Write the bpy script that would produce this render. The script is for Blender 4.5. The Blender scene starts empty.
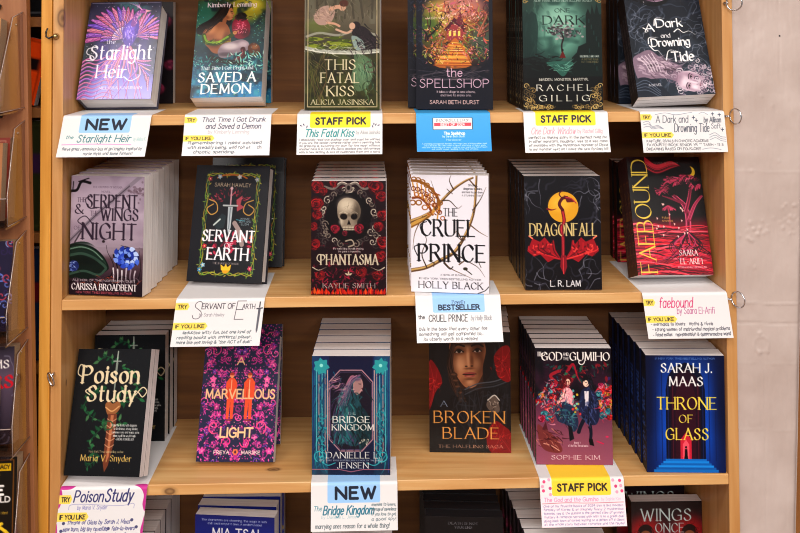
import bpy, bmesh, math, random
import numpy as np
from math import sin, cos, radians, pi
from mathutils import Vector, Matrix

# ------------------------------------------------------------------ stroke lettering
# each glyph: advance width, strokes; '~' marks a smooth stroke
GLYPHS = {
'A': (.74, "0,0 .37,1 .74,0|.14,.36 .60,.36"), 'B': (.62, "0,0 0,1|~0,1 .38,.98 .5,.78 .38,.56 0,.54|~0,.54 .44,.52 .6,.28 .44,.03 0,0"),
'C': (.70, "~.68,.8 .52,.97 .34,1 .1,.84 0,.5 .1,.15 .34,0 .54,.04 .70,.22"), 'D': (.72, "0,0 0,1|~0,1 .34,.98 .62,.84 .72,.5 .62,.17 .34,.02 0,0"),
'E': (.56, "0,0 0,1|0,1 .54,1|0,.53 .44,.53|0,0 .56,0"), 'F': (.54, "0,0 0,1|0,1 .54,1|0,.52 .42,.52"),
'G': (.74, "~.68,.8 .52,.97 .34,1 .1,.84 0,.5 .1,.15 .34,0 .58,.04 .72,.16|.72,.1 .72,.45|.45,.45 .74,.45"), 'H': (.72, "0,0 0,1|.72,0 .72,1|0,.52 .72,.52"),
'I': (.06, ".03,0 .03,1"), 'J': (.34, "~.3,.5 .3,.2 .2,.02 .04,-.02 -.04,.1|.3,1 .3,.3"), 'K': (.66, "0,0 0,1|.62,1 .04,.48|.2,.62 .66,0"),
'L': (.52, "0,0 0,1|0,0 .52,0"), 'M': (.86, ".03,0 .08,1|.08,1 .43,.12 .78,1|.78,1 .83,0"), 'N': (.74, "0,0 0,1|0,1 .74,0|.74,0 .74,1"),
'O': (.78, "~.39,1 .12,.86 0,.5 .12,.14 .39,0 .66,.14 .78,.5 .66,.86 .39,1"), 'P': (.58, "0,0 0,1|~0,1 .38,.98 .56,.75 .38,.49 0,.46"),
'Q': (.78, "~.39,1 .12,.86 0,.5 .12,.14 .39,0 .66,.14 .78,.5 .66,.86 .39,1|.42,.2 .8,-.12"), 'R': (.66, "0,0 0,1|~0,1 .38,.98 .54,.76 .38,.52 0,.5|.3,.5 .66,0"),
'S': (.52, "~.48,.84 .36,.98 .2,.99 .06,.86 .08,.68 .28,.54 .46,.4 .5,.2 .38,.03 .2,0 .06,.06 0,.2"), 'T': (.66, ".33,0 .33,1|0,1 .66,1"),
'U': (.70, "~0,.5 .02,.2 .15,.03 .35,0 .55,.03 .68,.2 .70,.5|0,1 0,.4|.70,1 .70,.4"), 'V': (.72, "0,1 .36,0|.36,0 .72,1"), 'W': (1.0, "0,1 .27,0|.27,0 .5,.85|.5,.85 .73,0|.73,0 1,1"),
'X': (.68, "0,1 .68,0|0,0 .68,1"), 'Y': (.66, "0,1 .33,.5|.66,1 .33,.5|.33,.5 .33,0"), 'Z': (.6, "0,1 .6,1|.6,1 0,0|0,0 .6,0"),
'a': (.46, "~.42,.52 .25,.66 .06,.56 0,.32 .08,.06 .25,0 .42,.16|.44,.66 .44,0"), 'b': (.48, "0,1 0,0|~0,.48 .2,.66 .4,.58 .48,.32 .4,.06 .2,0 0,.16"),
'c': (.42, "~.42,.52 .25,.66 .06,.54 0,.32 .08,.07 .25,0 .42,.14"), 'd': (.48, ".46,1 .46,0|~.46,.5 .28,.66 .08,.56 0,.32 .08,.07 .26,0 .46,.16"),
'e': (.44, "~0,.35 .43,.38 .38,.58 .22,.66 .06,.56 0,.32 .08,.06 .25,0 .42,.12"), 'f': (.32, "~.36,.92 .26,1 .14,.9 .12,.66 .12,.3|.12,.4 .12,0|0,.64 .3,.64"),
'g': (.46, "~.42,.5 .25,.66 .06,.56 0,.34 .08,.1 .25,.04 .42,.18|~.44,.66 .44,.1 .4,-.22 .2,-.32 0,-.22"), 'h': (.48, "0,1 0,0|~0,.46 .2,.66 .4,.6 .46,.4 .46,.2|.46,.3 .46,0"),
'i': (.06, ".03,.66 .03,0|.03,.86 .03,.92"), 'j': (.16, "~.12,.66 .12,0 .08,-.26 -.08,-.3|.12,.86 .12,.92"), 'k': (.44, "0,1 0,0|.4,.66 .02,.26|.14,.38 .44,0"),
'l': (.06, ".03,1 .03,0"), 'm': (.76, "0,.66 0,0|~0,.48 .14,.66 .32,.62 .38,.42|.38,.46 .38,0|~.38,.48 .52,.66 .7,.62 .76,.42|.76,.46 .76,0"), 'n': (.46, "0,.66 0,0|~0,.46 .18,.66 .38,.62 .46,.4|.46,.44 .46,0"),
'o': (.48, "~.24,.66 .06,.56 0,.33 .06,.1 .24,0 .42,.1 .48,.33 .42,.56 .24,.66"), 'p': (.48, "0,.66 0,-.3|~0,.48 .2,.66 .4,.58 .48,.32 .4,.06 .2,0 0,.16"),
'q': (.48, ".46,.66 .46,-.3|~.46,.5 .28,.66 .08,.56 0,.32 .08,.07 .26,0 .46,.16"), 'r': (.32, "0,.66 0,0|~0,.42 .12,.62 .32,.62"),
's': (.36, "~.34,.56 .2,.66 .05,.58 .06,.42 .28,.26 .33,.12 .2,0 0,.1"), 't': (.32, "~.12,.94 .12,.2 .18,.02 .32,.04|0,.66 .3,.66"),
'u': (.46, "~0,.66 0,.2 .1,.02 .26,.02 .44,.22|.46,.66 .46,0"), 'v': (.44, "0,.66 .22,0|.22,0 .44,.66"), 'w': (.66, "0,.66 .18,0|.18,0 .33,.56|.33,.56 .48,0|.48,0 .66,.66"),
'x': (.42, "0,.66 .42,0|0,0 .42,.66"), 'y': (.44, "0,.66 .22,0|.44,.66 .12,-.3"), 'z': (.38, "0,.66 .38,.66|.38,.66 0,0|0,0 .38,0"),
'&': (.72, "~.72,.4 .56,.1 .3,0 .08,.1 .02,.3 .2,.52 .42,.72 .38,.94 .22,.98 .12,.8 .24,.55 .5,.22 .72,0"),
'.': (.08, ".04,0 .04,.05"), ',': (.08, ".06,.05 0,-.14"), "'": (.08, ".04,1 .04,.78"), '!': (.08, ".04,1 .04,.3|.04,0 .04,.05"), '-': (.3, "0,.4 .3,.4"), '/': (.3, "0,0 .3,1"), '"': (.2, ".03,1 .03,.8|.16,1 .16,.8"), '#': (.6, ".15,0 .25,1|.4,0 .5,1|.02,.33 .58,.33|.05,.66 .6,.66"),
'0': (.54, "~.27,1 .05,.8 0,.5 .05,.2 .27,0 .49,.2 .54,.5 .49,.8 .27,1"), '1': (.3, ".18,0 .18,1|.18,1 0,.8"), '2': (.5, "~.02,.75 .12,.96 .3,1 .47,.85 .44,.62 .2,.25 0,0|0,0 .5,0"),
'3': (.5, "~.02,.84 .2,1 .42,.92 .44,.68 .22,.54|~.22,.54 .46,.44 .48,.16 .25,0 0,.12"), '4': (.56, ".4,0 .4,1|.4,1 0,.3|0,.3 .56,.3"), '5': (.5, ".08,1 .46,1|.08,1 .06,.56|~.06,.56 .3,.62 .48,.42 .44,.1 .2,0 0,.1"),
}

def smooth(pts, n=6):
    P = [np.array(p, float) for p in pts]
    if len(P) < 3: return P
    closed = np.allclose(P[0], P[-1])
    ext = ([P[-2]] + P + [P[1]]) if closed else ([2*P[0]-P[1]] + P + [2*P[-1]-P[-2]])
    out = []
    for i in range(1, len(ext)-2):
        a, b, c, d = ext[i-1:i+3]
        for k in range(n):
            t = k/n
            out.append(.5*((2*b)+(-a+c)*t+(2*a-5*b+4*c-d)*t*t+(-a+3*b-3*c+d)*t**3))
    out.append(P[-1])
    return out

_G = {}
def glyph(ch):
    if ch not in _G:
        w, s = GLYPHS[ch]
        strokes = []
        for st in s.split('|'):
            sm = st.startswith('~')
            p = [tuple(float(q) for q in a.split(',')) for a in st.lstrip('~').split()]
            strokes.append((sm, smooth(p, 4) if sm else [np.array(q) for q in p]))
        _G[ch] = (w, strokes)
    return _G[ch]

def hexc(c):
    if isinstance(c, str):
        c = c.lstrip('#')
        return np.array([int(c[i:i+2], 16)/255 for i in (0, 2, 4)])
    return np.array(c, float)

def lin(a):
    a = np.clip(a, 0, 1)
    return np.where(a <= .04045, a/12.92, ((a+.055)/1.055)**2.4)

def vnoise(X, Y, seed):
    """smooth value noise"""
    r = np.random.RandomState(seed); T = r.rand(64, 64)
    xi = np.floor(X).astype(int); yi = np.floor(Y).astype(int)
    fx = X-xi; fy = Y-yi; fx = fx*fx*(3-2*fx); fy = fy*fy*(3-2*fy)
    g = lambda a, b: T[a % 64, b % 64]
    return (g(xi, yi)*(1-fx)+g(xi+1, yi)*fx)*(1-fy)+(g(xi, yi+1)*(1-fx)+g(xi+1, yi+1)*fx)*fy

class Canvas:
    """print of a cover or a card; u runs 0..1 across, f 0..1 down; sizes in card widths"""
    def __init__(s, w, h, res=.0008, base='#ffffff', ys=None):
        s.w, s.h, s.A = w, h, h/w; s.sat, s.gam = 1.08, 1.24
        s.nx = max(3, int(round(w/res))+1)
        s.X = np.linspace(0, 1, s.nx)
        s.Y = np.linspace(0, s.A, max(3, int(round(h/res))+1)) if ys is None else np.array(ys)/w
        s.px = res/w*1.0
        s.C = np.zeros((len(s.Y), s.nx, 3)); s.C[:] = hexc(base)
        s.U, s.V = np.meshgrid(s.X, s.Y)
    def _box(s, x0, y0, x1, y1):
        i0, i1 = np.searchsorted(s.X, [x0, x1]); j0, j1 = np.searchsorted(s.Y, [y0, y1])
        return max(i0-1, 0), min(i1+1, s.nx), max(j0-1, 0), min(j1+1, len(s.Y))
    def comp(s, sl, al, col):
        s.C[sl] = s.C[sl]*(1-al[..., None])+hexc(col)*al[..., None]
    def vgrad(s, stops, u0=0, u1=1, f0=0, f1=1):
        fs = [p for p, _ in stops]; cs = np.array([hexc(c) for _, c in stops])
        i0, i1, j0, j1 = s._box(u0, f0*s.A, u1, f1*s.A)
        F = s.V[j0:j1, i0:i1]/s.A
        for k in range(3): s.C[j0:j1, i0:i1, k] = np.interp(F, fs, cs[:, k])
    def noise(s, col, sx, sy, seed, lo=.45, hi=.75, a=1, f0=0, f1=1, u0=0, u1=1):
        i0, i1, j0, j1 = s._box(u0, f0*s.A, u1, f1*s.A); sl = (slice(j0, j1), slice(i0, i1))
        U, V = s.U[sl], s.V[sl]
        n = .65*vnoise(U*sx, V*sy, seed)+.35*vnoise(U*sx*2.3, V*sy*2.3, seed+1)
        s.comp(sl, np.clip((n-lo)/(hi-lo), 0, 1)*a, col)
    def ell(s, u, f, rx, ry, col, a=1, ang=0, soft=0, ring=0):
        v = f*s.A; R = max(rx, ry)*(1+soft)+ring+.02
        i0, i1, j0, j1 = s._box(u-R, v-R, u+R, v+R); sl = (slice(j0, j1), slice(i0, i1))
        if i1 <= i0 or j1 <= j0: return
        dx, dy = s.U[sl]-u, s.V[sl]-v; c, sn = cos(radians(ang)), sin(radians(ang))
        p, q = (dx*c+dy*sn)/rx, (-dx*sn+dy*c)/ry; d = np.sqrt(p*p+q*q)
        if ring: al = np.clip(.5+(ring/2-abs(d-1)*min(rx, ry))/s.px, 0, 1)
        elif soft: al = np.clip((1+soft-d)/(2*soft), 0, 1); al = al*al*(3-2*al)
        else: al = np.clip(.5+(1-d)*min(rx, ry)/s.px, 0, 1)
        s.comp(sl, al*a, col)
    def poly(s, pts, col, a=1, sm=False):
        P = [np.array((p[0], p[1]*s.A)) for p in pts]
        if sm: P = smooth(P+[P[0]], 5)[:-1]
        P = np.array(P); lo, hi = P.min(0)-.01, P.max(0)+.01
        i0, i1, j0, j1 = s._box(lo[0], lo[1], hi[0], hi[1]); sl = (slice(j0, j1), slice(i0, i1))
        if i1 <= i0 or j1 <= j0: return
        X, Y = s.U[sl], s.V[sl]; ins = np.zeros(X.shape, bool); D = np.full(X.shape, 9.)
        for k in range(len(P)):
            x0, y0 = P[k]; x1, y1 = P[(k+1) % len(P)]
            if y0 != y1:
                ins ^= ((y0 > Y) != (y1 > Y)) & (X < (x1-x0)*(Y-y0)/(y1-y0)+x0)
            D = np.minimum(D, s._sd(X, Y, x0, y0, x1, y1))
        s.comp(sl, np.clip(.5+np.where(ins, D, -D)/s.px, 0, 1)*a, col)
    @staticmethod
    def _sd(X, Y, x0, y0, x1, y1):
        dx, dy = x1-x0, y1-y0; L = dx*dx+dy*dy
        t = np.clip(((X-x0)*dx+(Y-y0)*dy)/L, 0, 1) if L > 0 else 0
        return np.hypot(X-x0-t*dx, Y-y0-t*dy)
    def line(s, pts, wd, col, a=1, sm=True, taper=False, soft=0, wd2=None):
        P = [np.array((p[0], p[1]*s.A)) for p in pts]
        if sm: P = smooth(P, 5)
        n = len(P)-1
        W = [(wd*(1-k/n*.9) if taper else wd) if wd2 is None else wd+(wd2-wd)*k/n for k in range(n)]
        s._segs([(P[k][0], P[k][1], P[k+1][0], P[k+1][1], W[k]/2) for k in range(n)], col, a, soft)
    def _segs(s, S, col, a=1, soft=0):
        A = np.array(S); m = A[:, 4].max()+.01+soft
        i0, i1, j0, j1 = s._box(min(A[:, 0].min(), A[:, 2].min())-m, min(A[:, 1].min(), A[:, 3].min())-m, max(A[:, 0].max(), A[:, 2].max())+m, max(A[:, 1].max(), A[:, 3].max())+m)
        if i1 <= i0 or j1 <= j0: return
        sl = (slice(j0, j1), slice(i0, i1)); X, Y = s.U[sl], s.V[sl]; D = np.full(X.shape, 9.)
        for x0, y0, x1, y1, hw in S: D = np.minimum(D, s._sd(X, Y, x0, y0, x1, y1)-hw)
        s.comp(sl, np.clip(.5-D/(s.px+soft), 0, 1)*a, col)
    def text(s, t, u0, u1, f0, f1, col, style='serif', wt=None, a=1, ang=0, slant=0, jit=0, sp=None):
        """lettering of cap height f0..f1 fitted to u0..u1 (ang=90 reads upward: u0,u1 = cap top, baseline and f0,f1 = end, start)"""
        rnd = random.Random(t)
        gap = sp if sp is not None else {'sans': .2, 'serif': .24, 'hand': .2, 'black': .16}[style]
        adv = [(glyph(c)[0]+gap if c in GLYPHS else .32+gap*.5) for c in t]; W = sum(adv)-gap
        if ang == 0:
            H = (f1-f0)*s.A; sx = (u1-u0)/max(W, .05); sy = H
            tr = lambda x, y: (u0+x*sx+y*slant*sy, f1*s.A-y*sy)
        elif ang == -90:
            H = u1-u0; sx = (f1-f0)*s.A/W; sy = H
            tr = lambda x, y: (u0+y*sy, f0*s.A+x*sx)
        else:
            H = u1-u0; sx = (f1-f0)*s.A/W; sy = H
            tr = lambda x, y: (u1-y*sy, f1*s.A-x*sx)
        if wt is None: wt = {'sans': .13, 'serif': .15, 'hand': .07, 'black': .17}[style]
        x = 0
        for c, ad in zip(t, adv):
            if c not in GLYPHS: x += ad; continue
            S = []; dy = rnd.uniform(-jit, jit); k = 1+rnd.uniform(-jit, jit)
            for sm, P in glyph(c)[1]:
                if style == 'hand' and jit: P = [p_+np.array((rnd.uniform(-.05, .05), rnd.uniform(-.07, .07))) for p_ in P]
                for i in range(len(P)-1):
                    p, q = P[i], P[i+1]; d = q-p
                    th = math.atan2(d[1], d[0])
                    if style == 'serif': hw = wt*(.3+.7*abs(sin(th-radians(25)))**1.6)
                    elif style == 'black': hw = wt*(.25+.75*abs(sin(th-radians(40))))
                    else: hw = wt
                    a0, a1 = tr(x+p[0]*k, p[1]*k+dy), tr(x+q[0]*k, q[1]*k+dy)
                    S.append((*a0, *a1, hw*H/2))
                if style == 'serif' and not sm:
                    for e, o in ((P[0], P[1]), (P[-1], P[-2])):
                        if abs(e[1]-o[1]) > .25 and (abs(e[1]) < .01 or abs(e[1]-1) < .01 or abs(e[1]-.66) < .01):
                            hs = .12*min(1.3, (H/sx) if ang == 0 else 1) if wt > .08 else .1
                            a0, a1 = tr(x+e[0]-hs, e[1]), tr(x+e[0]+hs, e[1])
                            S.append((*a0, *a1, wt*.28*H/2))
                if style == 'serif' and sm and c in 'CGS':
                    e = P[0]; a0, a1 = tr(x+e[0], e[1]+.12), tr(x+e[0], e[1]-.1); S.append((*a0, *a1, wt*.35*H/2))
            s._segs(S, col, a)
            x += ad
    def scrib(s, lines, u0, u1, f0, f1, col, a=1, wt=.15, slant=.15):
        n = len(lines); st = (f1-f0)/n
        for i, t in enumerate(lines):
            e = u1
            if isinstance(t, tuple): t, ua, e = t
            else: ua = u0
            s.text(t, ua, e, f0+st*i+st*.12, f0+st*i+st*.72, col, 'hand', wt, a, slant=slant, jit=.1)
    def mesh(s, name, place, bm_extra=None):
        """grid mesh with the print as point colours; place(x_m, y_m) -> (x, y, z) arrays"""
        ny, nx = s.V.shape
        x, y, z = place(s.U*s.w, s.V*s.w)
        co = np.stack([x, y, z], -1).reshape(-1, 3)
        idx = np.arange(ny*nx).reshape(ny, nx)
        q = np.stack([idx[:-1, :-1], idx[1:, :-1], idx[1:, 1:], idx[:-1, 1:]], -1).reshape(-1, 4)
        C = s.C.reshape(-1, 3); g = C.mean(1, keepdims=True)
        C = np.clip(g+(C-g)*s.sat, 0, 1)**s.gam          # ink strength of this print
        return co, q, lin(C)

def mesh_from(name, parts, mats):
    """parts: list of (co, faces(list/array of quads), colours or None, material index, smooth)"""
    V, L, T, Cc, M, S = [], [], [], [], [], []
    b = 0
    for co, q, col, mi, smo in parts:
        co = np.array(co, float); q = np.array(q, int)
        V.append(co); L.append((q+b).reshape(-1)); T.append(np.full(len(q), q.shape[1])); M.append(np.full(len(q), mi)); S.append(np.full(len(q), smo, bool))
        Cc.append(np.column_stack([col if col is not None else np.ones((len(co), 3))*.8, np.ones(len(co))]) if np.ndim(col) == 2 or col is None else np.tile(np.append(lin(hexc(col)), 1), (len(co), 1)))
        b += len(co)
    V = np.concatenate(V); L = np.concatenate(L); T = np.concatenate(T); Cc = np.concatenate(Cc)
    me = bpy.data.meshes.new(name)
    me.vertices.add(len(V)); me.vertices.foreach_set('co', V.reshape(-1))
    me.loops.add(len(L)); me.loops.foreach_set('vertex_index', L)
    me.polygons.add(len(T)); me.polygons.foreach_set('loop_start', np.concatenate([[0], np.cumsum(T)[:-1]])); 
    me.polygons.foreach_set('material_index', np.concatenate(M)); me.polygons.foreach_set('use_smooth', np.concatenate(S))
    at = me.color_attributes.new('print', 'FLOAT_COLOR', 'POINT'); at.data.foreach_set('color', Cc.reshape(-1))
    for m in mats: me.materials.append(m)
    me.update(calc_edges=True); me.validate()
    return me

def box(x0, y0, z0, x1, y1, z1, skip=()):
    co = [(x0,y0,z0),(x1,y0,z0),(x1,y1,z0),(x0,y1,z0),(x0,y0,z1),(x1,y0,z1),(x1,y1,z1),(x0,y1,z1)]
    F = {'bottom': (0,3,2,1), 'top': (4,5,6,7), 'front': (0,1,5,4), 'back': (2,3,7,6), 'left': (3,0,4,7), 'right': (1,2,6,5)}
    return co, [f for k, f in F.items() if k not in skip]
# ------------------------------------------------------------------ cover prints
R = random.Random(7)
def rose(c, u, f, r, cols=('#5c0a1c', '#b3182c', '#e2433f'), seed=0):
    q = random.Random(seed+int(u*977+f*331)); A = c.A
    for k in range(6):
        a = k*pi/3+q.random(); c.ell(u+cos(a)*r*.5, f+sin(a)*r*.5/A, r*.6, r*.48, cols[k % 2], ang=math.degrees(a)+90)
    for k in range(7):
        rr = r*(1-k/8); a0 = q.random()*6
        c.line([(u+cos(a0+t)*rr*.8, f+sin(a0+t)*rr*.7/A) for t in (0, .6, 1.2, 1.8, 2.4)], r*.13, cols[(k+1) % len(cols)], .9)
    for k in range(16):
        t = q.random()*6.28; rr = r*q.uniform(.35, 1.05); c.line([(u+cos(t)*rr, f+sin(t)*rr*.9/A), (u+cos(t+.5)*rr*.95, f+sin(t+.5)*rr*.85/A), (u+cos(t+.9)*rr*.75, f+sin(t+.9)*rr*.7/A)], r*.09, q.choice([cols[0], cols[-1], '#1a0810', cols[0]]), .8, taper=True)
    c.ell(u, f, r*.16, r*.14, cols[0])
def spiral(c, u, f, r, col, wd, turns=1.4, a0=0, d=1, a=1):
    c.line([(u+cos(a0+d*t)*r*(1-t/(turns*6.28+1.2)), f+sin(a0+d*t)*r*(1-t/(turns*6.28+1.2))/c.A) for t in np.linspace(0, turns*6.28, 12)], wd, col, a)
def leaf(c, u, f, L, ang, col, a=1, wd=.35):
    A = c.A; ca, sa = cos(radians(ang)), sin(radians(ang))
    P = [(0, 0), (L*.3, L*wd*.5), (L*.65, L*wd*.4), (L, 0), (L*.65, -L*wd*.4), (L*.3, -L*wd*.5)]
    c.poly([(u+x*ca-y*sa, f+(x*sa+y*ca)/A) for x, y in P], col, a)
def flower(c, u, f, r, col, cen='#ffd9a0', n=5):
    for k in range(n): leaf(c, u, f, r, k*360/n+u*900, col, wd=.7)
    c.ell(u, f, r*.22, r*.22, cen)
def smoke(c, q, n, col, u0, u1, f0, f1, wd=.008, a=.6, amp=.06):
    for _ in range(n):
        u, f = q.uniform(u0, u1), q.uniform(f0, f1); p = []; an = q.random()*6
        for k in range(6):
            p.append((u, f)); an += q.uniform(-1.2, 1.2); u += cos(an)*amp; f += sin(an)*amp/c.A
        c.line(p, wd, col, a, taper=True)
def face(c, u, f, r, ang, skin, dark, lip, eye=True, shade=None):
    """plain generic face; ang turns it"""
    A = c.A; ca, sa = cos(radians(ang)), sin(radians(ang))
    T = lambda x, y: (u+(x*ca-y*sa)*r, f+(x*sa+y*ca)*r/A)
    c.ell(u, f, r*.78, r, skin, ang=ang)
    if shade: c.ell(*T(.42, .05), r*.38, r*.85, shade, .6, ang=ang, soft=.5)
    for s in (-1, 1):
        c.line([T(s*.52, -.3), T(s*.33, -.4), T(s*.13, -.3)], r*.07, dark)
        c.ell(*T(s*.32, -.1), r*.15, r*.075, dark, ang=ang)
        c.line([T(s*.5, -.14), T(s*.32, -.22), T(s*.14, -.12)], r*.045, dark)
    c.line([T(.04, -.1), T(.1, .2), T(.02, .26), T(-.08, .24)], r*.05, dark, .6)
    c.ell(*T(0, .5), r*.25, r*.09, lip, ang=ang); c.line([T(-.25, .5), T(0, .49), T(.25, .5)], r*.035, dark)

def art_starlight(c):
    q = random.Random(1); A = c.A
    c.vgrad([(0, '#3b3350'), (.35, '#4a3a6a'), (.65, '#564a80'), (.85, '#7a6aa8'), (1, '#8d86c0')])
    c.ell(.72, .12, .3, .28, '#3f6f74', .9, soft=.5); c.ell(.08, .75, .12, .25, '#3c5c5c', .7, soft=.6)
    c.noise('#2a2440', 14, 14, 3, a=.6)
    pk = ['#d87fb4', '#b05cc0', '#f0a8c8', '#8d5fd8', '#e58a92', '#c9a2f0', '#6f58d0']
    for s in (-1, 1):
        for k in range(16):
            a = radians(-75+k*11); L = q.uniform(.36, .52)
            p = [(.56, .36)]
            for t in (.35, .7, 1): p.append((.56+s*cos(a)*L*t, .36+(sin(a)*L*t+.05*sin(t*3))/A-.05*t))
            c.line(p, .045, pk[k % 7], .85, taper=True); c.line(p, .012, '#f6d6ec', .7, taper=True)
    for k in range(24):
        u = q.uniform(.25, .85); c.line([(.58, .38), (.55+(u-.55)*.6, .58), (u, .72), (u+q.uniform(-.2, .2), .95)], .035, pk[q.randrange(7)], .75, taper=True)
    for k in range(12):
        f = .58+k*.033; c.line([(-.02, f+.05), (.15, f-.01), (.3, f+.03), (.5, f+.02)], .022, pk[k % 5], .8, taper=True)
    c.ell(.66, .2, .09, .07, '#b25fae', ang=-60); c.ell(.74, .11, .06, .05, '#c96fa4'); c.poly([(.78, .09), (.86, .11), (.78, .13)], '#e7b0c0')
    for k in range(90): c.ell(q.random(), q.random()*.7, q.uniform(.004, .011), .005, '#f4dcf4', .8, ang=q.random()*180)
    for k in range(40): c.line([(u:=q.uniform(.3, .85), f:=q.uniform(.22, .45)), (u+.02, f+.02), (u+.01, f+.05)], .008, '#efe2ff', .8)
    c.line([(.02, .02), (.98, .02)], .006, '#d8d0e8', .6)
    c.text('the', .27, .40, .405, .445, '#efeaf6', 'serif', .14)
    c.text('Starlight', .10, .95, .455, .60, '#f4f1f8', 'serif', .15); c.line([(.12, .49), (.04, .55), (.1, .62), (.2, .6)], .014, '#f4f1f8')
    c.text('Heir', .22, .62, .655, .785, '#f4f1f8', 'serif', .15); c.line([(.62, .77), (.75, .8), (.85, .72), (.82, .62)], .016, '#f4f1f8', taper=True)
    c.text('MELISSA KARIBIAN', .28, .86, .875, .9, '#e6e2f2', 'serif', .14)

def art_demon(c):
    q = random.Random(2)
    c.vgrad([(0, '#3f5a3c'), (.3, '#2d5a55'), (.6, '#1d4a58'), (.8, '#2a6c86'), (1, '#2f7ea6')])
    c.ell(.72, .1, .32, .26, '#a8a83a', .95, soft=.5); c.ell(.2, .2, .2, .35, '#3f7f6c', .7, soft=.5)
    c.noise('#65c4c0', 9, 9, 5, lo=.5, hi=.85, a=.6, f0=.45); c.noise('#12303c', 7, 7, 9, lo=.55, hi=.8, a=.7)
    c.poly([(.30, .12), (.42, .06), (.55, .1), (.52, .3), (.44, .45), (.12, .35), (.05, .3)], '#1c1412', sm=True)
    c.poly([(.12, .36), (.2, .28), (.34, .26), (.5, .3), (.55, .44), (.35, .58), (.2, .5)], '#b07a58', sm=True)
    c.poly([(.2, .34), (.35, .33), (.38, .42), (.22, .44)], '#8a5638', .6, sm=True)
    c.ell(.46, .15, .075, .095, '#b98560', ang=15); c.ell(.38, .12, .09, .1, '#1a1210'); c.line([(.35, .1), (.3, .28), (.08, .34)], .06, '#1a1210')
    c.poly([(.52, .28), (.57, .2), (.68, .2), (.72, .3), (.66, .4), (.55, .4)], '#b0284c', sm=True)
    for k in range(45): c.ell(q.uniform(.54, .7), q.uniform(.22, .39), .006, .006, '#f2a4b4')
    c.ell(.76, .22, .1, .09, '#2a1512'); c.ell(.7, .2, .05, .06, '#7a4630')
    c.line([(.12, .45), (.3, .47), (.42, .42), (.52, .36)], .055, '#7f9c2e'); c.line([(.12, .44), (.3, .46), (.42, .41)], .014, '#c6d654')
    c.poly([(.4, .47), (.6, .42), (.76, .45), (.78, .53), (.62, .56), (.45, .6), (.34, .56)], '#cdbcc0', sm=True)
    c.line([(.66, .5), (.7, .58), (.6, .66)], .09, '#6e3038'); c.poly([(.78, .5), (.9, .46), (.96, .56), (.84, .6)], '#6a4632', sm=True)
    c.line([(.35, .6), (.55, .62), (.7, .66)], .05, '#2a2226')
    for k in range(260):
        u = q.random(); f = q.random(); 
        if .2 < u < .78 and .1 < f < .6: continue
        c.ell(u, f, q.uniform(.004, .012), .004, q.choice(['#8fe0d8', '#c9f0d8', '#5fb8c8', '#a8d870']), .75, ang=q.random()*180)
    for k in range(26): leaf(c, q.uniform(.6, 1), q.uniform(.58, .74), .1, q.uniform(-170, -10), q.choice(['#9fe8d8', '#5ac0b8', '#d0f4e4']), .8, .2)
    c.text('Kimberly Lemming', .15, .86, .03, .078, '#f4e2ea', 'serif', .17)
    c.text('That Time I Got Drunk and', .12, .86, .69, .725, '#f2f4f6', 'serif', .15)
    c.text('SAVED A', .08, .9, .75, .845, '#f6f6f4', 'serif', .19); c.text('DEMON', .14, .84, .865, .965, '#f6f6f4', 'serif', .19)

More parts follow.
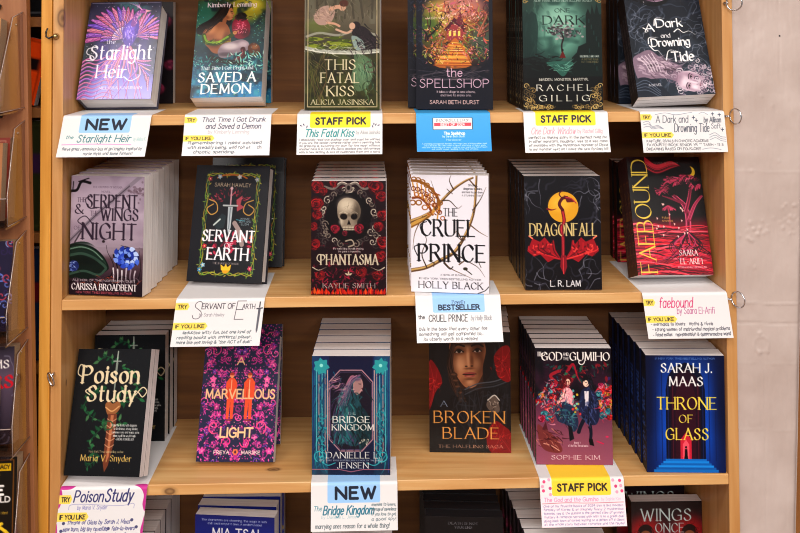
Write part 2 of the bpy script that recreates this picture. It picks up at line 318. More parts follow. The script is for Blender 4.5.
def art_fatal(c):
    q = random.Random(3)
    c.vgrad([(0, '#57503f'), (.2, '#6a6252'), (.35, '#565040'), (.5, '#3f3f28'), (.7, '#37371d'), (1, '#3c401c')])
    c.noise('#7a7868', 10, 3, 4, a=.5, f1=.25); c.noise('#5a5f2c', 8, 8, 14, a=.6, f0=.5); c.noise('#231f14', 6, 9, 24, lo=.5, a=.55, f0=.48)
    for k in range(9): c.line([(.04+k*.12+q.uniform(-.03, .03), 0), (.05+k*.12, .2)], .03, '#4a4335', .7)
    c.ell(.2, .27, .2, .1, '#6f7c38', .6, soft=.5)
    c.poly([(.12, .2), (.2, .11), (.34, .09), (.4, .15), (.34, .24), (.2, .26)], '#b0968a', sm=True)
    c.line([(.34, .12), (.44, .1), (.5, .12)], .05, '#c79f88'); c.ell(.5, .1, .05, .055, '#caa28a'); c.ell(.52, .07, .06, .045, '#5a3426'); c.line([(.3, .24), (.4, .25), (.46, .27)], .03, '#c79f88')
    c.line([(.03, .36), (.2, .33), (.45, .35), (.7, .31), (.95, .35)], .03, '#a8a89c', .8)
    for k in range(14):
        u, f = q.uniform(.08, .6), q.uniform(.36, .46); c.ell(u, f, q.uniform(.05, .1), .022, q.choice(['#6c7a22', '#8a9434', '#525f1c']), ang=q.uniform(-8, 8))
    c.ell(.68, .27, .06, .06, '#2a1e22'); c.poly([(.62, .28), (.8, .28), (.95, .4), (.98, .5), (.7, .5), (.66, .4)], '#2b2026', sm=True); c.ell(.63, .27, .04, .045, '#c9a893')
    c.poly([(.62, .36), (.74, .38), (.8, .46), (.68, .48)], '#8d9c98', sm=True); c.line([(.42, .3), (.55, .33), (.62, .31)], .028, '#c9a893')
    c.line([(.02, .46), (.2, .49), (.45, .5), (.7, .5), (.98, .485)], .045, '#a5a79c'); c.line([(.02, .475), (.3, .505), (.7, .515), (.98, .5)], .014, '#d8d8cc')
    c.poly([(.66, .52), (.8, .53), (.9, .62), (.86, .78), (.7, .84), (.62, .72), (.66, .6)], '#6c8a6c', .7, sm=True); c.ell(.78, .68, .1, .16, '#8aa888', .4, soft=.6)
    for k in range(16): c.line([(q.uniform(.04, .35), q.uniform(.5, .6)), (q.uniform(.04, .3), q.uniform(.65, .75)), (q.uniform(.06, .4), .95)], .012, q.choice(['#6d6a3c', '#2a2614', '#7a6048']), .5)
    spiral(c, .86, .62, .1, '#54403a', .014); spiral(c, .85, .8, .09, '#3d4a30', .014, a0=2)
    for a, w in ((.045, .012),): 
        c.line([(a, -.1), (a, .975), (1-a, .975), (1-a, -.1)], w, '#b9ab8c', sm=False)
    for x in (0, 1): c.line([(x, 0), (x, 1)], .022, '#8a8272', sm=False)
    col = '#ded4b8'
    c.text('THIS', .27, .67, .565, .65, col); c.text('FATAL', .22, .72, .68, .765, col); c.text('KISS', .3, .65, .795, .88, col)
    c.text('ALICIA JASINSKA', .09, .91, .912, .955, col, wt=.14)

def art_spell(c):
    q = random.Random(4)
    c.vgrad([(0, '#20202e'), (.6, '#1c1f2d'), (1, '#1a1c2a')])
    c.ell(.5, .34, .5, .5, '#6a4a34', 1, soft=.25); c.ell(.5, .3, .4, .38, '#b07a48', .9, soft=.4)
    c.ell(.3, .2, .2, .22, '#c8a852', .9, soft=.5); c.ell(.62, .12, .26, .16, '#d49a80', .8, soft=.5); c.ell(.18, .3, .14, .2, '#5f7a3a', .9, soft=.5); c.ell(.8, .38, .18, .24, '#4c5c40', .9, soft=.5)
    c.noise('#3c2c24', 13, 13, 7, lo=.5, hi=.75, a=.8, f1=.62, u0=.06); c.noise('#e9b25a', 17, 17, 8, lo=.6, hi=.8, a=.8, f0=.1, f1=.58, u0=.12, u1=.9); c.noise('#a84a5a', 15, 15, 18, lo=.62, hi=.8, a=.7, f0=.02, f1=.5, u0=.1, u1=.95)
    c.poly([(.38, .3), (.5, .2), (.62, .3), (.62, .42), (.38, .42)], '#9c4a44'); c.poly([(.35, .31), (.5, .19), (.65, .31), (.6, .31), (.5, .235), (.4, .31)], '#6e2f38')
    for k in range(4): c.poly([(.41+k*.055, .33), (.44+k*.055, .33), (.44+k*.055, .38), (.41+k*.055, .38)], '#f4c868')
    c.poly([(.47, .42), (.53, .42), (.66, .62), (.24, .62)], '#d99242', .9)
    for k in range(12): c.line([(.46-k*.016, .43+k*.016), (.56+k*.01, .435+k*.016)], .008, '#f6dc7a', .8)
    for s in (0, 1):
        for k in range(9):
            u = .12 if s == 0 else .88; p = [(u+q.uniform(-.05, .05), .3+.1*q.random())]
            an = -pi/2
            for m in range(5): an += q.uniform(-.9, .9); p.append((p[-1][0]+cos(an)*.08, p[-1][1]+sin(an)*.05))
            c.line(p, .022, q.choice(['#7a3c34', '#3a2a26', '#a05a40']), .9, taper=True)
    for k in range(220): c.ell(q.gauss(.5, .2), q.gauss(.32, .13), q.uniform(.004, .014), .006, q.choice(['#f0d060', '#e87a58', '#9ab04c', '#f2a4a0', '#5a7a5a', '#fff0c0', '#c65a78']), .8, ang=q.random()*180)
    c.vgrad([(.0, '#1c1f2d'), (1, '#1c1f2d')], f0=.64)
    c.noise('#55463c', 12, 12, 33, lo=.55, a=.6, f0=.62, f1=.72)
    for k in range(16): c.line([(q.random(), .66), (q.random(), .72), (q.random(), .75)], .005, '#6a6a80', .4)
    c.text('A NOVEL FROM A BELOVED STORYTELLER', .1, .9, .008, .03, '#d8b8b0', 'sans', .14)
    c.text('the', .4, .6, .645, .715, '#eecadc', 'sans', .1); c.text('SPELLSHOP', .05, .95, .735, .812, '#f0cede', 'sans', .085)
    c.text('It takes a village to save a home,', .27, .77, .836, .858, '#e8d0d0', 'sans', .15); c.text('and love to make one.', .32, .72, .866, .888, '#e8d0d0', 'sans', .15)
    c.text('SARAH BETH DURST', .16, .83, .918, .955, '#ecc8c0', 'sans', .13)

def art_window(c):
    q = random.Random(5)
    c.vgrad([(0, '#41544f'), (.2, '#35504a'), (.5, '#223c3a'), (.7, '#12191b'), (1, '#0c0d10')])
    c.ell(.5, .33, .34, .36, '#8fb8a6', .9, soft=.7); c.ell(.5, .25, .2, .2, '#bcd8c8', .6, soft=.8)
    c.noise('#22403c', 5, 7, 9, lo=.5, hi=.8, a=.5, f1=.6)
    c.poly([(.02, .2), (.1, .17), (.16, .2), (.2, .16), (.2, .56), (.02, .6)], '#24403c', .9)
    c.poly([(.84, .12), (.86, .2), (.88, .12), (.91, .2), (.95, .1), (.98, .2), (1.1, .2), (1.1, .72), (.6, .72), (.62, .52), (.7, .5), (.72, .44), (.82, .42)], '#162826')
    c.ell(.86, .12, .03, .05, '#162826'); c.poly([(-.02, .58), (.3, .56), (.42, .6), (.5, .72), (-.02, .75)], '#11191a')
    c.poly([(.3, .6), (.62, .6), (.56, .67), (.5, .72), (.4, .67)], '#55897c', .9, sm=True)
    c.line([(.5, .54), (.49, .46), (.51, .4), (.48, .34)], .02, '#2c2024')
    for k in range(34): c.ell(.5+q.gauss(0, .1), .335+q.gauss(0, .035), q.uniform(.02, .045), .02, q.choice(['#6d646a', '#8f868a', '#52484e', '#a49a9c']), .8)
    c.poly([(.46, .57), (.5, .5), (.54, .57)], '#7a2a24'); c.ell(.5, .5, .014, .016, '#1c1214')
    c.vgrad([(.7, '#101215'), (1, '#0c0c10')], f0=.73)
    g = '#b49a66'
    for s in (0, 1):
        x = lambda u: u if s == 0 else 1-u
        for k in range(9):
            spiral(c, x(.05+.035*(k % 3)), .8+.025*k, .045, g, .012, 1.1, a0=k*1.3, d=1 if k % 2 else -1)
            spiral(c, x(.04+.033*k), .975-.012*(k % 2), .035, g, .011, 1.0, a0=k*2.1)
        for k in range(4): spiral(c, x(.04+.03*k), .02+.02*(3-k), .035, g, .012, 1.0, a0=k)
        c.line([(x(.02), .76), (x(.06), .84), (x(.03), .95), (x(.35), .985)], .01, g)
    c.text('NEW YORK TIMES BESTSELLING SERIES', .15, .88, .073, .092, '#c8d4cc', 'serif', .14)
    c.text('ONE', .4, .6, .135, .17, '#22302f', wt=.15); c.text('DARK', .26, .78, .195, .27, '#1c2a2a', wt=.16); c.text('WINDOW', .29, .74, .315, .35, '#22302f', wt=.15)
    c.text('IRRESISTIBLE AND DARK', .72, .96, .535, .55, '#d8dcd4', 'sans', .16); c.text('A GOTHIC TALE', .74, .95, .56, .575, '#b8a074', 'sans', .14); c.text('NOT TO BE MISSED', .74, .95, .585, .6, '#9a8a64', 'sans', .14)
    c.text('MAIDEN. MONSTER. MARTYR.', .19, .83, .728, .752, '#e8e6dc', 'sans', .17)
    c.text('RACHEL', .16, .87, .785, .838, '#eceae0', wt=.17); c.text('GILLIG', .19, .84, .872, .925, '#eceae0', wt=.17)

def art_tide(c):
    q = random.Random(6)
    c.vgrad([(0, '#262c3a'), (.5, '#272f3c'), (1, '#2c3644')])
    c.noise('#4a5464', 4, 5, 2, a=.5)
    smoke(c, q, 22, '#8a90a0', .02, 1, .05, .98, .02, .45, .08); smoke(c, q, 12, '#c0c0cc', .7, 1, .3, .95, .01, .35, .06)
    c.ell(.42, .06, .17, .15, '#15171f'); face(c, .42, .04, .155, 78, '#b9a3b2', '#2a1e2a', '#6a2a3c')
    c.poly([(.14, -.01), (.3, .0), (.33, .06), (.24, .1), (.18, .06)], '#0e0f15', sm=True)
    for k in range(7): leaf(c, q.uniform(.5, .8), q.uniform(.02, .16), .1, q.uniform(0, 360), q.choice(['#e4e0e0', '#b8b4bc']), .8, .4)
    c.poly([(.02, .62), (.2, .56), (.4, .66), (.62, .72), (.6, .86), (.3, .8), (.1, .86)], '#a694a4', .95, sm=True)
    for k in range(4): c.line([(.12+k*.04, .6+.02*k), (.2+k*.035, .7), (.22+k*.03, .78)], .012, '#d6c6d0', .7)
    c.poly([(-.02, .84), (.14, .82), (.3, .92), (.42, 1.02), (-.02, 1.02)], '#222a38', sm=True); c.line([(.02, .88), (.14, .86), (.28, .95)], .012, '#7b8494', .8)
    for k in range(46): spiral(c, .76+q.gauss(0, .14), .87+q.gauss(0, .06), .05, q.choice(['#b8a8b4', '#d8ccd4', '#8c7c8c']), .014, 1, a0=q.random()*6, a=.9)
    face(c, .74, .87, .17, -72, '#d2bdca', '#4a3444', '#8a3a50')
    for k in range(14): spiral(c, .86+q.gauss(0, .05), .8+q.gauss(0, .07), .04, '#d6cad2', .012, 1, a0=q.random()*6, a=.9)
    w = '#f4f2f2'
    c.text('A', .22, .345, .315, .395, w, 'black', .2); c.text('Dark', .38, .73, .275, .36, w, 'black', .2)
    c.text('and', .42, .54, .415, .46, w, 'black', .17); c.text('Drowning', .27, .79, .46, .54, w, 'black', .2); c.text('Tide', .5, .81, .59, .685, w, 'black', .2)
    for p in ([(.6, .4), (.68, .375), (.75, .41), (.82, .42), (.9, .45)], [(.25, .52), (.3, .56), (.36, .58), (.42, .62)], [(.2, .36), (.28, .4), (.2, .42)], [(.33, .33), (.38, .26), (.5, .27)], [(.22, .5), (.25, .44), (.36, .45)], [(.42, .66), (.48, .57), (.6, .585)]): c.line(p, .014, w, taper=True)
    c.text('A NOVEL', .16, .33, .885, .905, '#e8e4e8', 'sans', .14)

def art_serpent(c):
    q = random.Random(8)
    c.vgrad([(0, '#a597a6'), (.3, '#b9abb8'), (.6, '#a798a4'), (.75, '#6a5560'), (.9, '#33222e'), (1, '#2a1a26')])
    c.noise('#8a7a8a', 5, 6, 3, a=.4, f1=.6)
    for k in range(26): c.ell(q.gauss(.9, .07), q.gauss(.12, .04), q.uniform(.01, .03), .015, '#6a5560', .5)
    c.line([(-.02, .56), (.35, .33), (.8, .08), (.95, .0)], .05, '#8f8490'); c.line([(-.02, .56), (.35, .33), (.8, .08)], .014, '#5a4e5a'); c.line([(.03, .6), (.15, .47)], .02, '#4a3e48')
    c.line([(.0, .13), (.08, .12), (.14, .05), (.26, .06)], .035, '#171018'); c.line([(.1, .05), (.24, .02)], .014, '#171018'); c.line([(.02, .13), (.03, .05)], .012, '#171018')
    c.poly([(0, .6), (.25, .56), (.5, .68), (.62, .78), (.3, .86), (0, .84)], '#16261f', sm=True)
    c.line([(0, .62), (.25, .6), (.45, .68), (.56, .78), (.3, .82), (.0, .8)], .05, '#2c4a3a'); c.line([(.05, .68), (.25, .66), (.42, .74), (.2, .77)], .03, '#48685a'); c.line([(0, .635), (.25, .615), (.45, .7)], .01, '#7a9484', .7)
    c.ell(.05, .76, .07, .07, '#3a4a86'); c.ell(.04, .75, .035, .035, '#8090c8')
    c.ell(.78, .68, .17, .13, '#2a3a80')
    for k in range(22): spiral(c, .78+q.gauss(0, .08), .68+q.gauss(0, .035), .05, q.choice(['#3f5cc0', '#6f8ee0', '#a8bcec', '#243274', '#dce4f8']), .016, .8, a0=q.random()*6)
    for p in ([(.6, .8), (.7, .78), (.8, .84), (.95, .86), (.98, .95)], [(.5, .6), (.6, .68), (.58, .8), (.66, .92)], [(.95, .6), (.97, .75), (.92, .82)], [(.0, .86), (.2, .84), (.4, .9), (.7, .9)]): c.line(p, .018, '#140c14', taper=True)
    for k in range(5): c.line([(.6+k*.07, .78), (.61+k*.07, .86), (.6+k*.07, .9+.02*(k % 2))], .022, '#d8ccd4', .8, taper=True)
    for p in ([(.42, .9), (.5, .82), (.62, .86)], [(.3, .9), (.4, .86), (.5, .92)]): c.line(p, .015, '#a8543c')
    c.ell(.46, .55, .02, .018, '#201418')
    t = '#3a2c3c'
    c.text('THE CROWNS OF NYAXIA', .3, .7, .085, .1, '#6a5a6a', 'serif', .13); c.text('NOVEL', .42, .54, .125, .14, '#6a5a6a', 'serif', .13)
    c.text('THE', .09, .2, .185, .222, '#5c4c5c', wt=.13); c.text('SERPENT', .23, .91, .16, .265, t, wt=.16); c.line([(.27, .17), (.2, .2), (.25, .27), (.36, .27)], .012, t)
    c.text('&', .06, .17, .24, .32, t, wt=.15); c.text('THE', .27, .37, .295, .335, '#5c4c5c', wt=.13); c.text('WINGS', .42, .92, .275, .37, t, wt=.16)
    c.text('OF', .05, .14, .425, .455, '#5c4c5c', wt=.13); c.text('NIGHT', .17, .9, .40, .53, t, wt=.16); c.line([(.17, .42), (.1, .38), (.2, .34), (.3, .4)], .012, t)
    c.text('AUTHOR OF THE NIGHTBORN DUET', .05, .9, .868, .885, '#d8ccd0', 'sans', .14); c.text('CARISSA BROADBENT', .04, .92, .905, .955, '#f2ecec', wt=.17)
    c.text('NEW YORK TIMES BESTSELLING AUTHOR', .1, .86, .97, .985, '#d06a78', 'sans', .15)

def art_servant(c):
    q = random.Random(9)
    c.vgrad([(0, '#1e1f2a'), (1, '#16161f')])
    B = (.17, .86, .08, .93)
    c.line([(.24, .2), (.24, .82), (.8, .82), (.8, .2)], .008, '#6a6a4a', sm=False, a=.0)
    for s in (0, 1):
        u = B[s]
        for wd, col, ph in ((.014, '#6c8a3c', 0), (.011, '#b0a03e', 2), (.01, '#4a6a4a', 4)):
            c.line([(u+.02*sin(k*1.4+ph), B[2]+(B[3]-B[2])*k/16) for k in range(17)], wd, col, a=.95)
        for k in range(30): leaf(c, u+q.uniform(-.025, .025), B[2]+(B[3]-B[2])*q.random(), .045, q.uniform(0, 360), q.choice(['#7d9c3a', '#4d7040', '#b8ae48', '#8e9c50']), .9)
    for f in (B[2], B[3]):
        for wd, col, ph in ((.014, '#8a9a3c', 0), (.01, '#b0a03e', 2)):
            c.line([(B[0]+(B[1]-B[0])*k/12, f+.012*sin(k*1.7+ph)) for k in range(13)], wd, col)
        for k in range(16): leaf(c, q.uniform(B[0], B[1]), f+q.uniform(-.015, .015), .045, q.uniform(0, 360), q.choice(['#7d9c3a', '#b8ae48', '#56743a']), .9)
    c.line([(.3, .11), (.4, .085), (.6, .085), (.7, .11)], .02, '#b8722e'); 
    for u, f, col in ((.2, .12, '#a83c50'), (.84, .12, '#a8b4c0'), (.2, .86, '#9cc0d0'), (.16, .9, '#4a8cb0'), (.83, .88, '#c84a70'), (.2, .7, '#c83c4c'), (.82, .62, '#c86040'), (.33, .1, '#a8c0d0'), (.6, .1, '#d0d4d8')): flower(c, u, f, .035, col)
    c.ell(.51, .895, .05, .045, '#d9a52c'); c.poly([(.45, .9), (.44, .85), (.49, .875), (.51, .84), (.53, .875), (.58, .85), (.57, .9)], '#f0c23c')
    for k in range(46):
        a = q.random()*pi; r = q.uniform(.1, .26); leaf(c, .51+cos(a)*r, .33-sin(a)*r*.55/c.A-.02, .05, math.degrees(-a)+q.uniform(-50, 50), q.choice(['#6e2436', '#9c3048', '#4a1c2c', '#c25a6c']), .9)
    for k in range(40): leaf(c, q.uniform(.26, .8), q.uniform(.6, .76), .07, q.uniform(0, 360), q.choice(['#a01c44', '#7a1838', '#c83a5c', '#54122c']), .9, .5)
    for s in (-1, 1):
        c.line([(.51+s*.3, .3), (.51+s*.2, .33), (.51+s*.18, .4), (.51+s*.26, .43), (.51+s*.32, .38), (.51+s*.24, .34)], .014, '#c9a25a')
    c.poly([(.58, .3), (.66, .26), (.64, .34), (.7, .36), (.6, .4)], '#c8606c', .9)
    c.poly([(.3, .5), (.4, .42), (.46, .44), (.44, .54), (.34, .56)], '#2d3a40'); c.line([(.3, .52), (.38, .47)], .02, '#c8d0cc'); c.line([(.58, .5), (.66, .58), (.7, .68)], .06, '#c9b4ae', .8)
    c.line([(.505, .2), (.505, .34)], .02, '#c8a0a8', sm=False); c.ell(.505, .2, .02, .02, '#d8b8bc'); c.line([(.41, .35), (.6, .35)], .02, '#c4c8c8', sm=False)
    c.poly([(.475, .36), (.54, .36), (.53, .54), (.507, .6), (.485, .54)], '#bfc6ca'); c.line([(.507, .37), (.507, .55)], .012, '#7d8890', sm=False)
    c.line([(.6, .47), (.72, .48)], .008, '#4aa0b0'); 
    w = '#f2eef0'
    c.text('SARAH HAWLEY', .27, .76, .155, .185, '#c9b8a0', 'sans', .14)
    c.text('INTENSE,', .66, .78, .455, .47, '#b0c4c8', 'sans', .14); c.text('SEXY, AND', .64, .8, .478, .493, '#b0c4c8', 'sans', .14); c.text('LUSH', .67, .77, .5, .515, '#b0c4c8', 'sans', .14)
    c.text('SERVANT', .17, .86, .565, .655, w, wt=.19); 
    c.text('OF', .47, .58, .672, .71, w, wt=.17); c.text('EARTH', .25, .79, .715, .81, w, wt=.19); c.text('THE SHARDS OF MAGIC', .33, .68, .835, .85, '#c8b8b0', 'sans', .14)

def art_phantasma(c):
    q = random.Random(10)
    c.vgrad([(0, '#2c1220'), (1, '#2a0e1e')])
    c.ell(.5, .32, .33, .36, '#0f0a12')
    g = '#b4a698'
    for s in (-1, 1):
        for k in range(13):
            a = radians(-88+k*14); u, f = .5+s*cos(a)*.37, .32+sin(a)*.38/c.A
            spiral(c, u, f, .065, q.choice([g, '#877a74', '#d0c4b4']), .018, 1.1, a0=q.random()*6, d=s)
        for k in range(5): spiral(c, .5+s*(.33+.03*(k % 2)), .4+k*.035, .06, g, .015, 1.2, a0=k, d=s)
        c.line([(.5, .04), (.5+s*.12, .02), (.5+s*.2, .07), (.5+s*.34, .04)], .03, g)
    c.ell(.5, .06, .05, .06, '#8a7c78'); c.ell(.5, .06, .025, .03, '#2a1a20')
    for u, f, r in ((.1, .06, .1), (.08, .22, .11), (.1, .3, .07), (.88, .06, .12), (.93, .14, .08), (.95, .32, .08), (.9, .42, .07), (.05, .58, .08), (.95, .56, .09), (.93, .68, .08), (.3, .02, .06), (.7, .02, .06)): rose(c, u, f, r)
    for k in range(90): leaf(c, q.random(), q.uniform(.72, .99), .05, q.uniform(0, 360), q.choice(['#5a1024', '#85183a', '#3c0a1c', '#aa2846']), .9, .5)
    for u, f, r in ((.67, .8, .08), (.88, .83, .07), (.12, .82, .07), (.3, .9, .05)): rose(c, u, f, r)
    for k in range(38): leaf(c, k/37, 1.0, q.uniform(.06, .13), q.uniform(-110, -70), q.choice(['#e2401c', '#f0702a', '#c8241c']), .9, .5)
    c.ell(.5, .27, .17, .2, '#b5aa9a', ang=0); c.ell(.44, .22, .1, .1, '#d8cfbf', .8, soft=.6)
    c.poly([(.36, .34), (.64, .34), (.61, .47), (.55, .51), (.45, .51), (.4, .47)], '#9a8e80', sm=True)
    c.ell(.42, .335, .05, .045, '#1c1214'); c.ell(.58, .335, .05, .045, '#1c1214'); c.poly([(.5, .36), (.53, .41), (.47, .41)], '#1c1214')
    for k in range(7): c.line([(.42+k*.027, .43), (.42+k*.027, .47)], .012, '#d4cab8', sm=False)
    c.line([(.4, .45), (.62, .45)], .006, '#3a2a26', sm=False)
    rose(c, .31, .42, .075, ('#5a1022', '#9c2038', '#c84860')); rose(c, .64, .43, .08, ('#5a1022', '#9c2038', '#c84860')); c.line([(.45, .53), (.55, .52), (.58, .56), (.5, .58)], .02, '#a89c8c')
    c.text('For each thing she calls wanting,', .3, .7, .588, .603, '#e0d8d0', 'sans', .15); c.text('the game is impossible.', .36, .66, .612, .627, '#e0d8d0', 'sans', .15)
    t = '#cfc4ae'
    c.text('PHANTASMA', .12, .9, .645, .735, t, wt=.18); c.line([(.14, .65), (.08, .68), (.13, .74)], .014, t); c.line([(.02, .77), (.1, .79), (.2, .765)], .014, t, taper=True); c.line([(.98, .77), (.9, .79), (.8, .765)], .014, t, taper=True)
    for a in (-60, 0, 60): leaf(c, .5, .83, .07, a-90, '#c8b8a0', 1, .4)
    c.line([(.42, .83), (.5, .845), (.58, .83)], .012, '#c8b8a0')
    c.text('KAYLIE SMITH', .15, .86, .895, .94, '#c2b6ac', wt=.15)

def art_cruel(c):
    q = random.Random(11)
    c.vgrad([(0, '#e6e3ea'), (1, '#e9e6ec')])
    br = ('#6e5238', '#a07c4c', '#4a3628')
    def branch(p, w): c.line(p, w, br[0], taper=False, wd2=w*.5); c.line([(u-.006, f-.004) for u, f in p], w*.45, '#c8a872', wd2=w*.2); 
    branch([(0, .82), (.2, .79), (.4, .72), (.55, .66), (.66, .56), (.76, .42), (.82, .28), (.84, .1), (.85, .0)], .05)
    branch([(0, .4), (.15, .36), (.3, .3), (.4, .22), (.55, .12), (.7, .05), (.8, .02)], .045)
    for p in ([(.4, .22), (.5, .22), (.6, .28), (.66, .26)], [(.55, .12), (.5, .05), (.52, .0)], [(.55, .66), (.7, .72), (.86, .78), (.95, .86)], [(.4, .72), (.5, .79), (.66, .84), (.8, .88)], [(.66, .56), (.6, .48), (.56, .5)], [(.82, .28), (.9, .2), (.97, .1)], [(.76, .42), (.88, .48), (.99, .52)], [(.15, .36), (.05, .5), (.02, .64)], [(.2, .79), (.14, .68), (.2, .56), (.15, .5)], [(.3, .3), (.34, .22), (.26, .05)], [(.7, .72), (.62, .76)], [(.84, .1), (.76, .04)]): c.line(p, .016, q.choice(br[::2]), taper=True)
    for k in range(26): 
        u, f = q.choice([(.66, .56), (.8, .3), (.3, .75), (.5, .68), (.5, .14), (.9, .78), (.85, .1)]); c.line([(u, f), (u+q.uniform(-.06, .06), f+q.uniform(-.05, .05))], .008, '#4a3a30')
    # crown
    gd = '#966428'
    c.line([(.0, .05), (.12, .06), (.26, .12), (.36, .22), (.36, .32)], .035, gd); c.line([(.02, .2), (.12, .2), (.22, .26), (.28, .34)], .03, '#8a4c2a')
    for k in range(7):
        t = k/6; u0, f0 = .02+.34*t, .07+.2*t*t; c.line([(u0, f0), (u0-.02+.05*(1-t), f0+.11)], .018, '#c89648', sm=False)
        c.ell(u0+.015, f0-.03, .032, .028, gd, ring=.014); c.ell(u0+.01, f0+.05, .026, .026, '#7a3c26', ring=.012)
        c.ell(u0+.05, f0+.1, .026, .024, '#a8632e', ring=.012)
    c.ell(.02, .24, .035, .03, gd, ring=.016); c.ell(.1, .24, .035, .03, gd, ring=.016); c.ell(.18, .28, .035, .03, '#a87038', ring=.014)
    c.line([(.0, .44), (.1, .4), (.2, .37), (.3, .31)], .06, '#c8a05a', wd2=.03); c.line([(.0, .45), (.12, .41), (.28, .33)], .018, '#8a6232')
    for k in range(30): c.line([(u:=q.uniform(.18, .36), f:=q.uniform(.14, .34)), (u+.02, f+.01)], .012, q.choice(['#6a2e1e', '#9c5428', '#c98a44']))
    k = '#1c1a20'
    c.text('Sharp,', .74, .86, .075, .092, '#3a383e', 'sans', .14); c.text('dangerous to desire,', .68, .92, .105, .122, '#3a383e', 'sans', .14); c.text('and hard to put down.', .66, .93, .135, .15, '#3a383e', 'sans', .13); c.text('A STUNNING START', .66, .92, .165, .178, '#6a686e', 'sans', .12)
    c.text('THE', .42, .6, .285, .35, k, wt=.12); c.text('CRUEL', .14, .82, .385, .52, k, wt=.15); c.text('PRINCE', .1, .95, .595, .735, k, wt=.16)
    c.line([(.2, .4), (.12, .43), (.14, .5)], .012, k); c.line([(.12, .6), (.04, .62), (.08, .69)], .012, k); c.line([(.42, .75), (.5, .8), (.54, .78)], .012, k)
    c.text('A NOVEL OF ELFHAME', .38, .7, .845, .857, '#5a585e', 'sans', .13); c.text('#1 NEW YORK TIMES BESTSELLING AUTHOR', .1, .9, .878, .892, '#4a484e', 'sans', .13)
    c.text('HOLLY BLACK', .1, .92, .91, .965, '#26242a', wt=.15); c.ell(.7, .795, .03, .02, '#3c382c'); c.line([(.7, .8), (.78, .84)], .012, '#3c382c'); c.line([(.86, 1.0), (.95, .975), (1, .94)], .01, k)

def art_dragon(c):
    q = random.Random(12)
    c.vgrad([(0, '#15151f'), (1, '#100f18')])
    for u0, u1, f0, f1 in ((.0, .3, .02, .22), (.72, 1, .02, .2), (0, .3, .78, .98), (.7, 1, .78, .98), (.9, 1, .2, .4)): smoke(c, q, 6, '#82828c', u0, u1, f0, f1, .013, .75, .07); smoke(c, q, 5, '#40404c', u0, u1, f0, f1, .03, .6, .06)
    c.ell(.51, .275, .2, .2, '#d9a634'); c.noise('#f0cc66', 9, 9, 3, a=.0); c.ell(.47, .24, .12, .1, '#eec458', .7, soft=.6)
    r, d = '#a01c2c', '#5c1020'
    for s in (-1, 1):
        c.poly([(.5+s*.02, .74), (.5+s*.1, .65), (.5+s*.12, .56), (.5+s*.16, .6), (.5+s*.24, .54), (.5+s*.3, .58), (.5+s*.4, .55), (.5+s*.43, .6), (.5+s*.47, .66), (.5+s*.38, .71), (.5+s*.3, .69), (.5+s*.2, .76), (.5+s*.12, .73)], r)
        for k in range(6): c.line([(.5+s*.05, .73), (.5+s*(.12+k*.06), .66), (.5+s*(.14+k*.062), .57+.01*k)], .014, q.choice(['#e04a48', d, '#c02c38']), .9)
        for k in range(22): c.ell(.5+s*q.uniform(.12, .42), q.uniform(.6, .7), .02, .01, q.choice(['#e85a50', d, '#78142a']), .8, ang=q.random()*180)
        c.line([(.5+s*.4, .55), (.5+s*.44, .53)], .02, '#f08a70')
    c.line([(.5, .3), (.52, .4), (.48, .46), (.5, .55), (.5, .7)], .045, '#7c1c2c'); c.line([(.5, .3), (.52, .4), (.48, .46), (.5, .55), (.5, .72)], .015, '#c8404a')
    c.poly([(.47, .7), (.54, .7), (.55, .8), (.51, .87), (.46, .8)], '#8a1f30'); c.line([(.5, .72), (.5, .86)], .01, '#d84c50')
    c.line([(.5, .3), (.46, .25), (.5, .2), (.56, .19)], .04, '#5c1828'); c.poly([(.52, .17), (.6, .19), (.66, .23), (.56, .235)], '#6e1c2c'); c.line([(.55, .19), (.62, .2), (.68, .24)], .014, '#b8404c'); c.line([(.5, .2), (.46, .16), (.5, .13)], .014, '#5c1828'); c.line([(.3, .29), (.36, .3), (.42, .29)], .025, '#7c1c2c', taper=True)
    t = '#d8c48e'
    c.text('DRAGONFALL', .07, .94, .42, .525, t, wt=.13); c.line([(.5, .42), (.5, .53)], .02, '#8a2030', .9)
    c.text('L. R. LAM', .33, .72, .92, .97, '#e8e6e8', 'sans', .15)

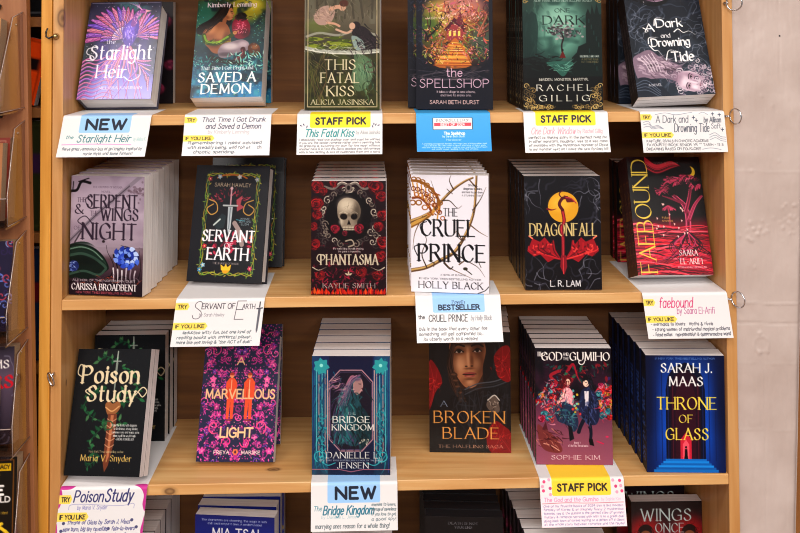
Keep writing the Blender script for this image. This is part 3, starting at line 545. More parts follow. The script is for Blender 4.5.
def art_fae(c):
    q = random.Random(13)
    c.vgrad([(0, '#2c1420'), (.1, '#14121a'), (.5, '#131118'), (.58, '#7a1430'), (.8, '#a81c36'), (1, '#8e1832')])
    for k in range(9): c.line([(.28, .0+k*.01), (.42, .06+k*.008), (.62, .03+k*.006), (.75, .07)], .012, q.choice(['#8e1e36', '#c83c4c', '#3c121e']))
    c.ell(.86, .13, .065, .075, '#d8b23a'); c.ell(.83, .12, .055, .062, '#17131a')
    tr = ['#a8385c', '#d06080', '#7a2444', '#c84a6c']
    for k in range(46):
        a = q.random(); c.line([(.36+a*.6, .3-.09*sin(a*3)+q.uniform(-.035, .035)), (.42+a*.55, .285-.09*sin(a*3)), (.48+a*.5, .3-.09*sin(a*3)+q.uniform(-.03, .03))], .016, q.choice(tr), .9, taper=True)
    for p, w in (([(.68, .76), (.74, .62), (.75, .5), (.72, .4), (.62, .33)], .08), ([(.75, .5), (.84, .4), (.95, .34)], .05), ([(.73, .45), (.78, .36), (.82, .28)], .05), ([(.7, .38), (.58, .36), (.46, .33)], .035), ([(.5, .6), (.51, .5), (.5, .44)], .022)): c.line(p, w, tr[2], wd2=w*.35); c.line(p, w*.3, tr[1], wd2=w*.1)
    for k in range(7): c.line([(.42+q.random()*.16, .45), (.5, .43), (.44+q.random()*.16, .46)], .014, tr[k % 4])
    for k in range(46):
        f = .56+k*.0095; u = q.uniform(-.1, .5); c.line([(u-.2, f+q.uniform(0, .05)), (u+.1, f+q.uniform(-.03, .05)), (u+.45, f+q.uniform(0, .08)), (u+.8, f+q.uniform(-.02, .1))], q.uniform(.01, .03), q.choice(['#e02c40', '#f0485a', '#7a1030', '#3c0c1c', '#c8244c', '#a01838', '#e86078']), .9, taper=True)
    for k in range(12): c.line([(.72, .66), (.7+q.uniform(-.3, .3), .78), (.7+q.uniform(-.55, .5), .92)], .025, q.choice(['#5c1838', '#8c2850', '#b03a60']), .9, taper=True)
    for k in range(14): c.poly([(u:=q.uniform(.3, .75), f:=q.uniform(.42, .7)), (u+.02, f+.008), (u+.005, f+.022)], '#f4c0b8')
    c.text('FAEBOUND', .04, .27, .03, .975, '#dcc25a', 'serif', .1, ang=90)
    c.text('A NOVEL OF THE ELVES', .38, .7, .05, .06, '#b89a98', 'sans', .12); c.text('Fated', .4, .5, .515, .532, '#e8c86a', 'sans', .12); c.text('enemies', .4, .54, .54, .557, '#e8c86a', 'sans', .12)
    c.text('SAARA', .58, .82, .795, .84, '#f4e8e4', wt=.13); c.text('EL-ARIFI', .58, .87, .865, .91, '#f4e8e4', wt=.13); c.text('INTERNATIONALLY BESTSELLING', .54, .92, .93, .943, '#f0c8c8', 'sans', .15)

def art_poison(c):
    q = random.Random(14)
    c.vgrad([(0, '#1a1d22'), (1, '#14151a')])
    for k in range(60): c.ell(q.random(), q.random(), .004, .004, '#5a6a64', .5)
    for p in ([(.62, .14), (.8, .2), (.86, .32), (.7, .42), (.6, .52), (.7, .6)], [(.4, .3), (.24, .36), (.16, .48), (.3, .55), (.5, .6)], [(.5, .6), (.36, .68), (.3, .76), (.4, .86), (.3, .93)], [(.55, .4), (.68, .34), (.9, .4)], [(.3, .1), (.4, .06), (.52, .1)]):
        c.line(p, .008, '#2c5c3c')
        for u, f in smooth(p, 3):
            for m in range(2): leaf(c, u, f, q.uniform(.05, .09), q.uniform(0, 360), q.choice(['#1f5a38', '#2f7448', '#184a30', '#56875a']), .85, .45)
    c.line([(.55, .02), (.55, .12)], .016, '#a8b0a8', sm=False); c.line([(.5, .1), (.6, .1)], .014, '#9ca49c', sm=False); c.poly([(.535, .11), (.565, .11), (.56, .3), (.55, .42), (.54, .3)], '#8c948c')
    c.poly([(.45, .45), (.5, .42), (.55, .44), (.62, .42), (.66, .46), (.6, .52), (.5, .53)], '#9a6a44', sm=True); c.line([(.46, .47), (.55, .5), (.64, .46)], .014, '#d8a878')
    c.poly([(.5, .52), (.62, .52), (.62, .74), (.57, .92), (.53, .97), (.5, .9), (.5, .7)], '#7a4630'); c.poly([(.54, .53), (.58, .53), (.57, .85), (.54, .9)], '#b87a58')
    for k in range(5): c.line([(.5, .56+k*.05), (.56, .58+k*.05), (.62, .56+k*.05)], .01, '#d8a888', .8)
    c.ell(.52, .61, .06, .05, '#3c5c40', ring=.014)
    t = '#e0d2b4'
    c.text('Poison', .1, .86, .14, .275, t, 'serif', .19); c.line([(.14, .15), (.05, .13), (.03, .2), (.1, .23)], .014, t)
    c.text('Study', .2, .84, .3, .42, t, 'serif', .19); c.line([(.84, .37), (.93, .31), (.99, .34), (.94, .385), (.88, .35)], .013, t); c.line([(.24, .31), (.16, .34), (.22, .37)], .013, t)
    for i, (a, b, s) in enumerate(((.56, .9, 'From the lovely with daggers'), (.6, .92, 'to the intense, strong heroine,'), (.58, .94, 'romance runs and magic spins'), (.6, .9, 'sheer joy all the way through.'), (.64, .88, '-LOCAL BOOKSELLER'))): c.text(s, a, b, .6+i*.027, .616+i*.027, '#e4e4e0', 'sans', .16)
    c.text('New York Times bestselling author', .3, .76, .805, .82, '#c8b890', 'sans', .13); c.text('Maria V. Snyder', .2, .87, .84, .885, '#dcbe74', 'serif', .15)

def art_marv(c):
    q = random.Random(15)
    c.vgrad([(0, '#262350'), (1, '#231f4c')])
    m = ['#b02c8c', '#c8409c', '#8a2a7a', '#d85aa8', '#6c3c94']
    for s in (0, 1):
        X = (lambda u: u) if s == 0 else (lambda u: 1-u)
        rr = random.Random(77)
        for k in range(44):
            u, f = rr.uniform(.03, .5), rr.uniform(.02, .98); t = k % 4
            if t == 0: flower(c, X(u), f, rr.uniform(.03, .05), rr.choice(m), '#f0a0b8')
            elif t == 1: spiral(c, X(u), f, rr.uniform(.04, .07), rr.choice(m), .012, 1.1, a0=rr.random()*6, d=1-2*s)
            else:
                an = rr.uniform(0, 360); c.line([(X(u), f), (X(u+.06*cos(an)), f+.05*sin(an))], .009, rr.choice(m))
                for j in range(4): leaf(c, X(u+.02*j*cos(an)), f+.016*j*sin(an), .042, an*57+j*90, rr.choice(m), 1, .4)
        for k in range(170): leaf(c, X(rr.random()*.5), rr.random(), rr.uniform(.018, .038), rr.uniform(0, 360), rr.choice(m), 1, .5)
        for k in range(60): c.ell(X(rr.random()*.5), rr.random(), .006, .006, rr.choice(['#f090b0', '#d860b0', '#f0b4a0']))
        spiral(c, X(.2), .73, .09, '#e05088', .018, 1, a0=1, d=1-2*s); spiral(c, X(.4), .85, .07, '#d84890', .014, 1, a0=3, d=1-2*s)
    o = '#e25a30'
    for u in (.39, .63):
        c.ell(u, .325, .03, .035, '#f0a070'); c.ell(u, .31, .03, .02, '#c8401c'); c.poly([(u-.06, .38), (u-.02, .35), (u+.03, .35), (u+.065, .38), (u+.06, .5), (u+.035, .5), (u+.035, .67), (u+.005, .67), (u, .54), (u-.01, .67), (u-.04, .67), (u-.045, .5), (u-.065, .5)], o)
        c.line([(u-.0, .36), (u, .45)], .01, '#f6b090', sm=False); c.line([(u-.035, .42), (u-.03, .5)], .007, '#b03c1c'); c.line([(u-.03, .68), (u+.03, .68)], .016, '#8a2c20')
    t = '#f0c49c'
    c.text('A', .45, .545, .175, .235, t, 'sans', .17); c.text('MARVELLOUS', .06, .97, .435, .51, t, 'sans', .17); c.text('LIGHT', .29, .7, .735, .815, t, 'sans', .2)
    c.text('FREYA', .22, .42, .915, .94, '#f4dcd4', 'sans', .2); c.ell(.5, .925, .035, .035, '#e08050'); c.ell(.5, .925, .014, .018, '#5a2030'); c.text('MARSKE', .58, .82, .915, .94, '#f4dcd4', 'sans', .2)

def art_bridge(c):
    q = random.Random(16)
    c.vgrad([(0, '#1d2a58'), (.2, '#174a72'), (.5, '#15607a'), (.8, '#153a5c'), (1, '#10203a')])
    c.poly([(.22, 0), (.78, 0), (.78, 1), (.22, 1)], '#141c3c', .85)
    c.noise('#2aa0a8', 5, 3, 3, a=.35, u1=.2); c.noise('#2aa0a8', 5, 3, 6, a=.35, u0=.8)
    P = [(.36, .12), (.64, .12), (.78, .22), (.78, .7), (.64, .8), (.36, .8), (.22, .7), (.22, .22)]
    c.poly(P, '#1c1a2e'); c.line(P+[P[0]], .014, '#b08a94', sm=False); c.line([(u*.94+.03, f*.96+.02) for u, f in P+[P[0]]], .006, '#6a5a7a', sm=False)
    c.poly([(.3, .62), (.38, .4), (.44, .24), (.55, .17), (.62, .22), (.6, .34), (.66, .48), (.7, .68), (.5, .76)], '#22505a', sm=True)
    for k in range(22): c.line([(.5, .2), (.4+q.uniform(-.06, .04), .36), (.34+q.uniform(-.07, .12), .55), (.36+q.uniform(-.1, .2), .74)], .012, q.choice(['#2f7078', '#3c8a8c', '#5a4a6c', '#1c4450']), .8)
    for k in range(14): c.line([(.58, .18), (.5, .17+k*.005), (.42, .26+k*.008), (.3+q.uniform(0, .08), .34+k*.01)], .012, q.choice(['#c88a98', '#a86c8c', '#d8a49c']), .75, taper=True)
    c.poly([(.55, .17), (.63, .19), (.655, .24), (.64, .29), (.58, .33), (.53, .28)], '#b99490', sm=True); c.line([(.6, .22), (.63, .225)], .01, '#2a2030'); c.line([(.625, .275), (.65, .272)], .012, '#7a3440')
    c.poly([(.6, .42), (.72, .5), (.76, .68), (.62, .78), (.56, .6)], '#0f3a42', .9, sm=True)
    for s in (0, 1):
        X = (lambda u: u) if s == 0 else (lambda u: 1-u)
        for u in (.09, .13, .17): c.line([(X(u), .12), (X(u), .78), (X(u+.02), .9)], .008, '#cfa89c' if u != .13 else '#7ad0cc', sm=False)
        flower(c, X(.12), .09, .11, '#3aa0a4', '#9ce0d8', 7); flower(c, X(.12), .09, .06, '#8ad8d0', '#e0f4e8', 6)
        for k in range(6): spiral(c, X(.13), .5+k*.07, .06, '#2f98a0', .012, .9, a0=k, d=1-2*s)
        spiral(c, X(.1), .84, .08, '#48b0b4', .014, 1, a0=2, d=1-2*s); c.line([(X(.1), .88), (X(.2), .92), (X(.3), .9)], .01, '#48b0b4')
        c.line([(X(.02), .02), (X(.02), .98)], .01, '#2c3c74', sm=False)
    c.line([(.0, .955), (.35, .955), (.5, .975), (.65, .955), (1, .955)], .008, '#c07a84', sm=False)
    w = '#f0ece4'
    c.text('THE', .46, .56, .475, .492, w, wt=.13); c.text('BRIDGE', .27, .74, .51, .562, w, wt=.19); c.text('KINGDOM', .26, .79, .578, .625, w, wt=.19)
    c.text('DANIELLE L.', .19, .85, .81, .86, w, wt=.14); c.text('NEW YORK TIMES BESTSELLING AUTHOR OF THE SERIES', .1, .9, .873, .885, '#c8ccd0', 'sans', .14); c.text('JENSEN', .33, .72, .897, .945, w, wt=.14)
    for k in range(3): c.line([(.6, .74), (.66+.03*k, .7), (.7, .75)], .006, '#d8c8b8')

def art_broken(c):
    q = random.Random(17)
    c.vgrad([(0, '#15151a'), (.5, '#1c1a1c'), (1, '#1a1718')])
    c.poly([(.16, .0), (.5, -.05), (.84, .0), (.9, .3), (.95, .5), (.5, .45), (.1, .6)], '#222326', sm=True)
    for k in range(12): c.line([(.2+k*.01, .02+k*.01), (.5, -.04+k*.012), (.8-k*.01, .03+k*.01), (.92-k*.01, .25)], .008, q.choice(['#3a3c40', '#18181c', '#4a4c50']), .7)
    c.ell(.47, .2, .25, .3, '#1c1614'); 
    c.poly([(.3, .06), (.62, .06), (.68, .16), (.64, .34), (.55, .42), (.46, .42), (.34, .32), (.28, .18)], '#a0684a', sm=True)
    c.ell(.42, .23, .12, .18, '#bf8560', .8, soft=.6); c.poly([(.56, .08), (.68, .12), (.66, .32), (.56, .41), (.58, .24)], '#6e4430', .7, sm=True)
    c.poly([(.38, .4), (.6, .38), (.66, .5), (.42, .54)], '#6a4434', sm=True)
    c.poly([(.28, .05), (.66, .05), (.68, .1), (.48, .08), (.3, .12)], '#2a1a16', .9, sm=True)
    for u in (.385, .59):
        c.line([(u-.07, .145), (u, .125), (u+.06, .14)], .02, '#2c1814'); c.ell(u, .165, .05, .024, '#2a1814'); c.ell(u, .165, .035, .014, '#c8b0a4'); c.ell(u, .165, .017, .016, '#1a1010')
    c.line([(.5, .15), (.515, .24), (.48, .27)], .014, '#7a4630', .8); c.line([(.46, .275), (.53, .275)], .012, '#5a3020'); c.ell(.5, .33, .075, .026, '#a04a48'); c.line([(.425, .33), (.5, .328), (.575, .33)], .009, '#5a201e')
    for k in range(30): c.line([(.3+q.uniform(-.03, .03), .1), (.26+q.uniform(-.05, .03), .3), (.28+q.uniform(-.05, .06), .48), (.4+q.uniform(-.05, .08), .62)], .012, q.choice(['#3a2620', '#54382c', '#241814']), .9)
    for k in range(34): c.line([(q.uniform(.3, 1), q.uniform(.42, .7)), (q.uniform(.4, 1), q.uniform(.42, .66)), (q.uniform(.3, 1), q.uniform(.45, .9))], .014, q.choice(['#2c2c30', '#3c3c42', '#141416', '#4c4e54']), .6)
    c.line([(.46, .5), (.6, .44), (.8, .42), (1, .36)], .02, '#54565c'); c.poly([(.7, .6), (.78, .53), (.84, .56), (.86, .66), (.76, .66)], '#7c7068', sm=True); c.line([(.72, .56), (.8, .52), (.86, .56)], .012, '#c8c0b8')
    for P in ([(0, .25), (.1, .3), (.16, .42), (.08, .5), (.02, .62), (0, .62)], [(.8, .2), (.9, .12), (1, .14), (1, .4), (.86, .38), (.82, .3)], [(.7, .86), (.8, .74), (.92, .78), (1, .84), (1, 1), (.76, 1)]):
        c.poly(P, '#a81820', sm=True); cu, cf = sum(p[0] for p in P)/len(P), sum(p[1] for p in P)/len(P)
        for p in P: c.line([(cu, cf), ((cu+p[0])/2+.01, (cf+p[1])/2), p], .008, '#e04c44', .8)
    g = '#d8a05c'
    c.text('A', .14, .22, .575, .62, '#8a94a4', wt=.13); c.text('BROKEN', .06, .92, .655, .76, g, wt=.14); c.text('BLADE', .17, .85, .79, .89, g, wt=.14); c.text('THE HALFLING SAGA', .11, .9, .935, .965, '#d0a890', wt=.15)

def art_gumiho(c):
    q = random.Random(18)
    c.vgrad([(0, '#1c1420'), (.3, '#3a1c30'), (.5, '#6a3850'), (.75, '#8e5468'), (1, '#9c5c70')])
    c.noise('#14101a', 5, 5, 5, lo=.35, hi=.6, a=.9, f1=.45)
    for k in range(34): rose(c, q.choice([q.uniform(0, .35), q.uniform(.8, 1)]), q.uniform(.3, .62), q.uniform(.03, .06), q.choice([('#7a1424', '#c82c34', '#f05a48'), ('#1f4a5c', '#3c8c98', '#88c8c4'), ('#6a1434', '#c83c6c', '#f08aa0'), ('#5a3a14', '#c88a34', '#f0c870')]), seed=k)
    for k in range(30): leaf(c, q.random(), q.uniform(.14, .6), .09, q.uniform(0, 360), q.choice(['#1f5c54', '#8c1c2c', '#2f7a5c', '#b43038', '#40306c']), .85, .45)
    c.line([(.42, .2), (.5, .14), (.55, .24), (.6, .3)], .04, '#a01c34', taper=True); c.line([(.28, .3), (.2, .24), (.3, .2)], .04, '#a02838')
    # woman
    c.ell(.4, .29, .075, .08, '#5c1422'); c.poly([(.3, .3), (.36, .24), (.42, .3), (.36, .4), (.24, .4)], '#5c1422', sm=True); c.ell(.42, .285, .045, .055, '#e8b8a4')
    c.poly([(.34, .36), (.46, .35), (.5, .46), (.44, .52), (.34, .5)], '#e8a8b0', sm=True); c.line([(.36, .4), (.3, .48), (.38, .52)], .035, '#ecc4b0')
    c.poly([(.26, .5), (.4, .46), (.5, .52), (.56, .64), (.5, .72), (.4, .66), (.28, .62)], '#2c3a54', sm=True); c.line([(.3, .54), (.42, .54), (.5, .64)], .02, '#3c6a74'); c.poly([(.42, .66), (.47, .68), (.5, .78), (.44, .8)], '#1c1a24')
    # man
    c.ell(.68, .27, .06, .06, '#16121c'); c.ell(.665, .3, .04, .05, '#ecccb8'); c.line([(.72, .25), (.76, .34), (.74, .42)], .03, '#16121c')
    c.poly([(.6, .37), (.7, .34), (.8, .4), (.84, .56), (.78, .66), (.62, .62), (.58, .48)], '#232a48', sm=True); c.poly([(.64, .37), (.7, .37), (.69, .5), (.65, .5)], '#e4dce0'); c.line([(.62, .42), (.56, .5), (.6, .56)], .035, '#2c3458')
    c.line([(.64, .6), (.58, .68), (.56, .72)], .05, '#1b1d30'); c.line([(.7, .6), (.72, .72), (.71, .8)], .04, '#1b1d30'); c.poly([(.69, .78), (.74, .78), (.76, .84), (.7, .83)], '#0f0e14')
    for k in range(12): c.ell(q.uniform(.46, .58), q.uniform(.36, .58), .016, .016, q.choice(['#4a9a9c', '#c8a844', '#8cc8b4', '#d84848']))
    # animal
    c.poly([(.02, .66), (.12, .7), (.24, .76), (.34, .86), (.3, .9), (.12, .88), (.04, .8)], '#7c3c3c', sm=True); c.poly([(.08, .7), (.13, .63), (.16, .72)], '#5a2830'); c.line([(.1, .82), (.2, .84), (.3, .88)], .012, '#d8a090'); c.ell(.16, .78, .012, .01, '#1a1014')
    c.line([(.8, .8), (.88, .82)], .016, '#c8305c'); c.ell(.93, .76, .02, .012, '#d03c68')
    w = '#f2ece6'
    c.text('THE', .03, .085, .035, .07, w, 'serif', .16); c.text('GOD', .09, .36, .035, .115, w, wt=.18); c.text('AND', .375, .45, .04, .07, w, 'sans', .15); c.text('THE', .375, .45, .08, .11, w, 'sans', .15); c.text('GUMIHO', .46, .97, .035, .115, w, wt=.18)
    c.text('Book 1', .5, .58, .805, .82, '#f0dce0', 'sans', .14); c.text('of the Fate Thread series', .42, .68, .83, .845, '#f0dce0', 'sans', .13); c.text('SOPHIE KIM', .2, .83, .918, .958, '#f0dce0', wt=.13)

def art_throne(c):
    c.vgrad([(0, '#0c1c44'), (.3, '#10347c'), (.7, '#1148a0'), (1, '#0c2c6a')])
    c.ell(.5, .5, .5, .8, '#1c62c8', .55, soft=.5)
    for u in (0, 1): c.ell(u, .4, .14, .9, '#0a1434', .9, soft=.8)
    for u in (.12, .2, .8, .88): c.line([(u, .1), (u, .9)], .012, '#0c2458', .7, sm=False)
    c.poly([(.25, .95), (.25, .3), (.28, .18), (.36, .1), (.5, .06), (.64, .1), (.72, .18), (.75, .3), (.75, .95)], '#0d1430', sm=False)
    c.poly([(.31, .92), (.31, .3), (.36, .18), (.5, .11), (.64, .18), (.69, .3), (.69, .92)], '#2c1226'); c.poly([(.37, .92), (.37, .34), (.42, .24), (.5, .2), (.58, .24), (.63, .34), (.63, .92)], '#3c1428')
    for u in (.28, .34, .66, .72): c.line([(u, .25), (u, .92)], .012, '#1f2a5c' if u in (.28, .72) else '#541c30', sm=False)
    c.poly([(.43, .9), (.43, .72), (.5, .66), (.57, .72), (.57, .9)], '#c83048'); c.poly([(.46, .9), (.46, .76), (.5, .72), (.54, .76), (.54, .9)], '#e86878')
    c.ell(.5, .785, .013, .015, '#1a0c14'); c.poly([(.485, .8), (.515, .8), (.52, .86), (.53, .9), (.47, .9), (.48, .86)], '#1a0c14')
    for k in range(6): c.poly([(.24-k*.03, .885+k*.018), (.76+k*.03, .885+k*.018), (.76+k*.03, 1), (.24-k*.03, 1)], ['#1c7cc8', '#2290dc', '#1a70b8', '#2894e0', '#1866ac', '#1c78c0'][k])
    c.text('#1 NEW YORK TIMES BESTSELLING AUTHOR', .12, .88, .02, .034, '#7c9cd0', 'sans', .13)
    w = '#f2f0ee'; y = '#ecd864'
    c.text('SARAH J.', .2, .84, .07, .145, w, wt=.17); c.text('MAAS', .3, .72, .185, .26, w, wt=.17)
    c.text('THRONE', .14, .89, .36, .46, y, wt=.14); c.text('OF', .42, .59, .51, .575, y, wt=.14); c.text('GLASS', .25, .78, .625, .72, y, wt=.14)

def art_mia(c):
    c.vgrad([(0, '#1f2c78'), (.2, '#22348c'), (1, '#2c48a8')])
    c.text('The characters are charming, the magic is lush', .08, .9, .03, .045, '#d8dcf0', 'sans', .14); c.text('and I could not put it down. A wonderful debut', .16, .84, .058, .073, '#d8dcf0', 'sans', .14)
    c.text('MIA TSAI', .22, .8, .105, .175, '#f0f0f4', 'sans', .15)
    for k in range(20): c.ell(R.random(), .3+.7*R.random(), .03, .03, '#c8a85c', .8)
    c.text('BITTER MEDICINE', .1, .9, .5, .6, '#f0e0c0', 'serif', .15)
def art_black(c):
    c.vgrad([(0, '#121218'), (1, '#0e0e12')])
    q = random.Random(3)
    for k in range(8): rose(c, q.random(), .3+.6*q.random(), .07, ('#3a0a20', '#7a1c44', '#a83060'), seed=k)
    c.text('DEATH IS NOT', .3, .68, .045, .062, '#b8b8bc', 'serif', .13); c.text('YOUR END', .38, .6, .078, .095, '#b8b8bc', 'serif', .13)
def art_wings(c):
    c.vgrad([(0, '#241a20'), (.12, '#2c1c22'), (.3, '#5c1c28'), (.6, '#3a141c'), (1, '#1c0e14')])
    for u in (.2, .82):
        c.ell(u, .3, .22, .24, '#b8242c', .8, soft=.6); c.ell(u, .3, .12, .14, '#2a1518'); c.ell(u, .33, .09, .1, '#8a5a40')
        for k in range(9): spiral(c, u+.12*cos(k), .28+.1*sin(k), .05, '#7a1c24', .012, 1, a0=k)
    c.text('WINGS', .14, .84, .07, .175, '#b9c8c8', wt=.13); c.text('ONCE', .34, .74, .2, .28, '#b9c8c8', wt=.13); c.text('CURSED', .2, .8, .5, .6, '#b9c8c8', wt=.15); c.text('& BOUND', .24, .76, .64, .72, '#b9c8c8', wt=.15)
def art_red(c):
    c.vgrad([(0, '#b82430'), (.06, '#b82430'), (.061, '#2c4ca0'), (1, '#20387c')])
    c.text('A TALE', .3, .7, .2, .3, '#f0e8e0')
def art_leaves(c):
    c.vgrad([(0, '#2a1e26'), (1, '#1c141c')]); q = random.Random(5)
    for k in range(10): rose(c, q.random(), .1+.8*q.random(), .08, ('#4a1a30', '#8a3050', '#c06080'), seed=k)
# ------------------------------------------------------------------ richer painted versions
def daub(c, q, n, cu, cf, su, sf, cols, L=.06, wd=.012, ang=None, a=.8, box=None, curl=.4):
    """many short brush strokes scattered around a point"""
    for _ in range(n):
        u, f = q.gauss(cu, su), q.gauss(cf, sf)
        if box and not (box[0] < u < box[1] and box[2] < f < box[3]): continue
        t = q.random()*6.28 if ang is None else radians(ang)+q.gauss(0, .35); l = L*q.uniform(.5, 1.4); b = q.uniform(-curl, curl)
        c.line([(u, f), (u+cos(t)*l*.5, f+sin(t)*l*.5/c.A), (u+cos(t+b)*l, f+sin(t+b)*l/c.A)], wd*q.uniform(.6, 1.3), q.choice(cols), a, taper=True)
def face2(c, u, f, r, ang, skin, light, shade, dark, lip, wx=.6):
    A = c.A; ca, sa = cos(radians(ang)), sin(radians(ang)); k = wx/.6
    T = lambda x, y: (u+(x*k*ca-y*sa)*r, f+(x*k*sa+y*ca)*r/A)
    E = lambda x, y, rx, ry, col, a=1, soft=0: c.ell(*T(x, y), rx*r, ry*r, col, a, ang=ang, soft=soft)
    c.poly([T(*p) for p in ((-.56, -.5), (-.3, -.95), (.3, -.95), (.56, -.5), (.58, .1), (.44, .55), (.2, .92), (0, 1), (-.2, .92), (-.44, .55), (-.58, .1))], skin, sm=True)
    E(.36, .1, .16, .8, shade, .75, .8); E(-.46, .2, .1, .6, shade, .5, .8); E(0, .8, .3, .12, shade, .4, .8); E(0, -.9, .45, .25, shade, .7, .7)
    E(-.14, -.5, .25, .25, light, .6, .9); E(-.28, .25, .15, .2, light, .8, .9); E(.26, .26, .1, .15, light, .45, .9); E(-.02, .1, .045, .3, light, .7, .8); E(0, .82, .12, .08, light, .6, .9)
    for s in (-1, 1):
        E(s*.29, -.16, .19, .11, shade, .85, .8)
        c.line([T(s*.48, -.25), T(s*.32, -.34), T(s*.12, -.28)], r*.055, dark, .9)
        E(s*.29, -.13, .125, .05, '#d8ccc4', .75); E(s*.29, -.135, .06, .055, dark); c.line([T(s*.43, -.11), T(s*.3, -.2), T(s*.15, -.11)], r*.035, dark)
        E(s*.09, .33, .04, .022, dark, .8, .5)
    E(.1, .14, .05, .2, shade, .6, .8); E(0, .4, .14, .03, shade, .6, .8)
    E(0, .56, .2, .05, lip); E(0, .62, .16, .05, lip); E(-.02, .635, .09, .02, light, .5, .8); c.line([T(-.21, .575), T(0, .585), T(.21, .575)], r*.025, dark); E(0, .72, .13, .03, shade, .6, .8)
def art_starlight(c):
    q = random.Random(1); A = c.A
    c.vgrad([(0, '#35284c'), (.35, '#4a3670'), (.62, '#5a4c92'), (.82, '#8f86cc'), (1, '#a9a4e0')])
    c.ell(.72, .13, .26, .26, '#3f6f74', .95, soft=.4); c.ell(.45, .1, .1, .12, '#35606a', .8, soft=.5); c.ell(.05, .72, .12, .3, '#33504e', .9, soft=.4)
    c.noise('#1f1838', 9, 9, 3, lo=.5, hi=.75, a=.7, f1=.7)
    pk = ['#d87fb4', '#a85cc8', '#f2a8cc', '#8050d0', '#e8828e', '#c9a2f4', '#6a50d0', '#f4c4dc']
    for s in (-1, 1):
        for ly in range(3):
            for k in range(15):
                a = radians(-70+k*9.5+ly*4); L = (.5-.1*ly)*q.uniform(.85, 1.1); b = .06*sin(k)
                p = [(.57, .34)]+[(.57+s*cos(a)*L*t, .34+(sin(a)*L*t)/A-.07*t*(1-t*.4)) for t in (.3, .6, .85, 1)]
                c.line(p, .05-.012*ly, pk[(k+ly*3) % 8], .8, taper=True); c.line([(u+.008, f+.004) for u, f in p], .01, q.choice(['#2c1c50', '#f8dcf0', '#4a2474']), .8, taper=True)
    daub(c, q, 150, .57, .34, .12, .06, ['#f6d8f0', '#b890f0', '#7a4cc8', '#f0b0d0', '#321e5c'], .05, .012)
    for k in range(60):
        u = q.gauss(.58, .16); p = [(.58+q.uniform(-.05, .05), .38), (.56+(u-.55)*.5, .52+q.uniform(-.03, .03)), (u, .7), (u+q.uniform(-.2, .2), .97)]
        c.line(p, q.uniform(.012, .04), pk[q.randrange(8)], .75, taper=True)
    for k in range(26):
        f = .56+k*.019; c.line([(-.02, f+.03), (.12, f-.01), (.28, f+.02), (.45, f+.0)], q.uniform(.008, .026), q.choice(pk+['#2c3c4a', '#3c2c58']), .85, taper=True)
    c.ell(.67, .17, .055, .08, '#9c4f9c', ang=25); c.ell(.75, .09, .05, .045, '#b8609c'); c.poly([(.79, .075), (.87, .1), (.785, .11)], '#e7b0c0'); daub(c, q, 40, .7, .13, .05, .035, ['#e8a0c8', '#6a3480', '#f4d0e8'], .05, .01)
    for k in range(5): c.line([(.74, .06), (.7+k*.02, .02), (.66+k*.04, .0)], .01, '#e8a0c8', taper=True)
    for k in range(120): c.ell(q.random(), q.random()*.7, q.uniform(.003, .009), .004, '#f8e8f8', .85, ang=q.random()*180)
    c.line([(.02, .012), (.98, .012)], .006, '#d8d0e8', .6)
    t = '#f4f2f8'
    c.text('the', .3, .42, .40, .44, t, 'serif', .13)
    c.text('Starlight', .11, .94, .455, .6, t, 'serif', .14); c.line([(.16, .475), (.06, .49), (.05, .54), (.14, .57), (.15, .61), (.05, .61)], .013, t)
    c.text('Heir', .23, .62, .655, .785, t, 'serif', .14); c.line([(.6, .78), (.72, .83), (.86, .76), (.84, .66), (.76, .64)], .016, t, taper=True)
    c.text('MELISSA KARIBIAN', .28, .86, .875, .9, '#ffffff', 'serif', .14)
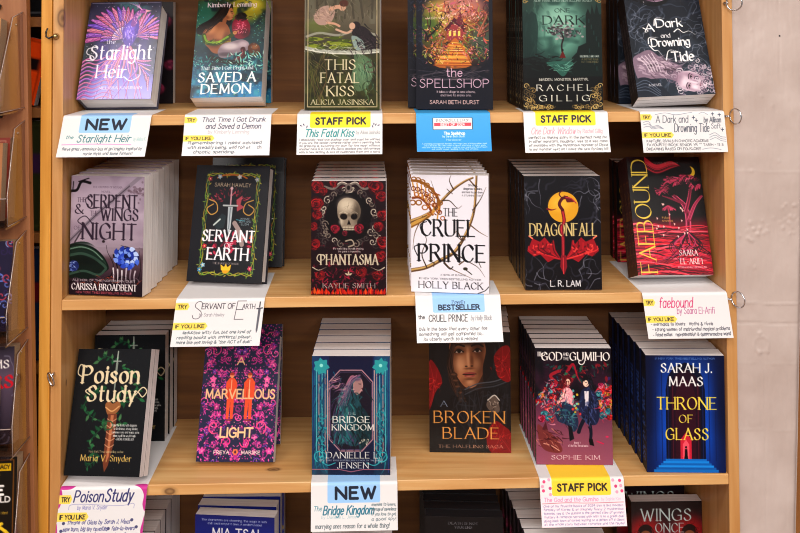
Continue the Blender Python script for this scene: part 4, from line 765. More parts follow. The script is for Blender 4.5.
def art_demon(c):
    q = random.Random(2)
    c.vgrad([(0, '#3b4a2c'), (.3, '#254a44'), (.6, '#174252'), (.8, '#226a88'), (1, '#2f86b0')])
    c.ell(.7, .1, .3, .22, '#b0a430', .95, soft=.5); c.ell(.78, .06, .12, .1, '#dccc58', .8, soft=.6); c.ell(.14, .22, .14, .35, '#3a8878', .7, soft=.5)
    c.noise('#65c4c0', 11, 11, 5, lo=.5, hi=.8, a=.6, f0=.5); c.noise('#0c2430', 8, 8, 9, lo=.5, hi=.75, a=.85)
    c.poly([(.26, .14), (.38, .05), (.52, .07), (.54, .16), (.48, .3), (.42, .45), (.12, .36), (.08, .28)], '#140e0d', sm=True)
    c.poly([(.14, .37), (.2, .28), (.32, .24), (.46, .27), (.52, .36), (.44, .46), (.36, .56), (.22, .5)], '#a06c48', sm=True)
    daub(c, q, 60, .32, .38, .08, .05, ['#c08c64', '#7a4c30', '#b47c54', '#5c3824'], .06, .018, 60, .7, (.16, .5, .27, .54))
    c.ell(.47, .145, .052, .075, '#b07c56', ang=18); c.ell(.49, .15, .03, .05, '#c8946c', .8, ang=18); c.line([(.44, .125), (.48, .13)], .012, '#2a1610'); c.line([(.5, .175), (.52, .17)], .01, '#7a3428'); c.poly([(.52, .14), (.545, .16), (.52, .165)], '#b8845c')
    for k in range(34): c.line([(.42+q.uniform(-.05, .06), .07+q.uniform(0, .03)), (.34+q.uniform(-.05, .05), .2), (.25+q.uniform(-.1, .08), .3), (.1+q.uniform(-.04, .12), .36)], .014, q.choice(['#140e0d', '#2a1c18', '#3c2a22', '#0c0808']), .95, taper=True)
    c.poly([(.55, .28), (.58, .21), (.66, .19), (.73, .24), (.74, .34), (.68, .4), (.57, .38)], '#8a1c3c', sm=True)
    for k in range(80): c.ell(q.gauss(.65, .045), q.gauss(.3, .045), .007, .006, q.choice(['#f2a4b4', '#c83c60', '#5c1028']))
    c.ell(.66, .18, .075, .06, '#2a1512'); c.ell(.6, .2, .035, .045, '#6e3c26'); daub(c, q, 26, .7, .19, .04, .025, ['#3c201a', '#180c0a', '#54302a'], .07, .016)
    c.line([(.1, .4), (.2, .46), (.36, .45), (.5, .38)], .05, '#5c7420'); daub(c, q, 40, .3, .44, .1, .012, ['#a8bc40', '#3c5018', '#d4dc70'], .05, .01, -10)
    c.line([(.5, .37), (.56, .33), (.6, .32)], .026, '#b8845c')
    c.poly([(.38, .47), (.52, .43), (.68, .42), (.78, .47), (.76, .53), (.62, .54), (.48, .6), (.34, .57)], '#b4a2aa', sm=True)
    daub(c, q, 50, .56, .5, .1, .025, ['#e0d4d4', '#8c7884', '#c8b8bc', '#6a5864'], .09, .016, 10, .7, (.38, .76, .44, .57))
    c.line([(.7, .5), (.72, .57), (.62, .65)], .075, '#5c242c'); c.line([(.7, .52), (.7, .58), (.6, .64)], .02, '#8a444c')
    c.poly([(.78, .49), (.88, .45), (.96, .52), (.9, .6), (.8, .58)], '#6a4028', sm=True); daub(c, q, 20, .87, .53, .03, .02, ['#9c6a44', '#3c2014'], .05, .014)
    c.line([(.3, .6), (.5, .635), (.7, .66)], .06, '#20181c')
    for k in range(420):
        u = q.random(); f = q.random()
        if .17 < u < .8 and .08 < f < .63: continue
        c.ell(u, f, q.uniform(.004, .011), .004, q.choice(['#8fe0d8', '#c9f0d8', '#5fb8c8', '#a8d870', '#123848']), .8, ang=q.random()*180)
    for k in range(50): leaf(c, q.uniform(.55, 1), q.uniform(.56, .76), .09, q.uniform(-170, -10), q.choice(['#9fe8d8', '#4ab0a8', '#d0f4e4', '#1c5c60']), .85, .18)
    for k in range(30): leaf(c, q.uniform(0, .3), q.uniform(.5, .72), .08, q.uniform(-170, -10), q.choice(['#3c9c90', '#143c40', '#6cc8b8']), .8, .18)
    c.text('Kimberly Lemming', .15, .86, .03, .075, '#f4e2ea', 'serif', .17)
    c.text('That Time I Got Drunk and', .12, .86, .69, .725, '#f2f4f6', 'serif', .15)
    w = '#f6f6f4'
    c.text('SAVED A', .1, .9, .755, .845, w, wt=.19); c.text('DEMON', .15, .84, .87, .96, w, wt=.19)
def art_spell(c):
    q = random.Random(4)
    c.vgrad([(0, '#1c1c2a'), (1, '#191b29')])
    c.ell(.52, .33, .5, .48, '#4c3428', 1, soft=.25); c.ell(.52, .32, .38, .36, '#9a6438', .9, soft=.4)
    c.ell(.3, .17, .2, .2, '#c0a850', .9, soft=.5); c.ell(.62, .1, .28, .16, '#c88a80', .85, soft=.5); c.ell(.16, .3, .14, .2, '#4f6a34', .9, soft=.5); c.ell(.84, .4, .16, .22, '#4c5c50', .9, soft=.5)
    dk = ['#2a1a1c', '#40241c', '#5a3426', '#1c1a22']; br = ['#f0c858', '#e88a4c', '#f6e2a0', '#d05a4c', '#e8a0a0', '#9aac48', '#5c8060', '#c86a84']
    B = (.07, .97, .02, .63)
    daub(c, q, 240, .5, .3, .24, .15, dk+br, .08, .018, None, .8, B); daub(c, q, 150, .55, .14, .22, .06, ['#e0a0a0', '#8c4a50', '#c87858', '#f4ccc0', '#5c2c34'], .07, .012, None, .85, B)
    for k in range(7): 
        p = [(.9-k*.015, .36)]; an = -2+.2*k
        for m in range(6): an += q.uniform(-.7, .5); p.append((p[-1][0]+cos(an)*.08, p[-1][1]+sin(an)*.045))
        c.line(p, .026, q.choice(['#7a4438', '#a8644c', '#52302c']), .9, taper=True); c.line([(u-.006, f-.003) for u, f in p], .007, '#d89a80', .8, taper=True)
    for k in range(5):
        p = [(.12+k*.01, .4)]; an = -1.3-.1*k
        for m in range(6): an += q.uniform(-.6, .6); p.append((p[-1][0]+cos(an)*.07, p[-1][1]+sin(an)*.05))
        c.line(p, .024, q.choice(dk), .9, taper=True)
    c.poly([(.4, .29), (.5, .23), (.62, .28), (.62, .4), (.4, .4)], '#9c4a4c'); c.poly([(.36, .31), (.5, .2), (.66, .3), (.62, .31), (.5, .245), (.4, .32)], '#5c2a38'); c.poly([(.52, .24), (.58, .16), (.63, .25), (.6, .28)], '#7c3844')
    for k in range(3): c.poly([(.43+k*.06, .32), (.46+k*.06, .315), (.46+k*.06, .36), (.43+k*.06, .365)], '#f8d878')
    c.poly([(.46, .41), (.55, .4), (.72, .62), (.24, .62)], '#c87a3c', .85, sm=True)
    for k in range(22): f = .42+k*.0093; c.line([(.47-k*.011+q.uniform(-.02, .02), f), (.56+k*.008, f+.004)], .009, q.choice(['#f6d870', '#e8a050', '#8c4424', '#fff0b0']), .85)
    daub(c, q, 120, .28, .5, .1, .05, br+dk, .05, .01, None, .85, B); daub(c, q, 120, .76, .5, .1, .05, br[3:]+dk, .05, .01, None, .85, B)
    for k in range(260): c.ell(q.gauss(.5, .22), q.gauss(.33, .14), q.uniform(.003, .009), .005, q.choice(br+['#fff6d8']), .9)
    c.vgrad([(.0, '#191b29'), (1, '#191b29')], f0=.655); c.noise('#4c4044', 12, 12, 33, lo=.55, a=.7, f0=.63, f1=.74)
    for u0, u1 in ((0, .07), (.96, 1)): c.vgrad([(0, '#1c1c2a'), (1, '#191b29')], u0=u0, u1=u1)
    daub(c, q, 40, .06, .3, .03, .2, ['#2c3040', '#3c4458'], .08, .012)
    for k in range(16): c.line([(q.random(), .66), (q.random(), .72), (q.random(), .75)], .005, '#8a7a80', .5)
    c.text('A NOVEL FROM A BELOVED STORYTELLER', .1, .9, .008, .03, '#d8b8b0', 'sans', .14); c.text('A COZY READ', .14, .38, .195, .212, '#f0dcc8', 'sans', .16)
    c.text('the', .4, .6, .645, .715, '#eecadc', 'sans', .09); c.text('SPELLSHOP', .05, .95, .738, .81, '#f0cede', 'sans', .075)
    c.text('It takes a village to save a home,', .27, .77, .838, .856, '#e8d0d0', 'sans', .15); c.text('and love to make one.', .32, .72, .868, .886, '#e8d0d0', 'sans', .15)
    c.text('SARAH BETH DURST', .18, .82, .922, .952, '#ecc8c0', 'sans', .14)
def art_window(c):
    q = random.Random(5)
    c.vgrad([(0, '#33463f'), (.2, '#2c4640'), (.5, '#1c3432'), (.7, '#101618'), (1, '#0c0d10')])
    c.ell(.48, .33, .3, .38, '#76a896', .95, soft=.6); c.ell(.45, .26, .2, .2, '#a8ccba', .7, soft=.8)
    for u, cl in ((.0, '#1c302d'), (.86, '#182a28')): c.vgrad([(0, cl), (1, cl)], u0=u, u1=u+.2, f0=.14, f1=.6) if 0 else None
    c.noise('#1c3a36', 5, 8, 9, lo=.5, hi=.75, a=.6, f1=.6); daub(c, q, 60, .2, .3, .12, .15, ['#4c7468', '#2c4a44', '#6c9484'], .12, .03, 80, .3)
    c.poly([(-.02, .2), (.04, .16), (.08, .2), (.12, .17), (.17, .2), (.2, .3), (.17, .56), (-.02, .6)], '#203835', .75, sm=False)
    c.poly([(.8, .2), (.83, .15), (.86, .2), (.88, .12), (.91, .2), (.94, .11), (.97, .2), (1.1, .2), (1.1, .72), (.58, .72), (.62, .56), (.68, .52), (.7, .47), (.8, .44)], '#132321')
    for k in range(9): c.line([(.84+.03*(k % 5), .24+.05*k), (.84+.03*(k % 5), .27+.05*k)], .012, '#2c4a46', .8, sm=False)
    c.poly([(-.02, .57), (.14, .55), (.28, .58), (.4, .6), (.46, .7), (-.02, .75)], '#0f1718'); daub(c, q, 30, .2, .6, .12, .03, ['#1c2c2a', '#0a1010'], .1, .02, 0)
    c.poly([(.3, .6), (.62, .6), (.58, .66), (.5, .72), (.4, .66)], '#3c6e62', .9, sm=True); daub(c, q, 30, .46, .64, .06, .02, ['#7aac9c', '#2c5048'], .1, .01, 0)
    c.line([(.5, .54), (.49, .46), (.51, .4), (.48, .34)], .02, '#2c2024')
    for k in range(90): c.ell(.5+q.gauss(0, .1), .335+q.gauss(0, .035), q.uniform(.008, .026), .012, q.choice(['#5c5258', '#8f868a', '#3c3438', '#b0a6a8', '#746870']), .85)
    c.poly([(.46, .565), (.5, .5), (.54, .565)], '#6a201c'); c.ell(.5, .5, .014, .016, '#1c1214')
    c.vgrad([(.7, '#0e1113'), (1, '#0c0c10')], f0=.735)
    g = '#a08858'
    for s in (0, 1):
        x = lambda u: u if s == 0 else 1-u
        for k in range(16):
            spiral(c, x(.035+.03*(k % 4)), .8+.0125*k, .038, q.choice([g, '#6a5a3c', '#c8b078']), .009, 1.1, a0=k*1.3, d=1 if k % 2 else -1)
            spiral(c, x(.04+.022*k), .978-.01*(k % 2), .028, q.choice([g, '#6a5a3c', '#c8b078']), .008, 1.0, a0=k*2.1)
        for k in range(6): spiral(c, x(.03+.025*k), .015+.014*(5-k), .03, g, .01, 1.0, a0=k)
    c.text('NEW YORK TIMES BESTSELLING SERIES', .15, .88, .073, .09, '#c8d4cc', 'serif', .14)
    c.text('ONE', .41, .6, .15, .182, '#1c2a2a', wt=.15); c.text('DARK', .26, .78, .212, .282, '#182424', wt=.16); c.text('WINDOW', .3, .74, .33, .36, '#22302f', wt=.15)
    c.text('IRRESISTIBLE AND DARK', .72, .96, .545, .56, '#d8dcd4', 'sans', .16); c.text('A GOTHIC TALE', .74, .95, .57, .583, '#a09064', 'sans', .14); c.text('NOT TO BE MISSED', .74, .95, .592, .605, '#8a7c5c', 'sans', .14)
    c.text('MAIDEN. MONSTER. MARTYR.', .2, .82, .735, .755, '#e8e6dc', 'sans', .17)
    c.text('RACHEL', .17, .86, .79, .838, '#eceae0', wt=.16, sp=.5); c.text('GILLIG', .2, .83, .877, .925, '#eceae0', wt=.16, sp=.5)
def art_tide(c):
    q = random.Random(6)
    c.vgrad([(0, '#1f2532'), (.5, '#1d2530'), (1, '#263240')])
    c.noise('#46505f', 4, 5, 2, a=.55); smoke(c, q, 26, '#7a8294', .02, 1, .05, .98, .03, .3, .09); smoke(c, q, 30, '#b4b6c4', .7, 1, .25, .85, .01, .45, .06); smoke(c, q, 16, '#9a9eac', .0, .2, .2, .6, .014, .5, .06)
    c.ell(.4, .03, .24, .19, '#0d0f15'); face2(c, .42, .03, .18, 80, '#a890a2', '#d0bcc8', '#4c3848', '#1c121c', '#5a2434', wx=.72)
    daub(c, q, 60, .25, .05, .07, .04, ['#0a0b10', '#1c1f2a', '#c8c4cc', '#000000'], .09, .016); daub(c, q, 26, .72, .06, .08, .05, ['#e8e4e4', '#14161e', '#b8b4bc'], .07, .018)
    c.poly([(.0, .66), (.1, .6), (.24, .57), (.36, .64), (.5, .7), (.62, .74), (.6, .88), (.4, .84), (.2, .84), (.05, .86)], '#8c7888', sm=True)
    daub(c, q, 150, .32, .72, .16, .05, ['#c4b0bc', '#7a6676', '#a894a4', '#54444f', '#dccad4'], .12, .022, 20, .6, (.02, .62, .6, .86))
    for k in range(5): c.line([(.08+k*.045, .64-.01*k), (.16+k*.04, .7), (.2+k*.035, .77)], .012, '#e2d4dc', .8)
    c.poly([(-.02, .86), (.12, .82), (.28, .88), (.42, 1.02), (-.02, 1.02)], '#1c2636', sm=True)
    for k in range(4): c.line([(.0, .88+.02*k), (.14, .85+.03*k), (.3, .95+.02*k)], .01, '#7b8494', .7)
    H = ['#b8a8b4', '#e4dae0', '#7c6c7c', '#cfc2cc', '#54485a']
    for k in range(90): spiral(c, .76+q.gauss(0, .15), .87+q.gauss(0, .065), .045, q.choice(H), .012, 1, a0=q.random()*6, a=.85)
    face2(c, .73, .88, .19, -72, '#d4c0cc', '#f0e4ea', '#9a7e90', '#33202e', '#8a3450', wx=.72)
    for k in range(34): spiral(c, .88+q.gauss(0, .05), .85+q.gauss(0, .08), .035, q.choice(H), .011, 1, a0=q.random()*6, a=.9)
    w = '#f8f6f6'
    c.text('A', .22, .34, .325, .395, w, 'black', .19); c.text('Dark', .38, .72, .285, .36, w, 'black', .19)
    c.text('and', .42, .54, .422, .46, w, 'black', .17); c.text('Drowning', .28, .78, .468, .54, w, 'black', .19); c.text('Tide', .52, .8, .6, .685, w, 'black', .19)
    for p in ([(.6, .41), (.66, .385), (.72, .42), (.8, .41), (.88, .45)], [(.25, .53), (.3, .575), (.35, .58), (.4, .63)], [(.2, .36), (.26, .39), (.2, .41)], [(.35, .34), (.38, .275), (.5, .275)], [(.24, .51), (.26, .455), (.38, .455)], [(.44, .67), (.49, .585), (.6, .59)]): c.line(p, .015, w, taper=True)
    c.text('A NOVEL', .16, .33, .885, .905, '#e8e4e8', 'sans', .14)
def art_phantasma(c):
    q = random.Random(10)
    c.vgrad([(0, '#240e1a'), (1, '#200a16')])
    daub(c, q, 160, .5, .5, .4, .4, ['#4c1226', '#1a0810', '#6c1a30', '#2c0e1c'], .09, .02, None, .8)
    c.ell(.5, .32, .31, .34, '#0c080e')
    g = ['#82786e', '#524a48', '#b4aa9c', '#3c3436', '#2c2428']
    for s in (-1, 1):
        for k in range(22):
            a = radians(-88+k*8.5); u, f = .5+s*cos(a)*.35, .32+sin(a)*.37/c.A
            spiral(c, u, f, q.uniform(.035, .06), q.choice(g), .013, 1.1, a0=q.random()*6, d=s)
        for k in range(8): spiral(c, .5+s*(.32+.04*(k % 3)), .38+k*.026, .05, q.choice(g), .012, 1.2, a0=k, d=s)
        c.line([(.5, .04), (.5+s*.1, .02), (.5+s*.2, .07), (.5+s*.32, .05)], .03, '#7c726c'); c.line([(.5, .03), (.5+s*.1, .01), (.5+s*.2, .06)], .01, '#d8cec0')
    c.ell(.5, .06, .045, .06, '#7a6e6a'); c.ell(.5, .06, .022, .03, '#1a1014')
    cl = ('#3c0814', '#801622', '#b82c30')
    for u, f, r in ((.08, .05, .09), (.16, .09, .06), (.07, .2, .1), (.08, .3, .07), (.86, .05, .11), (.94, .13, .08), (.96, .3, .08), (.9, .4, .07), (.05, .56, .08), (.96, .54, .09), (.93, .66, .08), (.3, .02, .06), (.7, .02, .06), (.03, .4, .06)): rose(c, u, f, r, cl, seed=3)
    daub(c, q, 260, .5, .86, .35, .08, ['#5a1024', '#85183a', '#30081a', '#aa2846', '#180810'], .06, .018, None, .85, (0, 1, .74, .97))
    for u, f, r in ((.67, .8, .08), (.88, .83, .07), (.12, .83, .07), (.32, .92, .05)): rose(c, u, f, r, cl, seed=5)
    for k in range(60): leaf(c, k/59, 1.0, q.uniform(.04, .11), q.uniform(-115, -65), q.choice(['#e2401c', '#f0702a', '#c8241c', '#8c1414']), .85, .35)
    c.poly([(.35, .27), (.36, .2), (.43, .155), (.52, .15), (.61, .175), (.66, .24), (.655, .31), (.62, .35), (.61, .4), (.56, .43), (.44, .43), (.4, .395), (.39, .35), (.36, .32)], '#96897a', sm=True)
    c.ell(.47, .21, .1, .09, '#d6cab6', .9, soft=.7); c.ell(.62, .28, .05, .13, '#4c4238', .7, soft=.8); c.ell(.4, .36, .03, .04, '#d0c4b0', .7, soft=.8); c.ell(.5, .3, .1, .02, '#6a5e50', .6, soft=.8)
    c.ell(.435, .315, .048, .04, '#120a0c', ang=12); c.ell(.575, .315, .044, .04, '#120a0c', ang=-12); c.poly([(.505, .34), (.53, .385), (.48, .385)], '#140c0e')
    c.line([(.38, .285), (.43, .272), (.485, .29)], .013, '#c8bca8', .8); c.line([(.53, .29), (.58, .273), (.62, .287)], .01, '#a09484', .8)
    for k in range(8): c.line([(.43+k*.02, .405), (.432+k*.02, .432)], .012, '#c4b8a4', sm=False)
    c.line([(.42, .418), (.58, .418)], .006, '#2a1c18', sm=False); daub(c, q, 30, .5, .24, .06, .05, ['#6a5e52', '#b4a896'], .03, .006, None, .5, (.38, .62, .17, .3))
    rose(c, .32, .42, .065, ('#400c1a', '#8c1c34', '#c04058'), 2); rose(c, .64, .42, .07, ('#400c1a', '#8c1c34', '#c04058'), 3); rose(c, .45, .46, .04, ('#400c1a', '#701a30', '#a03048'), 4); c.line([(.46, .53), (.54, .52), (.57, .56), (.5, .58)], .018, '#a89c8c')
    c.text('For each thing she calls wanting,', .3, .7, .588, .602, '#e0d8d0', 'sans', .16); c.text('the game is impossible.', .36, .66, .612, .626, '#e0d8d0', 'sans', .16)
    t = '#cfc4ae'
    c.text('PHANTASMA', .13, .89, .65, .735, t, wt=.16); c.line([(.17, .655), (.1, .65), (.08, .69), (.13, .72)], .013, t); c.line([(.02, .76), (.1, .785), (.2, .76)], .013, t, taper=True); c.line([(.98, .76), (.9, .785), (.8, .76)], .013, t, taper=True)
    for a in (-60, 0, 60): leaf(c, .5, .83, .06, a-90, '#c8b8a0', 1, .4)
    c.text('KAYLIE SMITH', .16, .85, .9, .94, '#c2b6ac', wt=.14)
def art_marv(c):
    q = random.Random(15)
    c.vgrad([(0, '#221f4a'), (1, '#201c48')])
    m = ['#c02c90', '#d8409c', '#9a2a80', '#e85aa8', '#7c3ca4', '#b83088', '#f070b0']
    for s in (0, 1):
        X = (lambda u: u) if s == 0 else (lambda u: 1-u)
        rr = random.Random(77)
        for k in range(70):
            u, f = rr.uniform(.02, .5), (k+rr.random())/70; t = k % 4
            if t == 0: flower(c, X(u), f, rr.uniform(.035, .055), rr.choice(m), '#f8a8b8')
            elif t == 1: spiral(c, X(u), f, rr.uniform(.035, .06), rr.choice(m), .012, 1.1, a0=rr.random()*6, d=1-2*s)
            else:
                an = rr.uniform(0, 6.28); c.line([(X(u), f), (X(u+.03*cos(an)), f+.025*sin(an)), (X(u+.08*cos(an+.4)), f+.05*sin(an+.4))], .009, rr.choice(m))
                for j in range(6): leaf(c, X(u+.013*j*cos(an)), f+.01*j*sin(an), .042, (180*s)+(1-2*s)*(an*57+(60 if j % 2 else -60)), rr.choice(m), 1, .45)
        for k in range(420): leaf(c, X(rr.random()*.5), rr.random(), rr.uniform(.016, .034), rr.uniform(0, 360), rr.choice(m), 1, .55)
        for k in range(110): c.ell(X(rr.random()*.5), rr.random(), .006, .006, rr.choice(['#f090b0', '#e860b0', '#f0b4a0', '#201c48']))
        spiral(c, X(.2), .73, .09, '#ee5890', .018, 1, a0=1, d=1-2*s); spiral(c, X(.38), .85, .07, '#e84890', .014, 1, a0=3, d=1-2*s); spiral(c, X(.15), .12, .08, '#d84890', .014, 1, a0=5, d=1-2*s)
    c.ell(.5, .47, .5, .06, '#201c48', .45, soft=.3); c.ell(.5, .775, .26, .06, '#201c48', .7, soft=.3)
    o = '#e8602f'
    for u in (.39, .63):
        c.ell(u, .325, .028, .032, '#f0a070'); c.ell(u, .312, .03, .018, '#b8401c'); c.poly([(u-.072, .38), (u-.03, .345), (u+.035, .345), (u+.075, .38), (u+.07, .5), (u+.045, .51), (u+.045, .67), (u+.008, .67), (u, .54), (u-.012, .67), (u-.048, .67), (u-.048, .5), (u-.075, .5)], o)
        c.line([(u-.0, .36), (u, .44)], .01, '#f8c0a0', sm=False); c.line([(u-.03, .42), (u-.03, .5)], .007, '#b03c1c'); c.line([(u-.03, .68), (u+.03, .68)], .014, '#8a2c20')
    t = '#f4caa0'
    c.text('A', .45, .545, .175, .235, t, 'sans', .17); c.text('MARVELLOUS', .06, .97, .437, .507, t, 'sans', .18); c.text('LIGHT', .29, .71, .74, .81, t, 'sans', .2)
    c.text('FREYA', .22, .42, .915, .94, '#f4dcd4', 'sans', .2); c.ell(.5, .925, .035, .035, '#e08050'); c.ell(.5, .925, .014, .018, '#5a2030'); c.text('MARSKE', .58, .82, .915, .94, '#f4dcd4', 'sans', .2)
def art_broken(c):
    q = random.Random(17)
    c.vgrad([(0, '#121216'), (.5, '#17161a'), (1, '#151316')])
    c.poly([(.12, .02), (.5, -.08), (.86, .0), (.92, .3), (.95, .5), (.5, .45), (.08, .6)], '#1c1d21', sm=True)
    for k in range(16): c.line([(.18+k*.008, .05+k*.01), (.5, -.05+k*.008), (.82-k*.008, .03+k*.01), (.9-k*.008, .3)], .008, q.choice(['#34363a', '#101014', '#44464c']), .7)
    c.poly([(.3, .0), (.7, .0), (.74, .18), (.66, .36), (.5, .48), (.3, .36), (.24, .18)], '#160e0e', sm=True)
    c.poly([(.4, .38), (.6, .36), (.64, .47), (.42, .49)], '#3c241b', .9, sm=True)
    face2(c, .485, .195, .40, -3, '#a87454', '#d8a884', '#54301f', '#1c100c', '#8c4440', wx=.58)
    c.ell(.5, .0, .3, .16, '#150f10', .9, soft=.4); c.poly([(.66, .0), (.8, .05), (.78, .3), (.68, .42), (.66, .3), (.7, .15)], '#17161a', .95, sm=True)
    for k in range(46): c.line([(.31+q.uniform(-.03, .03), .08), (.26+q.uniform(-.04, .03), .26), (.3+q.uniform(-.05, .05), .42), (.42+q.uniform(-.05, .05), .58)], .011, q.choice(['#3a2620', '#54382c', '#1c120f', '#0e0a09']), .9)
    for k in range(5): c.ell(.3+.025*k, .36+.05*k, .05, .035, '#3c281f', .8); c.ell(.3+.025*k, .355+.05*k, .03, .012, '#6a4a38', .8)
    for k in range(60): u=q.uniform(.35, 1); c.line([(u, q.uniform(.45, .6)), (u+q.uniform(-.1, .1), q.uniform(.5, .7)), (u+q.uniform(-.2, .2), q.uniform(.6, 1))], .014, q.choice(['#242428', '#303036', '#101012', '#3c3e44']), .6)
    for k in range(4): c.line([(.44, .48+.02*k), (.6, .43+.02*k), (.8, .41+.02*k), (1, .36+.02*k)], .014, ['#54565c', '#2c2c30', '#44464c', '#1c1c20'][k])
    c.poly([(.7, .6), (.78, .53), (.84, .56), (.86, .66), (.76, .66)], '#6a5c54', sm=True); c.line([(.72, .565), (.8, .525), (.86, .565)], .014, '#c8c0b8'); daub(c, q, 14, .78, .6, .03, .02, ['#b8a89c', '#3c302c'], .04, .01)
    for P in ([(0, .25), (.1, .3), (.16, .42), (.08, .5), (.02, .62), (0, .62)], [(.8, .2), (.9, .12), (1, .14), (1, .4), (.86, .38), (.82, .3)], [(.7, .86), (.8, .74), (.92, .78), (1, .84), (1, 1), (.76, 1)]):
        c.poly(P, '#80121a', sm=True); cu, cf = sum(p[0] for p in P)/len(P), sum(p[1] for p in P)/len(P)
        daub(c, q, 24, cu, cf, .06, .05, ['#a82024', '#5c0c12', '#c83c34'], .05, .012, None, .7)
        for p in P: c.line([(cu, cf), ((cu+p[0])/2+.01, (cf+p[1])/2), p], .006, '#c04844', .5)
    g = '#d8a05c'
    c.text('A', .14, .22, .575, .62, '#8a94a4', wt=.13); c.text('BROKEN', .06, .92, .66, .755, g, wt=.13); c.text('BLADE', .17, .85, .795, .885, g, wt=.13); c.text('THE HALFLING SAGA', .11, .9, .938, .962, '#d0a890', wt=.15)
_old_gumiho = art_gumiho
def art_gumiho(c):
    q = random.Random(28)
    tx = c.text; c.text = lambda *a, **k: None
    _old_gumiho(c)
    c.text = tx
    daub(c, q, 160, .22, .42, .12, .1, ['#c82c34', '#1f4a5c', '#e8a0b0', '#f05a48', '#2c1420', '#88c8c4', '#7a1424'], .06, .014, None, .8, (0, .36, .24, .66))
    daub(c, q, 90, .9, .44, .06, .09, ['#c82c34', '#3c8c98', '#f0a0a8', '#2c1420', '#d8405c'], .06, .014, None, .8, (.82, 1, .28, .62))
    daub(c, q, 40, .4, .42, .05, .04, ['#f4c8c8', '#c87888', '#f8dcd8'], .05, .01); daub(c, q, 60, .42, .58, .08, .05, ['#1c2c44', '#3c5c78', '#5a8c90', '#16202c'], .07, .014)
    daub(c, q, 60, .72, .5, .05, .07, ['#1a2038', '#3a4470', '#0f1220', '#54608c'], .08, .012, 80); daub(c, q, 26, .4, .27, .04, .03, ['#8c2430', '#3c0c16', '#b03c40'], .06, .012)
    c.ell(.41, .27, .06, .055, '#5c1420'); c.ell(.425, .29, .03, .038, '#ecc4b0'); daub(c, q, 20, .37, .3, .03, .04, ['#6c1824', '#3c0c16', '#8c2c34'], .07, .014, 100); c.ell(.68, .275, .05, .05, '#16121c'); c.ell(.665, .3, .027, .036, '#f0d2c0'); daub(c, q, 20, .72, .31, .015, .04, ['#16121c', '#2c2838'], .07, .014, 80); 
    for u, f in ((.417, .287), (.437, .287), (.657, .297), (.674, .297)): c.ell(u, f, .006, .005, '#20141a')
    daub(c, q, 50, .17, .78, .09, .04, ['#a05c50', '#5a2428', '#c88878', '#3c161c'], .07, .012, 30)
    daub(c, q, 60, .5, .18, .3, .05, ['#1f5c54', '#8c1c2c', '#40243c', '#b43038'], .07, .016, None, .7, (0, 1, .13, .26))
    w = '#f6f0ea'
    c.text('THE', .03, .08, .035, .07, w, 'serif', .16); c.text('GOD', .09, .35, .037, .105, w, wt=.17); c.text('AND', .37, .44, .04, .065, w, 'sans', .15); c.text('THE', .37, .44, .078, .103, w, 'sans', .15); c.text('GUMIHO', .46, .975, .037, .105, w, wt=.17)
    spiral(c, .6, .115, .05, w, .012, .8, a0=0); spiral(c, .1, .05, .03, w, .01, .8)
    c.text('Book 1', .5, .58, .805, .82, '#f0dce0', 'sans', .14); c.text('of the Fate Thread series', .42, .68, .83, .845, '#f0dce0', 'sans', .13); c.text('SOPHIE KIM', .2, .83, .92, .955, '#f0dce0', wt=.13)
